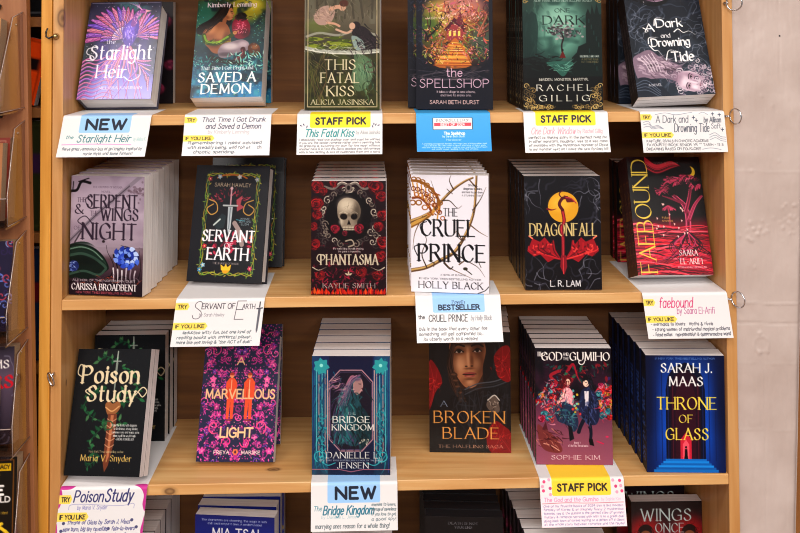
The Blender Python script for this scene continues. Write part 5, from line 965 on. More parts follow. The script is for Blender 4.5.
def art_fae(c):
    q = random.Random(13)
    c.vgrad([(0, '#2c1018'), (.1, '#100d12'), (.5, '#100d12'), (.58, '#6a1028'), (.8, '#a41a34'), (1, '#8e1832')])
    for k in range(16): c.line([(.25, -.01+k*.008), (.4, .06+k*.006), (.6, .03+k*.005), (.72, .08)], .012, q.choice(['#8e1e36', '#d03c4c', '#2c0c16', '#5c1424']), .9)
    c.ell(.86, .13, .06, .07, '#e8c848'); c.ell(.83, .118, .052, .06, '#17131a')
    tr = ['#b83c60', '#d86484', '#7a2040', '#c84a6c', '#5c1830']
    for k in range(120):
        a = q.random(); yc = .3-.1*sin(a*3)+.03*sin(a*17); c.line([(.34+a*.62, yc+q.uniform(-.03, .03)), (.4+a*.58, yc-.012), (.47+a*.5, yc+q.uniform(-.025, .03))], .014, q.choice(tr), .95, taper=True)
    for k in range(40):
        a = q.random(); c.line([(.55+a*.4, .22-.05*sin(a*3)+q.uniform(-.02, .02)), (.62+a*.36, .21-.05*sin(a*3))], .014, q.choice(tr), .95, taper=True)
    for p, w in (([(.66, .8), (.73, .64), (.75, .52), (.72, .42), (.6, .34)], .1), ([(.76, .54), (.86, .42), (.97, .34)], .06), ([(.73, .47), (.79, .37), (.83, .28)], .06), ([(.7, .4), (.58, .37), (.44, .34)], .04), ([(.49, .6), (.5, .52), (.5, .44)], .03)):
        c.line(p, w, '#8c2448', wd2=w*.35)
        for o in (-.3, 0, .3): c.line([(u+o*w, f) for u, f in p], w*.12, q.choice(['#e07090', '#4c1024', '#c04468']), wd2=w*.08)
    for k in range(16): c.line([(.4+q.random()*.2, .45), (.5, .425), (.42+q.random()*.18, .46)], .012, tr[k % 4])
    for k in range(110):
        f = .57+k*.004; u = q.uniform(-.15, .6); w = q.uniform(.008, .024); c.line([(u-.2, f+q.uniform(0, .05)), (u+.1, f+q.uniform(-.03, .05)), (u+.45, f+q.uniform(0, .08)), (u+.8, f+q.uniform(-.02, .1))], w, q.choice(['#e82c40', '#f45062', '#7a1030', '#2c0814', '#d0244c', '#a01838', '#f07a88', '#4c0c1c']), .9, taper=True)
    for k in range(26): c.line([(.72, .64), (.7+q.uniform(-.25, .25), .76), (.7+q.uniform(-.55, .5), .9)], .02, q.choice(['#4c1430', '#8c2850', '#c84a70', '#2c0c1c']), .9, taper=True)
    for k in range(18): c.poly([(u:=q.uniform(.3, .75), f:=q.uniform(.4, .68)), (u+.024, f+.008), (u+.005, f+.024)], '#f8d0c8')
    c.text('FAEBOUND', .05, .26, .03, .975, '#e4cc60', 'serif', .1, ang=90, sp=.14)
    c.text('A NOVEL OF THE ELVES', .38, .7, .05, .06, '#b89a98', 'sans', .12); c.text('Fated', .4, .5, .515, .532, '#e8c86a', 'sans', .12); c.text('enemies', .4, .54, .54, .557, '#e8c86a', 'sans', .12)
    c.text('SAARA', .58, .82, .795, .84, '#f8ece8', wt=.13); c.text('EL-ARIFI', .58, .87, .865, .91, '#f8ece8', wt=.13); c.text('INTERNATIONALLY BESTSELLING', .54, .92, .93, .943, '#f0c8c8', 'sans', .15)
_old_fatal = art_fatal
def art_fatal(c):
    tx = c.text; c.text = lambda *a, **k: None
    _old_fatal(c); c.text = tx; q = random.Random(33)
    daub(c, q, 120, .5, .1, .35, .09, ['#6a6250', '#3c3626', '#8a8270', '#4c4c30'], .08, .012, 90, .55, (.06, .94, 0, .2)); daub(c, q, 60, .24, .17, .06, .04, ['#c8ac9c', '#8c7468', '#a89080'], .06, .01, 30, .6)
    daub(c, q, 120, .3, .6, .2, .2, ['#4c5020', '#2a2c14', '#6a6a34', '#1c1c0e'], .1, .012, 80, .6, (.06, .62, .52, .96)); daub(c, q, 90, .78, .68, .08, .1, ['#4c7058', '#94b494', '#2c4434', '#6c906c'], .1, .012, 70, .6, (.6, .94, .53, .9))
    daub(c, q, 50, .8, .4, .08, .05, ['#140e12', '#3c2c34', '#241a20'], .12, .014, 60, .8); daub(c, q, 50, .3, .42, .2, .03, ['#a8b040', '#3c4410', '#c8cc70'], .05, .01, 0, .7); daub(c, q, 60, .5, .48, .35, .02, ['#c8ccbc', '#7c8074', '#e8e8dc'], .12, .008, 5, .6)
    daub(c, q, 30, .6, .6, .25, .25, ['#b8a488', '#5c4438'], .12, .008, None, .4)
    col = '#ded4b8'
    c.text('THIS', .27, .67, .565, .65, col, wt=.13); c.text('FATAL', .22, .72, .68, .765, col, wt=.13); c.text('KISS', .3, .65, .795, .88, col, wt=.13)
    c.text('ALICIA JASINSKA', .09, .91, .912, .955, col, wt=.13)
_old_bridge = art_bridge
def art_bridge(c):
    tx = c.text; c.text = lambda *a, **k: None; _old_bridge(c); c.text = tx; q = random.Random(35)
    B = (.25, .75, .16, .76)
    daub(c, q, 130, .42, .48, .1, .14, ['#16323c', '#2f6a70', '#3c8a88', '#14202c', '#4a3c5c'], .14, .014, 100, .75, B); daub(c, q, 60, .4, .27, .09, .05, ['#a87a94', '#6a4a6c', '#d0a0a4', '#3c3450'], .1, .012, 160, .8, B)
    daub(c, q, 60, .62, .55, .07, .12, ['#0c2a30', '#1c4c50', '#081c24'], .1, .02, 80, .8, B); c.poly([(.56, .19), (.62, .2), (.645, .24), (.63, .28), (.58, .31), (.54, .27)], '#a88684', sm=True); c.line([(.6, .235), (.625, .237)], .008, '#2a2030'); c.ell(.57, .19, .06, .03, '#6a5470', .9, soft=.5)
    for k in range(26): c.line([(.6+q.uniform(-.03, .03), .17+q.uniform(-.01, .02)), (.53+q.uniform(-.03, .02), .2+.01*q.random()), (.47+q.uniform(-.05, .04), .3), (.4+q.uniform(-.08, .06), .42)], .012, q.choice(['#5c4868', '#8a6a84', '#b88a9c', '#2f6a70', '#3c3450']), .85, taper=True)
    for s in (0, 1):
        X = (lambda u: u) if s == 0 else (lambda u: 1-u)
        daub(c, q, 60, X(.1), .5, .05, .3, ['#0f3450', '#1c7c94', '#38b0b4', '#0c2038'], .12, .014, 90, .7, (0, 1, .02, .94))
        c.line([(X(.2), .12), (X(.2), .8)], .01, '#d8b0a4', sm=False); c.line([(X(.06), .12), (X(.06), .8)], .008, '#7ad0cc', sm=False); flower(c, X(.12), .08, .1, '#3aa0a4', '#9ce0d8', 7)
    w = '#f0ece4'
    c.text('THE', .46, .56, .475, .492, w, wt=.13); c.text('BRIDGE', .27, .74, .51, .562, w, wt=.17); c.text('KINGDOM', .26, .79, .578, .625, w, wt=.17)
    c.text('DANIELLE L.', .19, .87, .81, .86, w, wt=.13); c.text('NEW YORK TIMES BESTSELLING AUTHOR OF THE SERIES', .1, .9, .873, .885, '#c8ccd0', 'sans', .14); c.text('JENSEN', .33, .72, .897, .945, w, wt=.13)
_old_serpent = art_serpent
def art_serpent(c):
    tx = c.text; calls = []; c.text = lambda *a, **k: calls.append((a, k)); _old_serpent(c); c.text = tx; q = random.Random(36)
    daub(c, q, 90, .3, .7, .12, .07, ['#0e1a16', '#2c4a3a', '#5c7c6c', '#16261f'], .12, .012, 10, .7, (0, .6, .6, .84)); daub(c, q, 90, .78, .68, .07, .04, ['#2a3a90', '#7c98e8', '#c8d4f4', '#1a2460', '#4c68c8'], .05, .012, None, .85)
    daub(c, q, 90, .5, .86, .35, .05, ['#1a1018', '#4c3440', '#8c7480', '#2a1a26', '#b8a4ac'], .08, .01, None, .7, (0, 1, .74, .95)); daub(c, q, 60, .5, .35, .4, .2, ['#c8bcc8', '#94849a'], .14, .008, -40, .3)
    for p in ([(.44, .9), (.5, .84), (.56, .82)], [(.02, .79), (.12, .82), (.3, .78), (.4, .83)], [(.74, .78), (.9, .8), (.98, .7)]): c.line(p, .012, '#b08878')
    for a, k in calls: tx(*a, **k)
def feather(c, q, u, f, L, ang, col, hi, dk='#2a1648', bend=.12, wd=.16):
    A = c.A; ca, sa = cos(radians(ang)), sin(radians(ang))
    W = lambda x, y: (u+(x*ca-(y+bend*x*x/L)*sa), f+(x*sa+(y+bend*x*x/L)*ca)/A)
    P = [(0, 0), (L*.35, L*wd*.42), (L*.7, L*wd*.5), (L*.9, L*wd*.3), (L, 0), (L*.85, -L*wd*.35), (L*.5, -L*wd*.45)]
    c.poly([W(x*1.03, y*1.25) for x, y in P], dk, .85, sm=True); c.poly([W(*p) for p in P], col, .95, sm=True)
    c.line([W(L*.1, L*wd*.1), W(L*.5, L*wd*.22), W(L*.85, L*wd*.14)], L*wd*.22, hi, .8, taper=True)
    c.line([W(0, 0), W(L*.5, 0), W(L*.95, 0)], .007, hi, .9)
    for k in range(5): x = L*(.3+.13*k); c.line([W(x, 0), W(x+L*.1, -L*wd*.35)], .006, dk, .6)
def art_starlight(c):
    q = random.Random(1); A = c.A
    c.vgrad([(0, '#2c3450'), (.3, '#3c3464'), (.6, '#54489a'), (.8, '#8a80cc'), (1, '#a8a0e0')])
    c.ell(.6, .1, .22, .22, '#3f747c', .95, soft=.5); c.ell(.04, .6, .14, .4, '#2c4448', .9, soft=.5); c.ell(.97, .55, .1, .3, '#34385c', .8, soft=.5)
    c.noise('#1c1638', 10, 10, 3, lo=.5, hi=.75, a=.7, f1=.75)
    pk = ['#c868ac', '#9c58c4', '#d880a4', '#7a50c8', '#b86cc8', '#d0708c']; hi = ['#f8b8dc', '#dcb0f8', '#f8c8c8', '#b89cf4']
    for k in range(13): feather(c, q, .5, .36, .56-.012*k, 184+k*9.5, pk[k % 6], hi[k % 4], bend=-.25)
    for k in range(10): feather(c, q, .7, .35, .36, -2-k*9.5, pk[(k+2) % 6], hi[k % 4], bend=.25)
    for k in range(12): feather(c, q, .52, .37, .32-.008*k, 180+k*10, pk[(k+3) % 6], hi[(k+1) % 4], bend=-.2, wd=.2)
    for k in range(8): feather(c, q, .68, .36, .2, 5-k*11, pk[(k+1) % 6], hi[k % 4], bend=.2, wd=.22)
    for k in range(9): feather(c, q, .53, .38, .17, 176+k*12, hi[k % 4], '#fff0fa', bend=-.1, wd=.25)
    for k in range(15):
        u = .25+.04*k; s = q.uniform(-.14, .14); p = [(.58, .42), (.57+(u-.55)*.45, .54), (u, .7), (u+s, .84), (u+s*2, 1.0)]
        c.line(p, .05, '#2c2058', .55, taper=True); c.line(p, .04, pk[k % 6], .9, taper=True); c.line([(a-.008, b-.003) for a, b in p], .012, hi[k % 4], .85, taper=True)
    for k in range(11):
        f = .6+.04*k; p = [(-.03, f+.05), (.08, f-.005), (.2, f+.012), (.36, f-.03), (.5, f+.01)]
        c.line(p, .04, '#2a2048', .5, taper=True); c.line(p, .028, pk[(k*2) % 6], .9, taper=True); c.line([(a, b-.005) for a, b in p], .009, hi[k % 4], .8, taper=True)
    for k in range(7): feather(c, q, .95, .62+.05*k, .2, 170+k*14, pk[k % 6], hi[k % 4], bend=.2)
    c.poly([(.5, .3), (.56, .22), (.64, .17), (.7, .2), (.72, .3), (.68, .42), (.6, .48), (.53, .42)], '#5c3ca8', sm=True); c.ell(.6, .31, .07, .11, '#9c80ec', .8, soft=.6)
    daub(c, q, 50, .61, .32, .04, .05, ['#c8b0f8', '#3c2480', '#e8d0f8', '#7c5cd0'], .045, .012, 80)
    c.line([(.64, .24), (.66, .16), (.7, .115), (.75, .105)], .075, '#8c4ca4', wd2=.05); c.ell(.755, .1, .045, .035, '#a85cac'); c.poly([(.79, .085), (.87, .1), (.79, .115)], '#e8b8c0'); c.ell(.765, .095, .008, .008, '#1a1030')
    daub(c, q, 30, .69, .15, .025, .03, ['#e8a0d0', '#5c2c80', '#f0c8e8'], .04, .01, 100); 
    for k in range(5): c.line([(.73, .085), (.69-.01*k, .045), (.7-.04*k, .01)], .011, hi[k % 4], taper=True)
    for k in range(110): c.ell(q.random(), q.random()*.7, q.uniform(.003, .008), .004, '#f8e8f8', .8)
    c.line([(.02, .012), (.98, .012)], .006, '#d8d0e8', .6)
    t = '#f0eef6'
    c.text('the', .3, .42, .40, .44, t, 'serif', .13)
    c.text('Starlight', .1, .94, .46, .6, t, 'serif', .13); c.line([(.16, .475), (.06, .49), (.05, .54), (.14, .57), (.15, .61), (.05, .61)], .012, t)
    c.text('Heir', .22, .62, .66, .785, t, 'serif', .13); c.line([(.6, .78), (.7, .82), (.82, .76), (.8, .69)], .014, t, taper=True)
    c.text('MELISSA KARIBIAN', .28, .86, .875, .9, '#f4f0fc', 'serif', .14)
def art_demon(c):
    q = random.Random(2)
    c.vgrad([(0, '#3b4a2c'), (.3, '#234642'), (.6, '#143c4c'), (.8, '#206888'), (1, '#2f86b0')])
    c.ell(.72, .09, .3, .2, '#a89c2c', .95, soft=.5); c.ell(.8, .05, .12, .1, '#dccc58', .8, soft=.6); c.ell(.12, .22, .14, .35, '#36806f', .7, soft=.5)
    c.noise('#55b0b4', 11, 11, 5, lo=.5, hi=.8, a=.6, f0=.55); c.noise('#0c2430', 8, 8, 9, lo=.5, hi=.75, a=.8)
    K = ['#120c0b', '#241814', '#362620', '#0c0808']
    # hair behind, torso
    c.poly([(.3, .12), (.36, .05), (.48, .04), (.52, .1), (.48, .3), (.3, .36), (.04, .36), (.02, .28), (.2, .2)], '#120c0b', sm=True)
    c.poly([(.1, .36), (.16, .28), (.27, .235), (.4, .24), (.48, .3), (.52, .42), (.48, .54), (.3, .56), (.2, .5), (.14, .45)], '#94603e', sm=True)
    c.ell(.22, .31, .08, .07, '#c48c62', .9, soft=.6); c.ell(.37, .36, .09, .09, '#b47e56', .8, soft=.6); c.ell(.3, .46, .1, .06, '#5e3822', .8, soft=.6); c.ell(.45, .42, .05, .12, '#5e3822', .7, soft=.7)
    # head in profile, looking down to the right
    c.poly([(.39, .1), (.46, .075), (.51, .095), (.525, .13), (.545, .155), (.525, .168), (.53, .185), (.51, .21), (.46, .22), (.41, .19)], '#b07a52', sm=True); c.ell(.475, .15, .03, .045, '#cf9a70', .7, soft=.7); c.ell(.43, .19, .04, .03, '#6a4028', .6, soft=.7)
    c.line([(.485, .122), (.515, .13)], .01, '#1c100c'); c.line([(.49, .14), (.512, .145)], .008, '#1c100c'); c.line([(.51, .19), (.528, .187)], .009, '#7c3430'); c.line([(.41, .2), (.4, .26)], .06, '#94603e'); c.poly([(.4, .13), (.37, .1), (.41, .155)], '#c08a60')
    for k in range(60): c.line([(.43+q.uniform(-.06, .07), .065+q.uniform(-.02, .02)), (.37+q.uniform(-.04, .04), .14+q.uniform(-.02, .04)), (.26+q.uniform(-.06, .06), .24), (.08+q.uniform(-.08, .12), .32+q.uniform(-.03, .04))], .012, q.choice(K), .95, taper=True)
    # second figure curled against him
    c.poly([(.52, .3), (.54, .22), (.62, .185), (.71, .2), (.78, .27), (.78, .36), (.7, .41), (.58, .4)], '#7c1834', sm=True); c.ell(.64, .26, .08, .07, '#b83458', .8, soft=.6); c.ell(.73, .36, .06, .06, '#48081c', .8, soft=.6)
    for k in range(70): c.ell(q.gauss(.65, .05), q.gauss(.3, .045), .0065, .0055, q.choice(['#f2a4b4', '#e07c94', '#5c1028']))
    c.ell(.6, .19, .05, .045, '#5c3424'); c.ell(.65, .175, .075, .055, '#1c100e'); daub(c, q, 30, .68, .18, .04, .025, K, .06, .014)
    # arms
    c.line([(.12, .37), (.17, .445), (.34, .455), (.47, .4), (.55, .36)], .062, '#3c4c14'); c.line([(.13, .375), (.18, .435), (.34, .442), (.47, .39)], .03, '#7c9c2c'); daub(c, q, 26, .3, .44, .1, .01, ['#a8bc40', '#2c3810'], .05, .01, -6)
    c.ell(.57, .35, .03, .028, '#c08a60'); c.line([(.56, .35), (.62, .33)], .018, '#b07a52')
    # trousers, boots
    c.poly([(.34, .54), (.4, .47), (.54, .44), (.68, .42), (.78, .46), (.77, .53), (.66, .55), (.5, .6), (.38, .6)], '#8c7c84', sm=True); c.ell(.52, .49, .12, .05, '#d4c8c8', .85, soft=.6); c.ell(.7, .47, .07, .045, '#c4b4b8', .8, soft=.6); c.ell(.45, .57, .1, .03, '#54444c', .8, soft=.6)
    c.line([(.7, .52), (.71, .58), (.6, .64)], .07, '#4c1c22'); c.line([(.69, .53), (.695, .57), (.6, .625)], .02, '#84404a')
    c.poly([(.77, .5), (.85, .455), (.94, .5), (.93, .58), (.82, .585)], '#5c3620', sm=True); c.ell(.87, .5, .05, .035, '#9c6a44', .8, soft=.6); c.line([(.25, .6), (.45, .64), (.7, .665)], .07, '#140f14')
    for k in range(420):
        u = q.random(); f = q.random()
        if .1 < u < .82 and .06 < f < .64: continue
        c.ell(u, f, q.uniform(.004, .010), .004, q.choice(['#8fe0d8', '#c9f0d8', '#5fb8c8', '#a8d870', '#123848']), .8, ang=q.random()*180)
    for k in range(60): leaf(c, q.uniform(.55, 1), q.uniform(.58, .76), .08, q.uniform(-170, -10), q.choice(['#9fe8d8', '#4ab0a8', '#d0f4e4', '#1c5c60']), .85, .18)
    for k in range(40): leaf(c, q.uniform(0, .5), q.uniform(.6, .72), .07, q.uniform(-170, -10), q.choice(['#3c9c90', '#143c40', '#6cc8b8']), .8, .18)
    c.text('Kimberly Lemming', .15, .86, .03, .075, '#f4e2ea', 'serif', .17)
    c.text('That Time I Got Drunk and', .12, .86, .69, .725, '#f2f4f6', 'serif', .15)
    w = '#f6f6f4'; c.text('SAVED A', .1, .9, .755, .845, w, wt=.19); c.text('DEMON', .15, .84, .87, .96, w, wt=.19)
def art_serpent(c):
    tx = c.text; calls = []; c.text = lambda *a, **k: calls.append((a, k)); _old_serpent(c); c.text = tx; q = random.Random(36)
    c.vgrad([(0, '#8c7a84'), (.75, '#5c4650'), (.9, '#2c1c26'), (1, '#241620')], f0=.6)
    c.ell(.5, .62, .5, .08, '#a294a0', .9, soft=.6)
    for p in ([(.0, .9), (.2, .86), (.4, .9), (.56, .84), (.6, .74), (.52, .64), (.5, .58)], [(.6, .9), (.72, .84), (.9, .88), (.97, .78), (.95, .62)], [(.6, .66), (.66, .78), (.62, .9)], [(.9, .66), (.82, .6), (.7, .58)]): c.line(p, .022, '#160d14', taper=True)
    c.poly([(-.02, .6), (.14, .575), (.32, .6), (.46, .67), (.54, .76), (.5, .8), (.34, .86), (.1, .86), (-.02, .84)], '#14221c', sm=True)
    for o, cl in ((.0, '#2c4438'), (.03, '#1c3028'), (.055, '#3c5448')): c.line([(-.02, .62+o), (.16, .6+o), (.32, .63+o), (.46, .71+o*.6), (.5, .77)], .035, cl)
    c.line([(.0, .62), (.16, .6), (.32, .63), (.45, .7)], .012, '#88a090', .8); c.line([(.0, .83), (.2, .8), (.4, .83), (.5, .78)], .03, '#3c5448'); c.ell(.18, .72, .16, .05, '#0c1612', .7, soft=.6)
    c.ell(.06, .76, .07, .07, '#28346c'); daub(c, q, 20, .05, .75, .03, .02, ['#7c90d0', '#1c2450', '#b0c0e8'], .04, .012)
    c.ell(.78, .68, .17, .13, '#1c2864')
    for k in range(26):
        a = k*2.4; r = .15*math.sqrt(k/26); leaf(c, .78+cos(a)*r, .68+sin(a)*r*.75/c.A, .085, math.degrees(a)+70, ['#2c44a0', '#5c7cd8', '#8ca8ec', '#c8d8f8', '#3c58c0'][k % 5], .95, .75)
    c.ell(.77, .67, .03, .025, '#141c4c')
    for k in range(6): c.line([(.6+k*.06, .77+.01*(k % 3)), (.61+k*.055, .84), (.6+k*.06, .9+.015*(k % 2))], .02, q.choice(['#d8ccd4', '#a898a4', '#f0e8ec']), .85, taper=True)
    daub(c, q, 40, .5, .88, .3, .025, ['#4c3440', '#8c7480', '#b0583c', '#1a1018'], .07, .01)
    for a, k in calls: tx(*a, **k)
# ------------------------------------------------------------------ shelf card prints (f 0..1 = hanging part, negative = part lying on the shelf)
def rrect(c, u0, u1, f0, f1, col, r=.02, a=1):
    A = c.A; P = []
    for cu, cf, a0 in ((u1-r, f1-r/A, 0), (u0+r, f1-r/A, 90), (u0+r, f0+r/A, 180), (u1-r, f0+r/A, 270)):
        for k in range(4): t = radians(a0+k*30); P.append((cu+cos(t)*r, cf+sin(t)*r/A))
    c.poly(P, col, a)
def header(c, u0, u1, f1, col, txt, t0, t1, ft0, ft1, tc='#1b2233', f0=-.6):
    rrect(c, u0, u1, f0, f1, col); c.text(txt, t0, t1, ft0, ft1, tc, 'sans', .27, sp=.3)
def tags(c, ty=.05, ly=.5, uw=.33, tu=.13):
    y = '#f7d860'
    c.poly([(0, ty), (tu, ty), (tu+.02, ty+.07), (tu, ty+.15), (0, ty+.15)], y); c.text('TRY', .03, tu-.01, ty+.04, ty+.115, '#2a2a2a', 'sans', .22)
    c.poly([(0, ly), (uw, ly), (uw+.03, ly+.075), (uw, ly+.15), (0, ly+.15)], y); c.text('IF YOU LIKE', .03, uw-.01, ly+.04, ly+.11, '#2a2a2a', 'sans', .22)
BL = '#9cc8f4'; YE = '#ffdf35'; GR = '#4a4a50'
def card_new1(c):
    header(c, .2, .78, .42, BL, 'NEW', .28, .72, .1, .33)
    c.text('the', .07, .15, .48, .56, '#1f7474', 'hand', .14, slant=.2); c.text('Starlight Heir', .2, .8, .47, .64, '#1f6f78', 'hand', .12, slant=.2)
    c.line([(.04, .7), (.4, .69), (.82, .71)], .01, '#f29ac8'); c.text('by Melissa K.', .84, .98, .53, .62, '#9cc4c4', 'hand', .09)
    c.scrib([('fierce great romantasy lots of girl knights inspired by', .05, .95), ('norse myth and some fantasy!', .3, .85)], .05, .95, .76, .98, '#54606a')
def card_demon(c):
    tags(c)
    k = '#3a3a55'
    c.text('That Time I Got Drunk', .2, .93, .06, .17, k, 'hand', .135, slant=.2); c.text('and Saved a Demon', .25, .88, .22, .34, k, 'hand', .135, slant=.2); c.text('by Kimberly Lemming', .28, .75, .38, .46, '#b0a8b0', 'hand', .11, slant=.1)
    c.scrib(['Remembering I need advised', 'with steadily being, wild roll at 999th', ('chaotic spending.', .13, .6)], .06, .9, .64, .97, '#3c4a56')
def card_staff3(c):
    header(c, .15, .86, .34, YE, 'STAFF PICK', .22, .8, .1, .25)
    for u, f in ((.03, .27), (.07, .23), (.12, .28), (.88, .28), (.93, .24), (.97, .27), (.9, .22)): leaf(c, u, f, .035, u*900, '#3a3658')
    c.text('This Fatal Kiss', .09, .66, .38, .56, '#1f8a8c', 'hand', .135, slant=.25); c.text('by Alicia Jasinska', .69, .97, .42, .5, '#8a8e90', 'hand', .11, slant=.1)
    c.scrib(['I absolutely read this duology over and over! be warned', 'if you are the tender romance rather than a yearning tale', 'its gripping & swooning my own for the most without', 'another hero & a Fate the Slavic goddess play did romance', 'with a new setting & lots of sweetness from and a spirit'], .03, .97, .6, .98, GR, wt=.14)
def card_blue(c):
    c.vgrad([(-.6, '#3d9fdc'), (0, '#46a4e0'), (1, '#2f96dc')], f0=-2, f1=1)
    rrect(c, .22, .76, .12, .43, '#3a3a42', .006); c.poly([(.23, .13), (.75, .13), (.75, .42), (.23, .42)], '#f6f4f4'); c.poly([(.24, .25), (.74, .25), (.74, .34), (.24, .34)], '#dc4a5c')
    c.text("BOOKSELLERS'", .27, .71, .155, .22, '#3a3a44', wt=.17); c.text('BEST OF 2024', .33, .65, .265, .325, '#ffffff', 'sans', .2)
    c.text('The Spellshop', .37, .65, .49, .56, '#ffffff', 'sans', .2); c.text('by Sarah Beth Durst', .35, .65, .58, .63, '#e8f4fc', 'sans', .15); c.text('Hardcover', .4, .6, .67, .72, '#c8e4f8', 'sans', .13)
    for i, (s, a, b) in enumerate((('A charming cottagecore fantasy with magic jam, a talking spider plant', .07, .94), ('and a librarian who flees home to open a small shop of secret spells', .1, .92), ('with kind neighbours and sweet romance, cosy warm and full of heart', .07, .94), ('our staff loved reading it by the window.', .2, .82))): c.text(s, a, b, .78+i*.048, .81+i*.048, '#e8f4fc', 'sans', .15)
def card_staff5(c):
    header(c, .14, .85, .33, YE, 'STAFF PICK', .21, .79, .09, .24)
    c.text('One Dark Window', .08, .6, .38, .54, '#d08a9c', 'hand', .085, slant=.25); c.text('by Rachel Gillig', .63, .92, .42, .52, '#e0a0ac', 'hand', .12, slant=.1)
    c.scrib(['perfect to making story in the perfect read for', 'in other monsters, slaughter, wes to a wild mess', 'of monsters with the mysterious monster of David', 'in my monster next on I make the new fantasy kill'], .05, .97, .58, .97, '#484c50', wt=.14)
def card_tide(c):
    tags(c, .06, .5, .35, .12); k = '#3c4454'
    c.text('A Dark and', .18, .56, .1, .27, k, 'hand', .085, slant=.1); c.text('Drowning Tide', .39, .8, .3, .5, k, 'hand', .085, slant=.1); c.text('by Allison', .75, .95, .14, .27, k, 'hand', .12, slant=.1); c.text('Saft', .83, .94, .3, .42, k, 'hand', .085, slant=.1)
    for k2 in range(3):
        c.line([(.03, .26+k2*.06), (.09, .24+k2*.06), (.13, .36+k2*.03), (.2, .34+k2*.03), (.26, .42)], .006, '#7c8494'); c.line([(.8, .58+k2*.06), (.87, .53+k2*.06), (.93, .62+k2*.05), (.99, .64+k2*.05)], .006, '#7c8494')
    c.line([(.18, .07), (.3, .03), (.42, .08), (.55, .04), (.62, .02)], .006, '#7c8494'); c.line([(.7, .05), (.75, .02), (.8, .08)], .006, '#7c8494')
    for u, f in ((.63, .15), (.96, .45), (.66, .22), (.86, .06), (.94, .08)): c.line([(u, f-.04), (u, f+.04)], .009, '#4a5264', sm=False); c.line([(u-.015, f), (u+.015, f)], .009, '#4a5264', sm=False)
    c.scrib([('RAPTURE, RIVALS IN CHAOTIC ACADEME', .05, .78), ("FAVOURITE! BOOK SENIOR YR '''' TARIH - 1575", .05, .95), ("DREAMING BASED ON FOLKLORE!", .04, .68)], .05, .95, .68, .97, '#3c4048', wt=.14, slant=.05); c.line([(.7, .93), (.8, .9), (.92, .94)], .006, '#7c8494')
def card_servant(c):
    tags(c, .08, .5, .36, .14); k = '#3c3440'
    c.text('S', .2, .3, .05, .42, k, 'hand', .035, slant=.1); c.text('ERVANT OF', .3, .67, .1, .21, k, 'hand', .135, slant=.05); c.text('E', .68, .78, .05, .44, k, 'hand', .035, slant=.1); c.text('ARTH', .76, .9, .12, .22, k, 'hand', .12)
    c.text('by Sarah Hawley', .28, .56, .3, .37, '#8c8890', 'hand', .11, slant=.1)
    c.line([(.955, .08), (.953, .18)], .014, '#3c3c44', sm=False); c.line([(.925, .22), (.985, .205)], .014, '#3c3c44', sm=False); c.poly([(.94, .22), (.968, .22), (.958, .68), (.945, .74), (.937, .66)], '#5c5c66')
    c.scrib([('seductive witty fun, but one kind of', .12, .88), ('reading books with immortal power,', .06, .9), ('more like one loving & "the ACT of duel"', .06, .9)], .06, .9, .66, .97, '#44525a')
def card_cruel(c):
    rrect(c, .2, .81, -.6, .36, BL); rrect(c, .2, .81, -.6, .36, BL)
    c.text("Powell's", .43, .58, .1, .17, '#2a3c5c', 'serif', .15); c.text('BESTSELLER', .27, .75, .2, .3, '#1b2233', 'sans', .26)
    k = '#26262c'
    c.text('the', .03, .1, .41, .49, k, 'hand', .16); c.text('CRUEL PRINCE', .15, .6, .41, .55, k, 'hand', .105, slant=.05); c.text('by Holly Black', .64, .88, .43, .53, '#8a8a90', 'hand', .11, slant=.15)
    c.scrib([('this is the book that every other fae', .03, .82), ('something will get compared to...', .03, .78), ('its utterly worth to a reason!', .08, .7)], .03, .9, .66, .98, '#5a5c62')
def card_fae(c):
    tags(c, .13, .5, .34, .12); k = '#cc2f6c'
    c.text('faebound', .18, .57, .1, .32, k, 'hand', .085, slant=.2); c.text('by Saara El-Arifi', .38, .82, .32, .46, '#b04a80', 'hand', .085, slant=.1)
    c.scrib([('- mermaids to lovers   myths & rivals', .05, .78), ('- strong women of matriarchal magical problems', .06, .97), ('- fated mates   representation & queernormative world', .06, .97)], .05, .95, .63, .97, '#4a4a56')
def card_poison(c):
    p = '#c0358c'
    for pts in ([(0, -.05), (.16, -.05), (.14, .01), (.08, .03), (0, .02)], [(.84, -.05), (1, -.05), (1, .4), (.965, .3), (.97, .15), (.93, .03)], [(0, .0), (.03, .1), (.03, .25), (.0, .34)], [(1, .5), (.985, .6), (.97, .75), (1, .9)], [(0, .6), (.02, .8), (0, .95)]): c.poly(pts, p, sm=True)
    tags(c, .12, .42, .33, .13)
    c.text('Poison', .17, .5, .05, .24, '#2f3068', 'hand', .12, slant=.15); c.text('Study', .53, .84, .03, .24, '#2f3068', 'hand', .12, slant=.15); c.text('by Maria V. Snyder', .22, .56, .3, .37, '#6a6ab0', 'hand', .085, slant=.1)
    c.line([(.12, .37), (.14, .29), (.3, .28), (.5, .3), (.75, .31), (.86, .28), (.87, .36)], .006, '#7a7ab4', a=.7)
    for u, f in ((.08, .6), (.06, .73), (.6, .7), (.86, .56), (.92, .68)): c.ell(u, f, .018, .018, '#4a4a70')
    c.scrib([('Throne of Glass by Sarah J. Maas', .12, .84), ('slow burn, big spy novelties   fate-to-lovers', .08, .9), ('poison tasters and clever women in peril', .08, .8), ('the first of a series you must read', .1, .7)], .05, .95, .54, .98, '#5c5c8c')
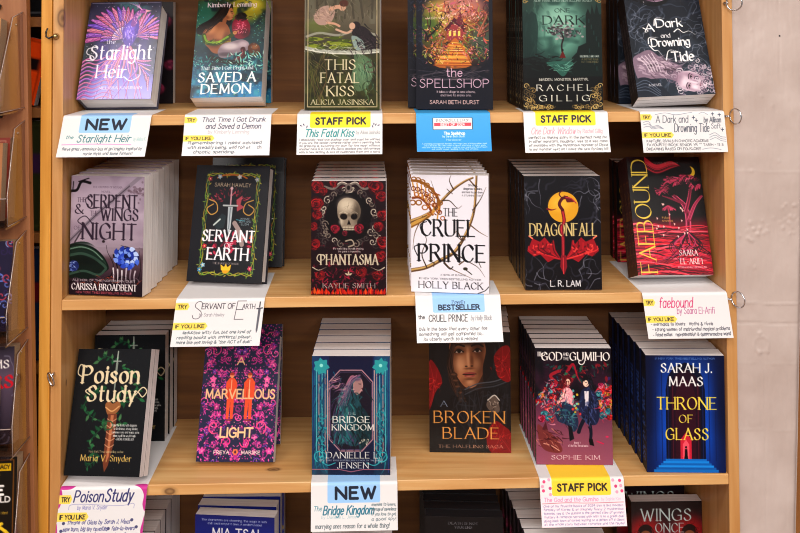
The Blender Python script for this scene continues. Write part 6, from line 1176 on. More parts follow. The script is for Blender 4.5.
def card_bridge(c):
    header(c, .19, .8, .42, BL, 'NEW', .29, .74, .1, .33)
    c.text('The', .03, .12, .48, .58, '#2a7a8c', 'hand', .105, slant=.2); c.text('Bridge Kingdom', .14, .72, .48, .66, '#1f6f88', 'hand', .135, slant=.2); c.text('by Danielle L. Jensen', .12, .55, .68, .74, '#9cb8c0', 'hand', .12, slant=.15)
    c.scrib(['enemies to lovers,', 'marriage of convenience', 'if you love to get', 'a good spy!'], .7, .98, .42, .82, '#5c7078'); c.text('marrying ones reason for a whole thing!', .05, .9, .85, .94, '#4c5c64', 'hand', .135, slant=.15)
def card_gumiho(c):
    c.poly([(.0, .36), (1, .36), (1, 1), (0, 1)], '#f8dfe6'); rrect(c, .14, .84, -.9, .36, '#ffd23f'); c.text('STAFF PICK', .21, .79, .12, .26, '#2a2620', 'sans', .27, sp=.3)
    for u, f, col in ((.05, .06, '#e04878'), (.12, .2, '#c04878'), (.04, .25, '#e04878'), (.11, .02, '#e8a0b8'), (.95, .06, '#e04878'), (.9, .18, '#d04070'), (.97, .28, '#e04878'), (.87, .05, '#e8a0b8'), (.03, .16, '#e8a0b8'), (.96, .17, '#e8a0b8'), (.91, .3, '#e8a0b8'), (.12, .33, '#e8a0b8')): c.ell(u, f, .018, .018, col)
    c.text('The God and the Gumiho', .04, .68, .4, .48, '#e85a94', 'hand', .105, slant=.15); c.text('by Sophie Kim', .72, .95, .41, .47, '#f0a0c0', 'hand', .1); c.line([(.02, .52), (.3, .505), (.6, .52), (.98, .51)], .006, '#a84a5c')
    c.scrib(['One of my favorite books of 2024 this is like modern', 'fantasy of Korea & an insanely funny 2 mysterious', 'enemies, yes & the gumiho is the perfect stew of grumpy', 'mystery & romance narrated with wits is so a great duel', 'going back town of curses waiting on a demon off in Seoul', 'at the whole story between romance and the reveal'], .03, .97, .54, .98, '#6c6c9c', wt=.14)
# ------------------------------------------------------------------ scene helpers
scene = bpy.context.scene; COL = scene.collection
Z1, D_SH = 1.45, .3282                    # top of the uppermost shelf in view, shelf spacing
SH = lambda k: Z1-D_SH*k
DEP = .292                                # inside depth of the bookcase
def link(o, parent=None):
    COL.objects.link(o)
    if parent: o.parent = parent
    return o
def mobj(name, me, parent=None): return link(bpy.data.objects.new(name, me), parent)
def thing(name, label, cat, loc=(0, 0, 0), rot=(0, 0, 0), group=None):
    o = bpy.data.objects.new(name, None); o.empty_display_size = .05; link(o)
    o.location = loc; o.rotation_euler = rot
    tag(o, label, cat, group); return o
def tag(o, label, cat, group=None):
    o['label'] = label; o['category'] = cat
    if group: o['group'] = group
def struct(o): o['kind'] = 'structure'; return o
def dup(r, label, loc, rot, group=None):
    n = r.copy(); COL.objects.link(n); n.location = loc; n.rotation_euler = rot; n['label'] = label
    if group: n['group'] = group
    for ch in list(r.children):
        c = ch.copy(); COL.objects.link(c); c.parent = n
    return n

# ------------------------------------------------------------------ materials
def newmat(name):
    m = bpy.data.materials.new(name); m.use_nodes = True; nt = m.node_tree; nt.nodes.clear()
    out = nt.nodes.new('ShaderNodeOutputMaterial'); b = nt.nodes.new('ShaderNodeBsdfPrincipled'); nt.links.new(b.outputs[0], out.inputs[0])
    return m, nt, b
def L4(c): return (*lin(hexc(c)), 1)
def flat(name, col, rough=.5, metal=0, spec=.5, noise=0):
    m, nt, b = newmat(name); b.inputs['Roughness'].default_value = rough; b.inputs['Metallic'].default_value = metal; b.inputs['Specular IOR Level'].default_value = spec
    n = nt.nodes.new('ShaderNodeTexNoise'); n.inputs['Scale'].default_value = 60
    r = nt.nodes.new('ShaderNodeValToRGB'); c = hexc(col)
    r.color_ramp.elements[0].position = .3; r.color_ramp.elements[1].position = .7
    r.color_ramp.elements[0].color = L4(c*(1-noise)); r.color_ramp.elements[1].color = L4(np.clip(c*(1+noise*.3), 0, 1))
    nt.links.new(n.outputs[0], r.inputs[0]); nt.links.new(r.outputs[0], b.inputs['Base Color'])
    return m
def printmat(name, rough, spec=.5, coat=0):
    m, nt, b = newmat(name); a = nt.nodes.new('ShaderNodeAttribute'); a.attribute_name = 'print'
    nt.links.new(a.outputs['Color'], b.inputs['Base Color']); b.inputs['Roughness'].default_value = rough; b.inputs['Specular IOR Level'].default_value = spec
    b.inputs['Coat Weight'].default_value = coat; b.inputs['Coat Roughness'].default_value = .12
    return m
def wood(name, dark, mid, light, axis=2, knots=(), rough=.38, seed=0, knotr=.012):
    m, nt, b = newmat(name); N = nt.nodes.new; K = nt.links.new
    tc = N('ShaderNodeTexCoord'); mp = N('ShaderNodeMapping'); sc = [16, 16, 16]; sc[axis] = 1.3
    mp.inputs['Scale'].default_value = sc; mp.inputs['Location'].default_value = (seed*3.1, seed*1.7, seed*2.3); K(tc.outputs['Object'], mp.inputs[0])
    n1 = N('ShaderNodeTexNoise'); n1.inputs['Scale'].default_value = 1.6; n1.inputs['Detail'].default_value = 5; n1.inputs['Distortion'].default_value = .8; K(mp.outputs[0], n1.inputs[0])
    w = N('ShaderNodeTexWave'); w.bands_direction = 'DIAGONAL'; w.inputs['Scale'].default_value = 1.5; w.inputs['Distortion'].default_value = 7; w.inputs['Detail'].default_value = 3; K(mp.outputs[0], w.inputs[0])
    mp2 = N('ShaderNodeMapping'); s2 = [220, 220, 220]; s2[axis] = 6; mp2.inputs['Scale'].default_value = s2; K(tc.outputs['Object'], mp2.inputs[0])
    n2 = N('ShaderNodeTexNoise'); n2.inputs['Scale'].default_value = 1; n2.inputs['Detail'].default_value = 3; K(mp2.outputs[0], n2.inputs[0])
    mx = N('ShaderNodeMix'); mx.data_type = 'FLOAT'; mx.inputs[0].default_value = .14; K(n1.outputs[0], mx.inputs[2]); K(w.outputs[1], mx.inputs[3])
    ad = N('ShaderNodeMath'); ad.operation = 'MULTIPLY_ADD'; ad.inputs[1].default_value = .35; K(n2.outputs[0], ad.inputs[0]); K(mx.outputs[0], ad.inputs[2])
    r = N('ShaderNodeValToRGB'); e = r.color_ramp.elements; e[0].position = .32; e[0].color = L4(dark); e[1].position = .92; e[1].color = L4(light); q = e.new(.62); q.color = L4(mid); K(ad.outputs[0], r.inputs[0])
    col = r.outputs[0]
    for kn in knots:
        p, rad = kn[:3], (kn[3] if len(kn) > 3 else knotr)
        sub = N('ShaderNodeVectorMath'); sub.operation = 'SUBTRACT'; sub.inputs[1].default_value = p; K(tc.outputs['Object'], sub.inputs[0])
        mu = N('ShaderNodeVectorMath'); mu.operation = 'MULTIPLY'; s = [1, 1, 1]; s[axis] = .6; mu.inputs[1].default_value = s; K(sub.outputs[0], mu.inputs[0])
        ln = N('ShaderNodeVectorMath'); ln.operation = 'LENGTH'; K(mu.outputs[0], ln.inputs[0])
        dv = N('ShaderNodeMath'); dv.operation = 'DIVIDE'; dv.inputs[1].default_value = rad; K(ln.outputs[1], dv.inputs[0])
        rr = N('ShaderNodeValToRGB'); ee = rr.color_ramp.elements; ee[0].position = .1; ee[0].color = (.85, 0, 0, 1); ee[1].position = 1; ee[1].color = (0, 0, 0, 1)
        x = ee.new(.35); x.color = (.5, 0, 0, 1); x = ee.new(.55); x.color = (.8, 0, 0, 1); x = ee.new(.7); x.color = (.3, 0, 0, 1)
        K(dv.outputs[0], rr.inputs[0]); sp = N('ShaderNodeSeparateColor'); K(rr.outputs[0], sp.inputs[0])
        m2 = N('ShaderNodeMix'); m2.data_type = 'RGBA'; K(sp.outputs[0], m2.inputs[0]); K(col, m2.inputs[6]); m2.inputs[7].default_value = L4('#4a2812'); col = m2.outputs[2]
    K(col, b.inputs['Base Color']); b.inputs['Roughness'].default_value = rough
    bp = N('ShaderNodeBump'); bp.inputs['Strength'].default_value = .08; bp.inputs['Distance'].default_value = .002; K(n2.outputs[0], bp.inputs['Height']); K(bp.outputs[0], b.inputs['Normal'])
    return m
M_GLOSS = printmat('glossy_printed_cover', .3, .3); M_MATTE = printmat('matte_printed_cover', .45, .14); M_FOIL = printmat('foil_printed_cover', .34, .6, .25); M_CARD = printmat('printed_card', .55, .25)
M_PAPER, nt, b = newmat('book_page_edges')
tc = nt.nodes.new('ShaderNodeTexCoord'); mp = nt.nodes.new('ShaderNodeMapping'); mp.inputs['Scale'].default_value = (8, 900, 8); nn = nt.nodes.new('ShaderNodeTexNoise'); nn.inputs['Scale'].default_value = 1; nn.inputs['Detail'].default_value = 3
rp = nt.nodes.new('ShaderNodeValToRGB'); rp.color_ramp.elements[0].position = .3; rp.color_ramp.elements[0].color = L4('#cfc8c8'); rp.color_ramp.elements[1].position = .6; rp.color_ramp.elements[1].color = L4('#f3efee')
nt.links.new(tc.outputs['Object'], mp.inputs[0]); nt.links.new(mp.outputs[0], nn.inputs[0]); nt.links.new(nn.outputs[0], rp.inputs[0]); nt.links.new(rp.outputs[0], b.inputs['Base Color']); b.inputs['Roughness'].default_value = .8
M_SHELF = wood('pine_shelf_board', '#bc844a', '#d09c60', '#e0b67c', 0, knots=[(.193, .004, SH(2)-.012, .011), (.372, .052, SH(2), .011), (.366, .095, SH(2), .006)])
M_SIDE = wood('pine_side_panel', '#ae763e', '#c08a50', '#d0a068', 2, knots=[(-.001, .0, 1.625, .016), (-.0, .03, .965, .005)], seed=2)
M_BACK = wood('dark_stained_back_panel', '#54300e', '#633a12', '#724618', 0, rough=.75, seed=4)
M_ORANGE = wood('varnished_orange_pine', '#b87420', '#cc8a30', '#dc9e44', 2, seed=5)
M_BROWN = wood('brown_varnished_wood', '#70401c', '#8c562a', '#a06a38', 2, seed=7)
M_METAL = flat('bright_steel', '#d4d4d8', .22, 1); M_BRASS = flat('worn_brass', '#b8a070', .35, 1); M_BLACKM = flat('black_metal', '#18181c', .4)

# ------------------------------------------------------------------ the room
def quadbox(name, x0, y0, z0, x1, y1, z1, mat, parent=None, bevel=0):
    co, f = box(x0, y0, z0, x1, y1, z1)
    me = bpy.data.meshes.new(name); me.from_pydata(co, [], f); me.materials.append(mat); me.update()
    o = mobj(name, me, parent)
    if bevel:
        md = o.modifiers.new('bevel', 'BEVEL'); md.width = bevel; md.segments = 2
    return o
M_FLOOR = wood('worn_floor_boards', '#5a3a22', '#7a5030', '#8c6440', 1, seed=9); M_PLASTER = flat('plaster', '#b8a8a0', .8, noise=.05); M_CEIL = flat('ceiling_paint', '#e4e0d8', .9, noise=.02)
struct(quadbox('floor', -2.2, -6.2, -.1, 3.2, .6, 0, M_FLOOR))
struct(quadbox('wall_back', -2.2, .45, 0, 3.2, .6, 3.0, M_PLASTER))
struct(quadbox('ceiling', -2.2, -6.2, 3.0, 3.2, .6, 3.1, M_CEIL))

# painted pillar on the right: relief of old paint, seams, lumps
def pillar():
    x0, y0 = 1.2215, .012; zs = np.arange(0, 3.0001, .0028); us = np.linspace(0, 1, 60)
    Zg = zs[:, None]*np.ones((1, 60)); xr = 1.3305+(.0392)*np.clip((Zg-.69), -.7, 1.4); Xg = x0+(xr-x0)*us[None, :]
    q = random.Random(5); H = .0007*vnoise(Xg*60, Zg*60, 3)+.0012*vnoise(Xg*14, Zg*14, 5)+.0003*vnoise(Xg*240, Zg*240, 7)+.0005*vnoise(Xg*300, Zg*40, 9)
    def lump(x, z, r, h): 
        nonlocal H; H = H+h*np.exp(-((Xg-x)**2+(Zg-z)**2)/(r*r))
    for k in range(26): lump(1.325+q.gauss(0, .011), 1.247+q.gauss(0, .012), q.uniform(.0016, .003), q.uniform(.0008, .002))
    for k in range(12): lump(1.262+q.gauss(0, .01), 1.228+q.gauss(0, .012), q.uniform(.002, .004), q.uniform(.0008, .0022))
    for k in range(8): lump(q.uniform(1.23, 1.33), q.uniform(.7, 1.65), .003, .0008)
    rr = np.hypot(Xg-1.268, Zg-1.022); H = H+.0013*np.exp(-((rr-.014)/.002)**2)*(.5+.5*vnoise(Xg*90, Zg*90, 2))
    for k in range(5): lump(1.268+q.uniform(-.016, .016), 1.022+q.choice([-.018, .02, -.014]), .0025, .0018)
    for z, h in ((1.094, .0012), (1.058, -.0012), (1.335, .0006), (.985, .0004), (.865, .0005)): H = H+h*np.exp(-((Zg-z-.003*vnoise(Xg*20, Zg*0, 4))/.0012)**2)
    H = H-.0010*np.exp(-((Xg-1.310-.002*vnoise(Zg*9, Zg*0, 6))/.0009)**2)*(Zg > 1.50)-.0006*np.exp(-((Xg-1.272)/.0009)**2)*(Zg < .96)
    rd = .006; H = H-.010*np.exp(-((xr-Xg)/.006)**2)
    co = np.stack([Xg, y0-H, Zg], -1).reshape(-1, 3); n = len(zs); idx = np.arange(n*60).reshape(n, 60)
    F = np.stack([idx[:-1, :-1], idx[:-1, 1:], idx[1:, 1:], idx[1:, :-1]], -1).reshape(-1, 4)
    side_r = [(float(xr[0, 0]), y0+.008, 0), (float(xr[0, 0]), .45, 0), (float(xr[-1, 0]), .45, 3), (float(xr[-1, 0]), y0+.008, 3)]
    side_l = [(x0, y0, 0), (x0, y0, 3), (x0, .45, 3), (x0, .45, 0)]
    me = mesh_from('wall_pillar', [(co, F, None, 0, True), (side_r, [(0, 1, 2, 3)], None, 0, False), (side_l, [(0, 1, 2, 3)], None, 0, False)], [M_PILLAR])
    return struct(mobj('wall_right', me))
M_PILLAR, nt, b = newmat('chipped_beige_paint'); N = nt.nodes.new; K = nt.links.new
tc = N('ShaderNodeTexCoord'); n = N('ShaderNodeTexNoise'); n.inputs['Scale'].default_value = 9; n.inputs['Detail'].default_value = 6; K(tc.outputs['Object'], n.inputs[0])
r = N('ShaderNodeValToRGB'); r.color_ramp.elements[0].position = .3; r.color_ramp.elements[0].color = L4('#b3a199'); r.color_ramp.elements[1].position = .7; r.color_ramp.elements[1].color = L4('#c6b6af'); K(n.outputs[0], r.inputs[0]); K(r.outputs[0], b.inputs['Base Color'])
b.inputs['Roughness'].default_value = .42
pillar()
# small nail hole
bm = bmesh.new(); bmesh.ops.create_cone(bm, cap_ends=True, segments=12, radius1=.0016, radius2=.0013, depth=.003, matrix=Matrix.Translation((1.3115, .0105, 1.587)) @ Matrix.Rotation(pi/2, 4, 'X'))
me = bpy.data.meshes.new('nail_head'); bm.to_mesh(me); me.materials.append(M_BLACKM); o = mobj('nail_head', me); tag(o, 'small dark nail head high in the beige painted pillar', 'nail')
struct(quadbox('trim_1', 1.30, .10, 0, 1.55, .14, 3.0, M_BROWN))

# ------------------------------------------------------------------ the bookcase
case = thing('bookcase', 'light pine bookcase holding the rows of face-out books and cards', 'bookcase', (0, 0, 0))
quadbox('side_panel', -.019, 0, 0, 0, .312, 2.16, M_SIDE, case, .0012)
quadbox('side_panel', 1.2, 0, 0, 1.2195, .312, 2.16, M_SIDE, case, .0012)
quadbox('back_panel', 0, DEP, .05, 1.2, DEP+.008, 2.14, M_BACK, case)
quadbox('top_panel', 0, 0, 2.141, 1.2, DEP, 2.16, M_SHELF, case, .0012)
for k in range(-1, 5): quadbox('shelf', .0002, 0, SH(k)-.019, 1.1998, DEP, SH(k), M_SHELF, case, .0013)
quadbox('kick_board', 0, .02, 0, 1.2, .038, SH(4)-.0195, M_SIDE, case)

def tube(path, r, seg=10, closed=False):
    P = [Vector(p) for p in path]; n = len(P); co, F = [], []
    up = Vector((.13, .21, 1)).normalized()
    for i, p in enumerate(P):
        d = (P[(i+1) % n]-P[i-1]) if closed or 0 < i < n-1 else (P[1]-P[0] if i == 0 else P[-1]-P[-2]); d.normalize()
        a = d.cross(up).normalized(); b2 = d.cross(a)
        rr = r[i] if isinstance(r, (list, tuple)) else r
        for k in range(seg): t = 2*pi*k/seg; co.append(tuple(p+(a*cos(t)+b2*sin(t))*rr))
    for i in range(n if closed else n-1):
        for k in range(seg): F.append((i*seg+k, i*seg+(k+1) % seg, ((i+1) % n)*seg+(k+1) % seg, ((i+1) % n)*seg+k))
    if not closed: 
        co.append(tuple(P[0])); co.append(tuple(P[-1])); c0 = len(co)-2
        for k in range(seg): F.append((c0, (k+1) % seg, k, k)); F.append((c0+1, (n-1)*seg+k, (n-1)*seg+(k+1) % seg, (n-1)*seg+(k+1) % seg))
        F = [f if f[2] != f[3] else f[:3] for f in F]
    return co, F
def tubeobj(name, path, r, mat, parent=None, closed=False, seg=10):
    co, F = tube(path, r, seg, closed); me = bpy.data.meshes.new(name); me.from_pydata(co, [], F); me.materials.append(mat); me.update()
    for p in me.polygons: p.use_smooth = True
    return mobj(name, me, parent)
def ring_at(x, z, r, label, ang=0, mat=None, tilt=.5):
    mat = mat or M_METAL
    e = tubeobj('screw_eye', [(x-.014, -.0008, z), (x-.014, -.006, z), (x-.0125, -.011, z), (x-.0105, -.013, z)], .0019, mat, case)
    P = [(x+.001+r*cos(t)*cos(tilt), -.013-r*cos(t)*sin(tilt), z+r*sin(t)) for t in np.linspace(0, 2*pi, 24)[:-1]]
    return tubeobj('ring', P, .0014, mat, e, True, 8)
ring_at(1.2175, 1.648, .014, '', tilt=.6); ring_at(1.2165, 1.441, .014, '', tilt=1.15); ring_at(1.2160, 1.110, .014, '', tilt=1.0)
e = tubeobj('screw_eye', [(-.0125, -.0005, 1.5925), (-.0125, -.008, 1.5925), (-.0125, -.0115, 1.5925)], [.0058, .005, .0025], M_BRASS, case, seg=16)
tubeobj('hook', [(-.016, -.010, 1.592), (-.022, -.013, 1.589), (-.0265, -.013, 1.592), (-.0272, -.012, 1.600), (-.0245, -.011, 1.607)], .0017, M_BLACKM, e)
e = tubeobj('screw_eye', [(-.0125, -.0008, .993), (-.0125, -.010, .993)], .0024, M_METAL, case)
tubeobj('ring', [(-.0145+.0052*cos(t)-.0035*sin(t), -.0115-.003*cos(t), .986+.0115*sin(t)) for t in np.linspace(0, 2*pi, 18)[:-1]], .0016, M_METAL, e, True, 8)

# ------------------------------------------------------------------ books
def G(s): return f'copies of the {s}'
BK = 0
ORD = ['', 'second', 'third', 'fourth', 'fifth', 'sixth', 'seventh', 'eighth', 'ninth', 'tenth']
def book_meshes(key, w, h, t, art, hard=False, mat=None, res=.0008, spine='#1c1c22', spine_text=None, spine_col='#e8e8e8', back=None):
    mat = mat or M_GLOSS; b = .0026 if hard else .0003; ins = .0032 if hard else 0
    c = Canvas(w, h, res); art(c)
    co, q, cl = c.mesh(key, lambda X, Y: (X-w/2, 0*X-t, h-Y))
    parts = [(co, q, cl, 0, False)]
    bc, bf = box(-w/2, -t, 0, w/2, -t+b, h, skip=('front', 'left')); parts.append((bc, bf, spine, 0, False))
    bc, bf = box(-w/2, -b, 0, w/2, 0, h, skip=('left',)); parts.append((bc, bf, back or spine, 0, False))
    bc, bf = box(-w/2+.0001, -t+b, 0, -w/2+b, -b, h, skip=('left',)); parts.append((bc, bf, spine, 0, False))
    s = Canvas(t, h, .0011 if spine_text else .004, spine)
    if spine_text: s.text(spine_text, .22, .72, .22, .92, spine_col, 'serif', .18, ang=-90)
    co, q, cl = s.mesh(key, lambda X, Y: (0*X-w/2, -X, h-Y)); parts.append((co, q[:, ::-1], cl, 0, False))
    cov = mesh_from('cover_'+key, parts, [mat])
    pc, pf = box(-w/2+b+.0002, -t+b+.00005, ins, w/2-ins, -b-.00005, h-ins)
    pg = bpy.data.meshes.new('pages_'+key); pg.from_pydata(pc, [], pf); pg.materials.append(M_PAPER); pg.update()
    return cov, pg
def book(key, fit, k, label, art, t=None, dy=0, z=None, **kw):
    x, y, yaw, lean, w, h, tf = fit
    t = t or tf; y = y-tf*cos(radians(lean))+t*cos(radians(lean))+dy
    cov, pg = book_meshes(key, w, h, t, art, **kw)
    o = thing('book', label, 'book', (x, y, (SH(k)+.0008) if z is None else z), (-radians(lean), 0, radians(yaw)))
    o.rotation_mode = 'XYZ'
    mobj('cover', cov, o); mobj('page_block', pg, o)
    o['t'] = t; return o, (x, y, yaw, lean, w, h, t)
def block(key, fit, k, roll, n, short, where, art, **kw):
    """n copies pressed together and leaning back as one block; the last one made is the front copy"""
    x, y, yaw, lean, w, h, T = fit; t = T/n
    cov, pg = book_meshes(key, w, h, t-.0004, art, **kw)
    e = (-radians(lean), radians(roll), radians(yaw)); Rm_ = (Matrix.Rotation(e[2], 3, 'Z') @ Matrix.Rotation(e[0], 3, 'X') @ Matrix.Rotation(e[1], 3, 'Y'))
    P = Vector((x, y, SH(k)+.0008+abs(sin(e[1]))*w/2*cos(e[0])))
    o = thing('book', f'{short} {where}', 'book', P+Rm_ @ Vector((0, -(n-1)*t, 0)), e, G(short) if n > 1 else None); o.rotation_mode = 'YXZ'
    mobj('cover', cov, o); mobj('page_block', pg, o)
    for j in range(n-1): dup(o, f'{ORD[n-1-j]} copy pressed behind the {short}', P+Rm_ @ Vector((0, -j*t, 0)), e)
    return o
def stack(bk, n, short, xr=None, yr=.25, lean=None, group=None, dx=0, jit=.0006):
    """further copies standing behind the front one; xr = left edge of the rearmost seen"""
    o, (x, y, yaw, ln, w, h, t) = bk; q = random.Random(short); z = o.location.z
    lean = ln if lean is None else lean; yawr = abs(radians(yaw))
    cur = y; step = (t+.0009)/cos(radians(lean))
    if xr is not None: dx = (xr+w/2-x)/max(1e-3, (yr-(y-t)))*step
    lim = DEP-.004-w/2*sin(yawr)-h*sin(radians(lean)) if lean > 0 else DEP-.004-w/2*sin(yawr)
    add = abs(dx*math.tan(yawr))
    for i in range(1, n+1):
        yy = y+i*(step+add)
        if yy > lim: break
        dup(o, f'{ORD[i]} copy behind the {short}', (x+dx*i+q.uniform(-jit, jit), yy, z), tuple(o.rotation_euler), group)
    if group: o['group'] = group
def add(key, fit, k, short, where, art, n=0, xr=None, yr=.25, t=None, dx=0, **kw):
    b = book(key, fit, k, f'{short} {where}', art, t=t, **kw)
    if n: stack(b, n, short, xr=xr, yr=yr, group=G(short), dx=dx)
    return b
def one(src, short, fit, k, label, group=None):
    x, y, yaw, lean = fit[:4]
    return dup(src[0], label, (x, y, SH(k)+.0008), (-radians(lean), 0, radians(yaw)), group or G(short))
# fit = x, y of the rear bottom edge, yaw, lean back, width, height, thickness
# --- first shelf in view
s = 'hardcover with a purple feathered bird on its cover'
block('starlight', (.0775, .112, -3.6, 24, .1393, .2009, .0575), 0, -.6, 1, s, 'leaning back', art_starlight, hard=True, mat=M_FOIL, spine='#221e34')
book('rear', (.0728, .286, 0, 0, .141, .211, .022), 0, 'dark book standing upright behind the purple feathered bird book', art_leaves, res=.003, spine='#16141c')
s = 'teal book with a couple embracing on its cover'
block('demon', (.2779, .1570, -3.2, 23.4, .1369, .2069, .0549), 0, -.98, 2, s, 'leaning back', art_demon, spine='#c8d8d8')
book('demonrear', (.2754, .2875, .1, .6, .1420, .2125, .03), 0, 'upright copy behind the teal book with an embracing couple', art_demon, spine='#c8d8d8', res=.0015)
s = 'olive green book with two figures at a pond'
add('fatal', (.5019, .0815, -3.9, 3.2, .143, .2145, .028), 0, s, 'beside the yellow staff pick card', art_fatal, n=3, t=.032, dx=-.001, spine='#5a5640', mat=M_MATTE)
s = 'navy book with a bright orange forest cottage picture'
b = add('spell', (.7135, .0745, -8, 3, .1432, .215, .03), 0, s, 'standing in front', art_spell, hard=True, mat=M_MATTE, spine='#1c1f2d')
one(b, s, (.6975, .120, -3, 3.5), 0, 'second copy shifted left behind the orange forest cottage book'); one(b, s, (.701, .165, -2, 3), 0, 'third copy behind the orange forest cottage book')
s = 'dark green book with a smoky tree and gold corners'
add('window', (.9097, .045, -.8, 2.1, .1474, .2211, .024), 0, s, 'at front', art_window, n=7, xr=.8365, t=.027, mat=M_MATTE, spine='#191a20', spine_text='ONE DARK WINDOW', spine_col='#8a8478')
s = 'slate book with two pale faces among smoke'
block('tide', (1.1245, .0780, -3.5, 21.8, .1434, .2151, .0622), 0, -2.74, 3, s, 'leaning back', art_tide, spine='#1a1a20', spine_text='A DARK AND DROWNING TIDE', spine_col='#6a6468', mat=M_MATTE)
for i in range(3): book('tiderear', (1.120, .192+.031*i, -1, 1.5, .141, .211, .0295), 0, f'{ORD[i+1]} upright copy in the corner behind the slate book with pale faces', art_tide, spine='#1a1a20', res=.0016, mat=M_MATTE)
# --- second shelf
s = 'lavender book with a green serpent and blue rose'
add('serpent', (.0796, .0551, -9.7, 2.3, .1398, .2134, .04), 1, s, 'at front', art_serpent, n=5, t=.04, dx=.0015, mat=M_MATTE, spine='#b0a0ae')
s = 'black book with a sword inside a vine border'
b = add('servant', (.2844, .1015, -10.7, 15.0, .1459, .2163, .0369), 1, s, 'leaning back', art_servant, hard=True, spine='#16161f')
one(b, s, (.3036, .228, -1.7, 10.5), 1, 'second copy behind the black book with a vine border')
s = 'crimson book with a skull among red roses'
add('phantasma', (.5145, .0272, -3.3, 1.7, .1357, .2034, .026), 1, s, 'at front', art_phantasma, n=5, xr=.4367+.008, t=.044, spine='#2c1220')
s = 'white book with bare branches and a gold crown'
add('cruel', (.7019, .0371, -9.3, 1.6, .1416, .2116, .03), 1, s, 'at front', art_cruel, n=5, xr=.632, t=.038, spine='#e4e0e4', mat=M_MATTE)
s = 'black book with a red dragon and yellow moon'
add('dragon', (.9067, .0431, -2.1, 2.3, .1402, .2062, .028), 1, s, 'at front', art_dragon, n=6, xr=.8405, t=.04, spine='#121119', spine_text='DRAGONFALL', spine_col='#5c4c3c')
s = 'red and black book with a pink tree and sideways title'
block('fae', (1.1165, .0914, 4.2, 19.0, .1455, .2217, .0572), 1, 1.2, 3, s, 'leaning back', art_fae, spine='#3a1018', spine_text='FAEBOUND', spine_col='#8a6a3c')
for i in range(2): book('faerear', (1.128, .249+.036*i-.0, -3, .6, .137, .203, .030), 1, f'{ORD[i+1]} upright copy behind the red book with a pink tree', art_fae, spine='#3a1018', res=.0016, mat=M_MATTE)
# --- third shelf
s = 'black book with a dagger and green leaves'
block('poison', (.0790, .0345, -11.0, 20.0, .1424, .2129, .0390), 2, -2.6, 2, s, 'leaning back', art_poison, mat=M_MATTE, spine='#15161b')
for i, (x, y, yw, ln) in enumerate(((.0770, .2110, -.6, 1.2), (.0795, .2455, -.8, 1.0), (.0811, .281, -1, .5))): book('poisonrear', (x, y, yw, ln, .138, .206, .0295), 2, f'{ORD[i+1]} upright copy behind the black book with a dagger', art_poison, mat=M_MATTE, spine='#15161b', res=.0012)
s = 'purple floral book with two men in orange suits'
b = add('marv', (.3005, .0849, -3.2, 22.7, .1437, .2205, .0261), 2, s, 'leaning back', art_marv, mat=M_MATTE, spine='#262350')
one(b, s, (.3035, .160, 1.5, 19.5), 2, 'second copy behind the purple floral book with orange men')
s = 'teal and navy book with a woman inside an ornate frame'
add('bridge', (.5170, .0506, -2.8, 1.2, .1423, .2115, .03), 2, s, 'at front', art_bridge, n=6, xr=.4525, t=.0385, spine='#1a2a50')
s = 'dark book with a hooded woman and red leaves'
add('broken', (.7430, .1300, -3.8, .6, .1554, .2270, .0252), 2, s, 'at front', art_broken, n=4, t=.034, dx=.0035, spine='#16151a')
s = 'pink and black book with a couple seated among flowers'
add('gumiho', (.9298, .0721, -3.3, 2, .1411, .2111, .028), 2, s, 'at front', art_gumiho, n=8, xr=.8575, t=.0285, spine='#241620', spine_text='THE GOD AND THE GUMIHO', spine_col='#8a6a70', mat=M_MATTE)
s = 'blue book with a dark arch, stairs and yellow title'
add('throne', (1.1268, .0383, -3.4, .3, .1425, .2101, .032), 2, s, 'at front', art_throne, n=6, xr=1.0523, t=.038, spine='#0a1228', spine_text='THRONE OF GLASS', spine_col='#4464a8', mat=M_MATTE)
# --- fourth shelf, only the tops in view
s = 'dark flowered paperback in the lowest left stack'
add('leaves', (.079, .062, -1, 1, .142, .208, .03), 3, s, 'at front', art_leaves, n=5, t=.04, dx=.0015, spine='#d8ccc4', res=.002)
s = 'royal blue book with white author name on top'
b = add('mia', (.2993, .1085, -7.2, 1.7, .1512, .2272, .03), 3, s, 'at front', art_mia, t=.03, spine='#22348c')
one(b, s, (.2975, .147, -5, 1.5), 3, 'second copy behind the royal blue book'); one(b, s, (.300, .186, -2, 1.2), 3, 'third copy behind the royal blue book'); one(b, s, (.303, .220, -1, 1), 3, 'rearmost copy behind the royal blue book')
s = 'blue book with a red top band under the NEW card'
add('red', (.5162, .0575, -2.1, 1.5, .1474, .211, .03), 3, s, 'on the lowest shelf', art_red, n=4, t=.035, res=.002, spine='#20387c')
s = 'black paperback with small grey words and pink flowers'
M_DARKP = flat('black_sprayed_page_edges', '#1b1a1f', .6)
b = add('black', (.7274, .1044, -4.8, 1.7, .1460, .2190, .03), 3, s, 'at front', art_black, n=5, t=.03, dx=-.0005, spine='#5a5658')
for ch in b[0].children:
    if ch.name.startswith('page_block'): ch.data.materials.clear(); ch.data.materials.append(M_DARKP)
s = 'white-edged book under the yellow and pink card'
add('godlow', (.905, .040, -1, 1, .146, .212, .03), 3, s, 'on the lowest shelf', art_leaves, n=6, t=.035, dx=-.0022, res=.002, spine='#17141c')
s = 'dark red book titled with pale curling letters'
b = add('wings', (1.1295, .1693, -1.0, 1.7, .1385, .2093, .03), 3, s, 'at front', art_wings, n=0, t=.03, spine='#1c1216')
one(b, s, (1.119, .247, -1, .3), 3, 'second copy set back behind the dark red pale lettered book')

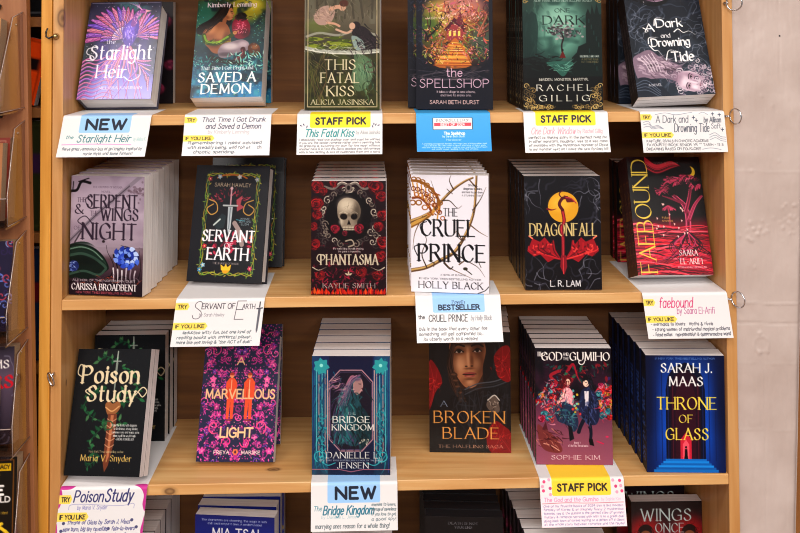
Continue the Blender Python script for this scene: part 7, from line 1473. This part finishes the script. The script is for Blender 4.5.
# ------------------------------------------------------------------ shelf cards
def card(fitp, k, label, art, F=.1, title=None):
    x, w, L, phi, ro = fitp; r = .004
    ss = np.concatenate([np.linspace(-F, -.03, max(4, int(F/.004))), np.arange(-.0296, L, .00058), [L]])
    # profile: integrate the bend
    fine = np.linspace(-F, L, 1200); ang = np.interp(fine, [-r, r*1.2, L], [0, 90-phi*.7, 90-phi*1.3]); ang = np.where(fine < -r, 0, ang); ds = fine[1]-fine[0]
    py = np.concatenate([[0], np.cumsum(np.cos(np.radians(ang[:-1]))*ds)]); pz = np.concatenate([[0], np.cumsum(-np.sin(np.radians(ang[:-1]))*ds)])
    i0 = np.searchsorted(fine, -r); py = py-py[i0]; py = -(py)-.0008+.0  # towards the viewer
    c = Canvas(w, L, .00058, '#e4e2e3', ys=ss); c.sat, c.gam = 1.05, 1.0; art(c)
    def place(X, Y):
        yy = np.interp(Y, fine, py); zz = np.interp(Y, fine, pz)
        return X-w/2+np.clip(Y, 0, 1)*math.tan(radians(ro)), yy, zz+.0004
    co, q, cl = c.mesh('card', place)
    S2 = np.concatenate([np.linspace(-F, -r, 8), np.linspace(-r*.8, r*2, 8), np.linspace(r*3, L, 8)]); Xb, Yb = np.meshgrid([0, w], S2)
    bx, by, bz = place(Xb, Yb); bco = np.stack([bx, by+.00025, bz-.00025], -1).reshape(-1, 3); bq = [(2*i, 2*i+1, 2*i+3, 2*i+2) for i in range(len(S2)-1)]
    me = mesh_from('shelf_card', [(co, q, cl, 0, True), (bco, bq, '#ece8e6', 0, True)], [M_CARD])
    o = mobj('shelf_card', me); o.location = (x, 0, SH(k)); tag(o, label, 'card', 'handwritten cards hanging over the shelf edges'); return o
card((.0815, .1563, .0735, 13, -6.5), 0, 'white NEW card with blue header, teal script and pink underline', card_new1, F=.12)
card((.2966, .1551, .0735, 16, -1.5), 0, 'white card with yellow tags below the embracing couple book', card_demon, F=.13)
card((.4975, .1535, .0725, 12, -.5), 0, 'yellow STAFF PICK card with teal script and dark leaf doodles', card_staff3)
card((.7023, .1345, .0695, 16, .5), 0, 'bright blue printed card with a white and red plate', card_blue)
card((.9075, .1542, .0735, 18, -.3), 0, 'yellow STAFF PICK card with pink script below the smoky tree book', card_staff5)
card((1.1215, .1550, .0735, 6, 3), 0, 'white card with wavy line doodles at the upper right end', card_tide, F=.17)
card((.2835, .1575, .0810, 8, -6), 1, 'white card with a small drawn dagger on its right edge', card_servant, F=.18)
card((.7088, .1534, .0800, 22, 1), 1, 'white card with a light blue BESTSELLER header', card_cruel)
card((1.1215, .1550, .0800, 6, 6), 1, 'white card with pink script below the pink tree book', card_fae, F=.24)
card((.0783, .1526, .0995, 4, -5), 2, 'white card with purple dripping border and violet script', card_poison, F=.26)
card((.5213, .1540, .0800, 8, .2), 2, 'white NEW card with blue header below the teal book', card_bridge)
card((.9300, .1520, .0790, 14, .5), 2, 'orange-yellow STAFF PICK card with pink dots and pink script', card_gumiho, F=.24)
# ------------------------------------------------------------------ the neighbouring case and the display panel at the left
nb = thing('bookcase', 'orange varnished bookcase beside the pine one, its shelves in shadow', 'bookcase')
quadbox('side_panel', -.0385, -.004, 0, -.0197, .312, 2.16, M_ORANGE, nb, .001)
quadbox('side_panel', -1.0, 0, 0, -.981, .312, 2.16, M_ORANGE, nb)
quadbox('back_panel', -.981, .30, .05, -.0387, .308, 2.14, M_BACK, nb)
SHN = [1.628, 1.462, 1.235, 1.00, .74, .40, .1]
for z in SHN+[2.14]: quadbox('shelf', -.981, .03, z-.018, -.0387, .299, z, M_BROWN, nb)
M_PL = flat('plain_cloth_cover', '#000000', .5)
def plain(label, x, y, z, w, h, t, col, yaw=0, lean=0, txt=None, tcol='#e8e0d0', roll=0, grp=None, label_block=None):
    def art(c):
        c.vgrad([(0, col), (1, col)])
        c.line([(.06, .04), (.94, .04), (.94, .96), (.06, .96), (.06, .04)], .012, tcol, .5, sm=False)
        if label_block: c.poly([(.1, .3), (.92, .3), (.92, .48), (.1, .48)], label_block)
        if txt: c.text(txt, .62, .9, .06, .2, tcol, 'sans', .18)
    cov, pg = book_meshes('plain', w, h, t, art, res=.003, spine=col)
    o = thing('book', label, 'book', (x, y, z), (-radians(lean), radians(roll), radians(yaw)), grp); mobj('cover', cov, o); mobj('page_block', pg, o); return o
# books seen through the slit (fronts outward)
plain('orange book with a black block leaning in the left slit', -.124, .075, 1.4745, .11, .122, .022, '#f8601c', 0, 3, None, '#2a1210', roll=12, label_block='#241418')
plain('black book with a white letter on the high left shelf', -.106, .08, 1.6284, .13, .145, .03, '#141418', 0, 3, 'O', '#e8e8e8')
plain('dark olive patterned book in the left slit', -.106, .07, 1.2354, .13, .20, .03, '#3a3c20', 0, 3, None, '#8a8a48', label_block='#4c2c50')
plain('dark blue book in the left slit', -.106, .07, 1.0004, .13, .20, .03, '#1c3450', 0, 3, None, '#a83c34', label_block='#7c2430')
# the leaning display panel with clear pockets
RT = radians(-1.35); PX, PZ = -.0545, 1.65
def loc(x, y, z): c, s = cos(RT), sin(RT); X, Z = x-PX, z-PZ; return (PX+X*c+Z*s, y, PZ-X*s+Z*c)
dp = thing('display_panel', 'brown wooden panel carrying clear pockets at the left edge', 'display panel', (PX, 0, PZ), (0, RT, 0))
quadbox('board', -.45, -.034, -1.62, -.0, -.014, .45, wood('brown_panel_wood', '#7c4a2a', '#905a36', '#a36c44', 2, seed=11, knots=[(-.055, -.034, -.165, .005)]), dp, .001)
M_AC, nt, b = newmat('clear_acrylic'); nt.nodes.remove(b); N = nt.nodes.new; out = nt.nodes['Material Output']
tr = N('ShaderNodeBsdfTransparent'); tr.inputs[0].default_value = (.84, .80, .80, 1); gl = N('ShaderNodeBsdfGlossy'); gl.inputs['Roughness'].default_value = .08; fr = N('ShaderNodeFresnel'); fr.inputs[0].default_value = 1.49
mx = N('ShaderNodeMixShader'); ml = N('ShaderNodeMath'); ml.operation = 'MULTIPLY'; ml.inputs[1].default_value = .3; nt.links.new(fr.outputs[0], ml.inputs[0]); nt.links.new(ml.outputs[0], mx.inputs[0]); nt.links.new(tr.outputs[0], mx.inputs[1]); nt.links.new(gl.outputs[0], mx.inputs[2]); nt.links.new(mx.outputs[0], out.inputs[0])
M_RIM = flat('edge_lit_acrylic_rim', '#a8948c', .15, 0, .8, .2)  # light gathered in the acrylic edges, put into an opaque pale colour
XR = -.0605
PZS = [1.468, 1.277, 1.085, .896, .70]
PDP = [.115, .088, .10, .082, .082]
WHICH = ['topmost', 'second from the top', 'middle', 'fourth from the top', 'lowest']
def pocket(i, z, depth=.115, top=.168, ty=.05):
    o = thing('book_pocket', f'clear acrylic book pocket on the left panel, {WHICH[i]}', 'book pocket', loc(XR, 0, z), (0, RT, 0), 'clear pockets on the brown panel')
    x0, x1 = -.17, 0; y0 = -.0345; T = .003
    def pan(name, pts, nrm, mat=M_AC):
        n = Vector(nrm)*T; co = [Vector(p) for p in pts]+[Vector(p)+n for p in pts]; m = len(pts)
        F = [tuple(range(m))[::-1], tuple(range(m, 2*m))]+[(k, (k+1) % m, (k+1) % m+m, k+m) for k in range(m)]
        me = bpy.data.meshes.new(name); me.from_pydata([tuple(c) for c in co], [], F); me.materials.append(mat); me.update(); return mobj(name, me, o)
    side = [(0, y0, 0), (0, y0-depth, 0), (0, y0-depth, .05), (0, y0-ty, top-.01), (0, y0, top)]
    pan('side_wall', [(x1-T, y, z) for _, y, z in side], (1, 0, 0)); pan('side_wall', [(x0, y, z) for _, y, z in side], (1, 0, 0))
    pan('floor_plate', [(x0+T, y0, -.006), (x1-T, y0, -.006), (x1-T, y0-depth, -.006), (x0+T, y0-depth, -.006)], (0, 0, 1))
    pan('front_wall', [(x0+T, y0-depth, 0), (x1-T, y0-depth, 0), (x1-T, y0-depth, .045), (x0+T, y0-depth, .045)], (0, -1, 0))
    e = [(x1+.0005, y0-.001, .0), (x1+.0005, y0-depth, 0), (x1+.0005, y0-depth, .05), (x1+.0005, y0-ty, top-.01), (x1+.0005, y0-.002, top)]
    tubeobj('edge_lit_rim', e, .0009, M_RIM, o, seg=6)  # thin tube carrying the painted edge light along the side wall
    tubeobj('edge_lit_rim', [(x1-.002, y0-depth, .046), (x0, y0-depth, .046)], .001, M_RIM, o, seg=6)
    for xx, zz in ((-.012, top-.022), ):
        tubeobj('screw', [(xx, y0+.0002, zz), (xx, y0-.002, zz)], .0022, M_METAL, o, seg=10)
    rb = [(-.053, y0-.004, top+.0105), (-.045, y0-.005, top+.0115), (-.037, y0-.005, top+.010)]
    tubeobj('hanging_clip', [(-.1, y0-.005, top+.011)]+rb, .0042, M_BLACKM, o, seg=8)
    return o
for i, z in enumerate(PZS): pocket(i, z, PDP[i])
def pbook(i, label, w, h, t, yb, lean, col, art=None, xr=-.012, pages=True, dz=.0, txt=None, tcol='#e0d8c8', roll=0, res=.0012):
    if art is None:
        def art(c):
            c.vgrad([(0, col), (1, col)]); c.line([(.06, .04), (.94, .04), (.94, .96), (.06, .96), (.06, .04)], .012, tcol, .5, sm=False)
            if txt: c.text(txt, .66, .84, .12, .26, tcol, 'sans', .18)
    cov, pg = book_meshes('pocketed', w, h, t, art, res=res, spine=col)
    pg.materials.clear(); pg.materials.append(M_TAN)
    x, y, zz = loc(XR+xr-w/2, yb, PZS[i]+.0005+dz); o = thing('book', label, 'book', (x, y, zz), (-radians(lean), RT+radians(roll), 0)); mobj('cover', cov, o); mobj('page_block', pg, o); return o
M_TAN = flat('yellowed_page_edges', '#b09474', .8, noise=.2)
def art_paisley(c):
    c.vgrad([(0, '#2c2444'), (1, '#241c3c')]); q = random.Random(4)
    for k in range(120): spiral(c, q.random(), q.random(), .06, q.choice(['#6a7ab8', '#b04a5c', '#9ca4d0', '#3c2c5c']), .014, 1, a0=q.random()*6)
def art_adams(c):
    c.vgrad([(0, '#3a3444'), (.3, '#6a5a6c'), (1, '#2c2430')]); q = random.Random(3)
    for k in range(30): smoke(c, q, 1, '#9a98a8', 0, 1, 0, 1, .02, .5)
    c.text('ADAMS', .42, .93, .14, .22, '#f0ece8', wt=.2); c.text('ERS', .6, .98, .30, .42, '#c81c34', wt=.24)
def art_gold(c):
    c.vgrad([(0, '#15120e'), (1, '#181008')]); q = random.Random(3)
    c.line([(.04, .03), (.96, .03), (.96, .97), (.04, .97), (.04, .03)], .012, '#8a5a1c', sm=False)
    c.poly([(.68, .06), (.93, .06), (.93, .13), (.68, .13)], '#d8b41c'); c.text('LEGACY', .7, .91, .075, .11, '#2a2010', 'sans', .2)
    c.text('An adventure of thieves', .3, .8, .15, .168, '#c8a43c', 'sans', .14); c.text('CK', .6, .74, .2, .255, '#f0ece8', 'sans', .22); c.text('NCE', .52, .84, .27, .35, '#f4f0ec', 'sans', .26); c.text('THE GOLD', .45, .92, .37, .42, '#f0ece8', 'sans', .22); c.text('HANDS', .4, .74, .44, .485, '#f0ece8', 'sans', .22)
    c.text('an epic novel made by hand on an island', .3, .9, .51, .53, '#c8a43c', 'sans', .14)
    for k in range(26): c.line([(.7+q.gauss(0, .1), .62), (.66+q.gauss(0, .1), .74), (.72+q.gauss(0, .12), .9)], .035, q.choice(['#d8b020', '#a07a14', '#f0d040', '#6a4c10']), .9)
pbook(0, 'tan paged paperback in the topmost clear pocket', .14, .15, .03, -.064, 10, '#b48c5c', dz=.004, xr=-.026)
pbook(1, 'tan paged book with a red mark in the second clear pocket', .13, .135, .032, -.0545, 7, '#8c3c2c', dz=.004)
pbook(1, 'second tan paged paperback leaning in the second clear pocket', .125, .13, .022, -.090, 8, '#a87850', dz=.004, xr=-.016)
pbook(2, 'purple paisley paperback in the middle clear pocket', .13, .15, .028, -.053, 6, '#2c2444', art_paisley, dz=.004)
pbook(2, 'bright blue paperback leaning before the paisley one', .10, .115, .014, -.085, 7, '#1c78b8', dz=.014, xr=-.034, txt='S', tcol='#d8e8f0', roll=-9)
pbook(3, 'grey novel with a big red title in the fourth clear pocket', .135, .16, .028, -.052, 5, '#3a3444', art_adams, dz=.004)
pbook(3, 'cream and yellow paperback standing before the grey novel', .125, .112, .024, -.0835, 6, '#d8a848', dz=.004, xr=-.034, txt='S', tcol='#5c1c14')
pbook(4, 'black and gold paperback in the lowest clear pocket', .14, .172, .028, -.062, 6, '#17120c', art_gold, dz=.004, xr=-.008)

# ------------------------------------------------------------------ light, camera
def area(name, loc_, size, power, col=(1, .93, .86), rot=(0, 0, 0), sy=None):
    l = bpy.data.lights.new(name, 'AREA'); l.energy = power; l.color = col; l.size = size
    if sy: l.shape = 'RECTANGLE'; l.size_y = sy
    o = bpy.data.objects.new(name, l); COL.objects.link(o); o.location = loc_; o.rotation_euler = rot; o['kind'] = 'helper'; return o
for x in (-.55, .6, 1.75): area('ceiling_lamp', (x, -1.42, 2.93), .6, 16.5, sy=.6, col=(1, .955, .905))
for x in (-.4, .6, 1.6): area('ceiling_lamp', (x, -2.9, 2.93), 1.0, 26, sy=.6, col=(1, .955, .905))
for x in (-.9, .6, 2.1): area('ceiling_lamp', (x, -5.2, 2.93), 1.3, 94, sy=.7, col=(1, .955, .92), rot=(radians(25), 0, 0))
w = bpy.data.worlds.new('room_ambience'); scene.world = w; w.use_nodes = True
bg = w.node_tree.nodes['Background']; bg.inputs[0].default_value = (1, .96, .94, 1); bg.inputs[1].default_value = .235

cam = bpy.data.cameras.new('camera'); co = bpy.data.objects.new('camera', cam); COL.objects.link(co); scene.camera = co
F_PX, CY, YAW, PIT, ROL = 965.85, -1.7219, -.0309, .0325, .0045
cam.sensor_fit = 'HORIZONTAL'; cam.sensor_width = 36; cam.lens = F_PX/800*36; cam.shift_y = -(266.5-CY)/800
def Rm():
    Rz = Matrix.Rotation(YAW, 3, 'Z'); Rx = Matrix.Rotation(PIT, 3, 'X'); Ry = Matrix.Rotation(ROL, 3, 'Y'); return Rz @ Rx @ Ry
R3 = Rm() @ Matrix.Rotation(pi/2, 3, 'X')
co.matrix_world = Matrix.Translation((.5528, -1.7599, .1516+Z1)) @ R3.to_4x4()
cam.clip_start = .05
scene.cycles.filter_width = 1.0
vs = scene.view_settings; vs.view_transform = 'Standard'; vs.look = 'None'; vs.exposure = 0; vs.gamma = 1; vs.use_curve_mapping = False
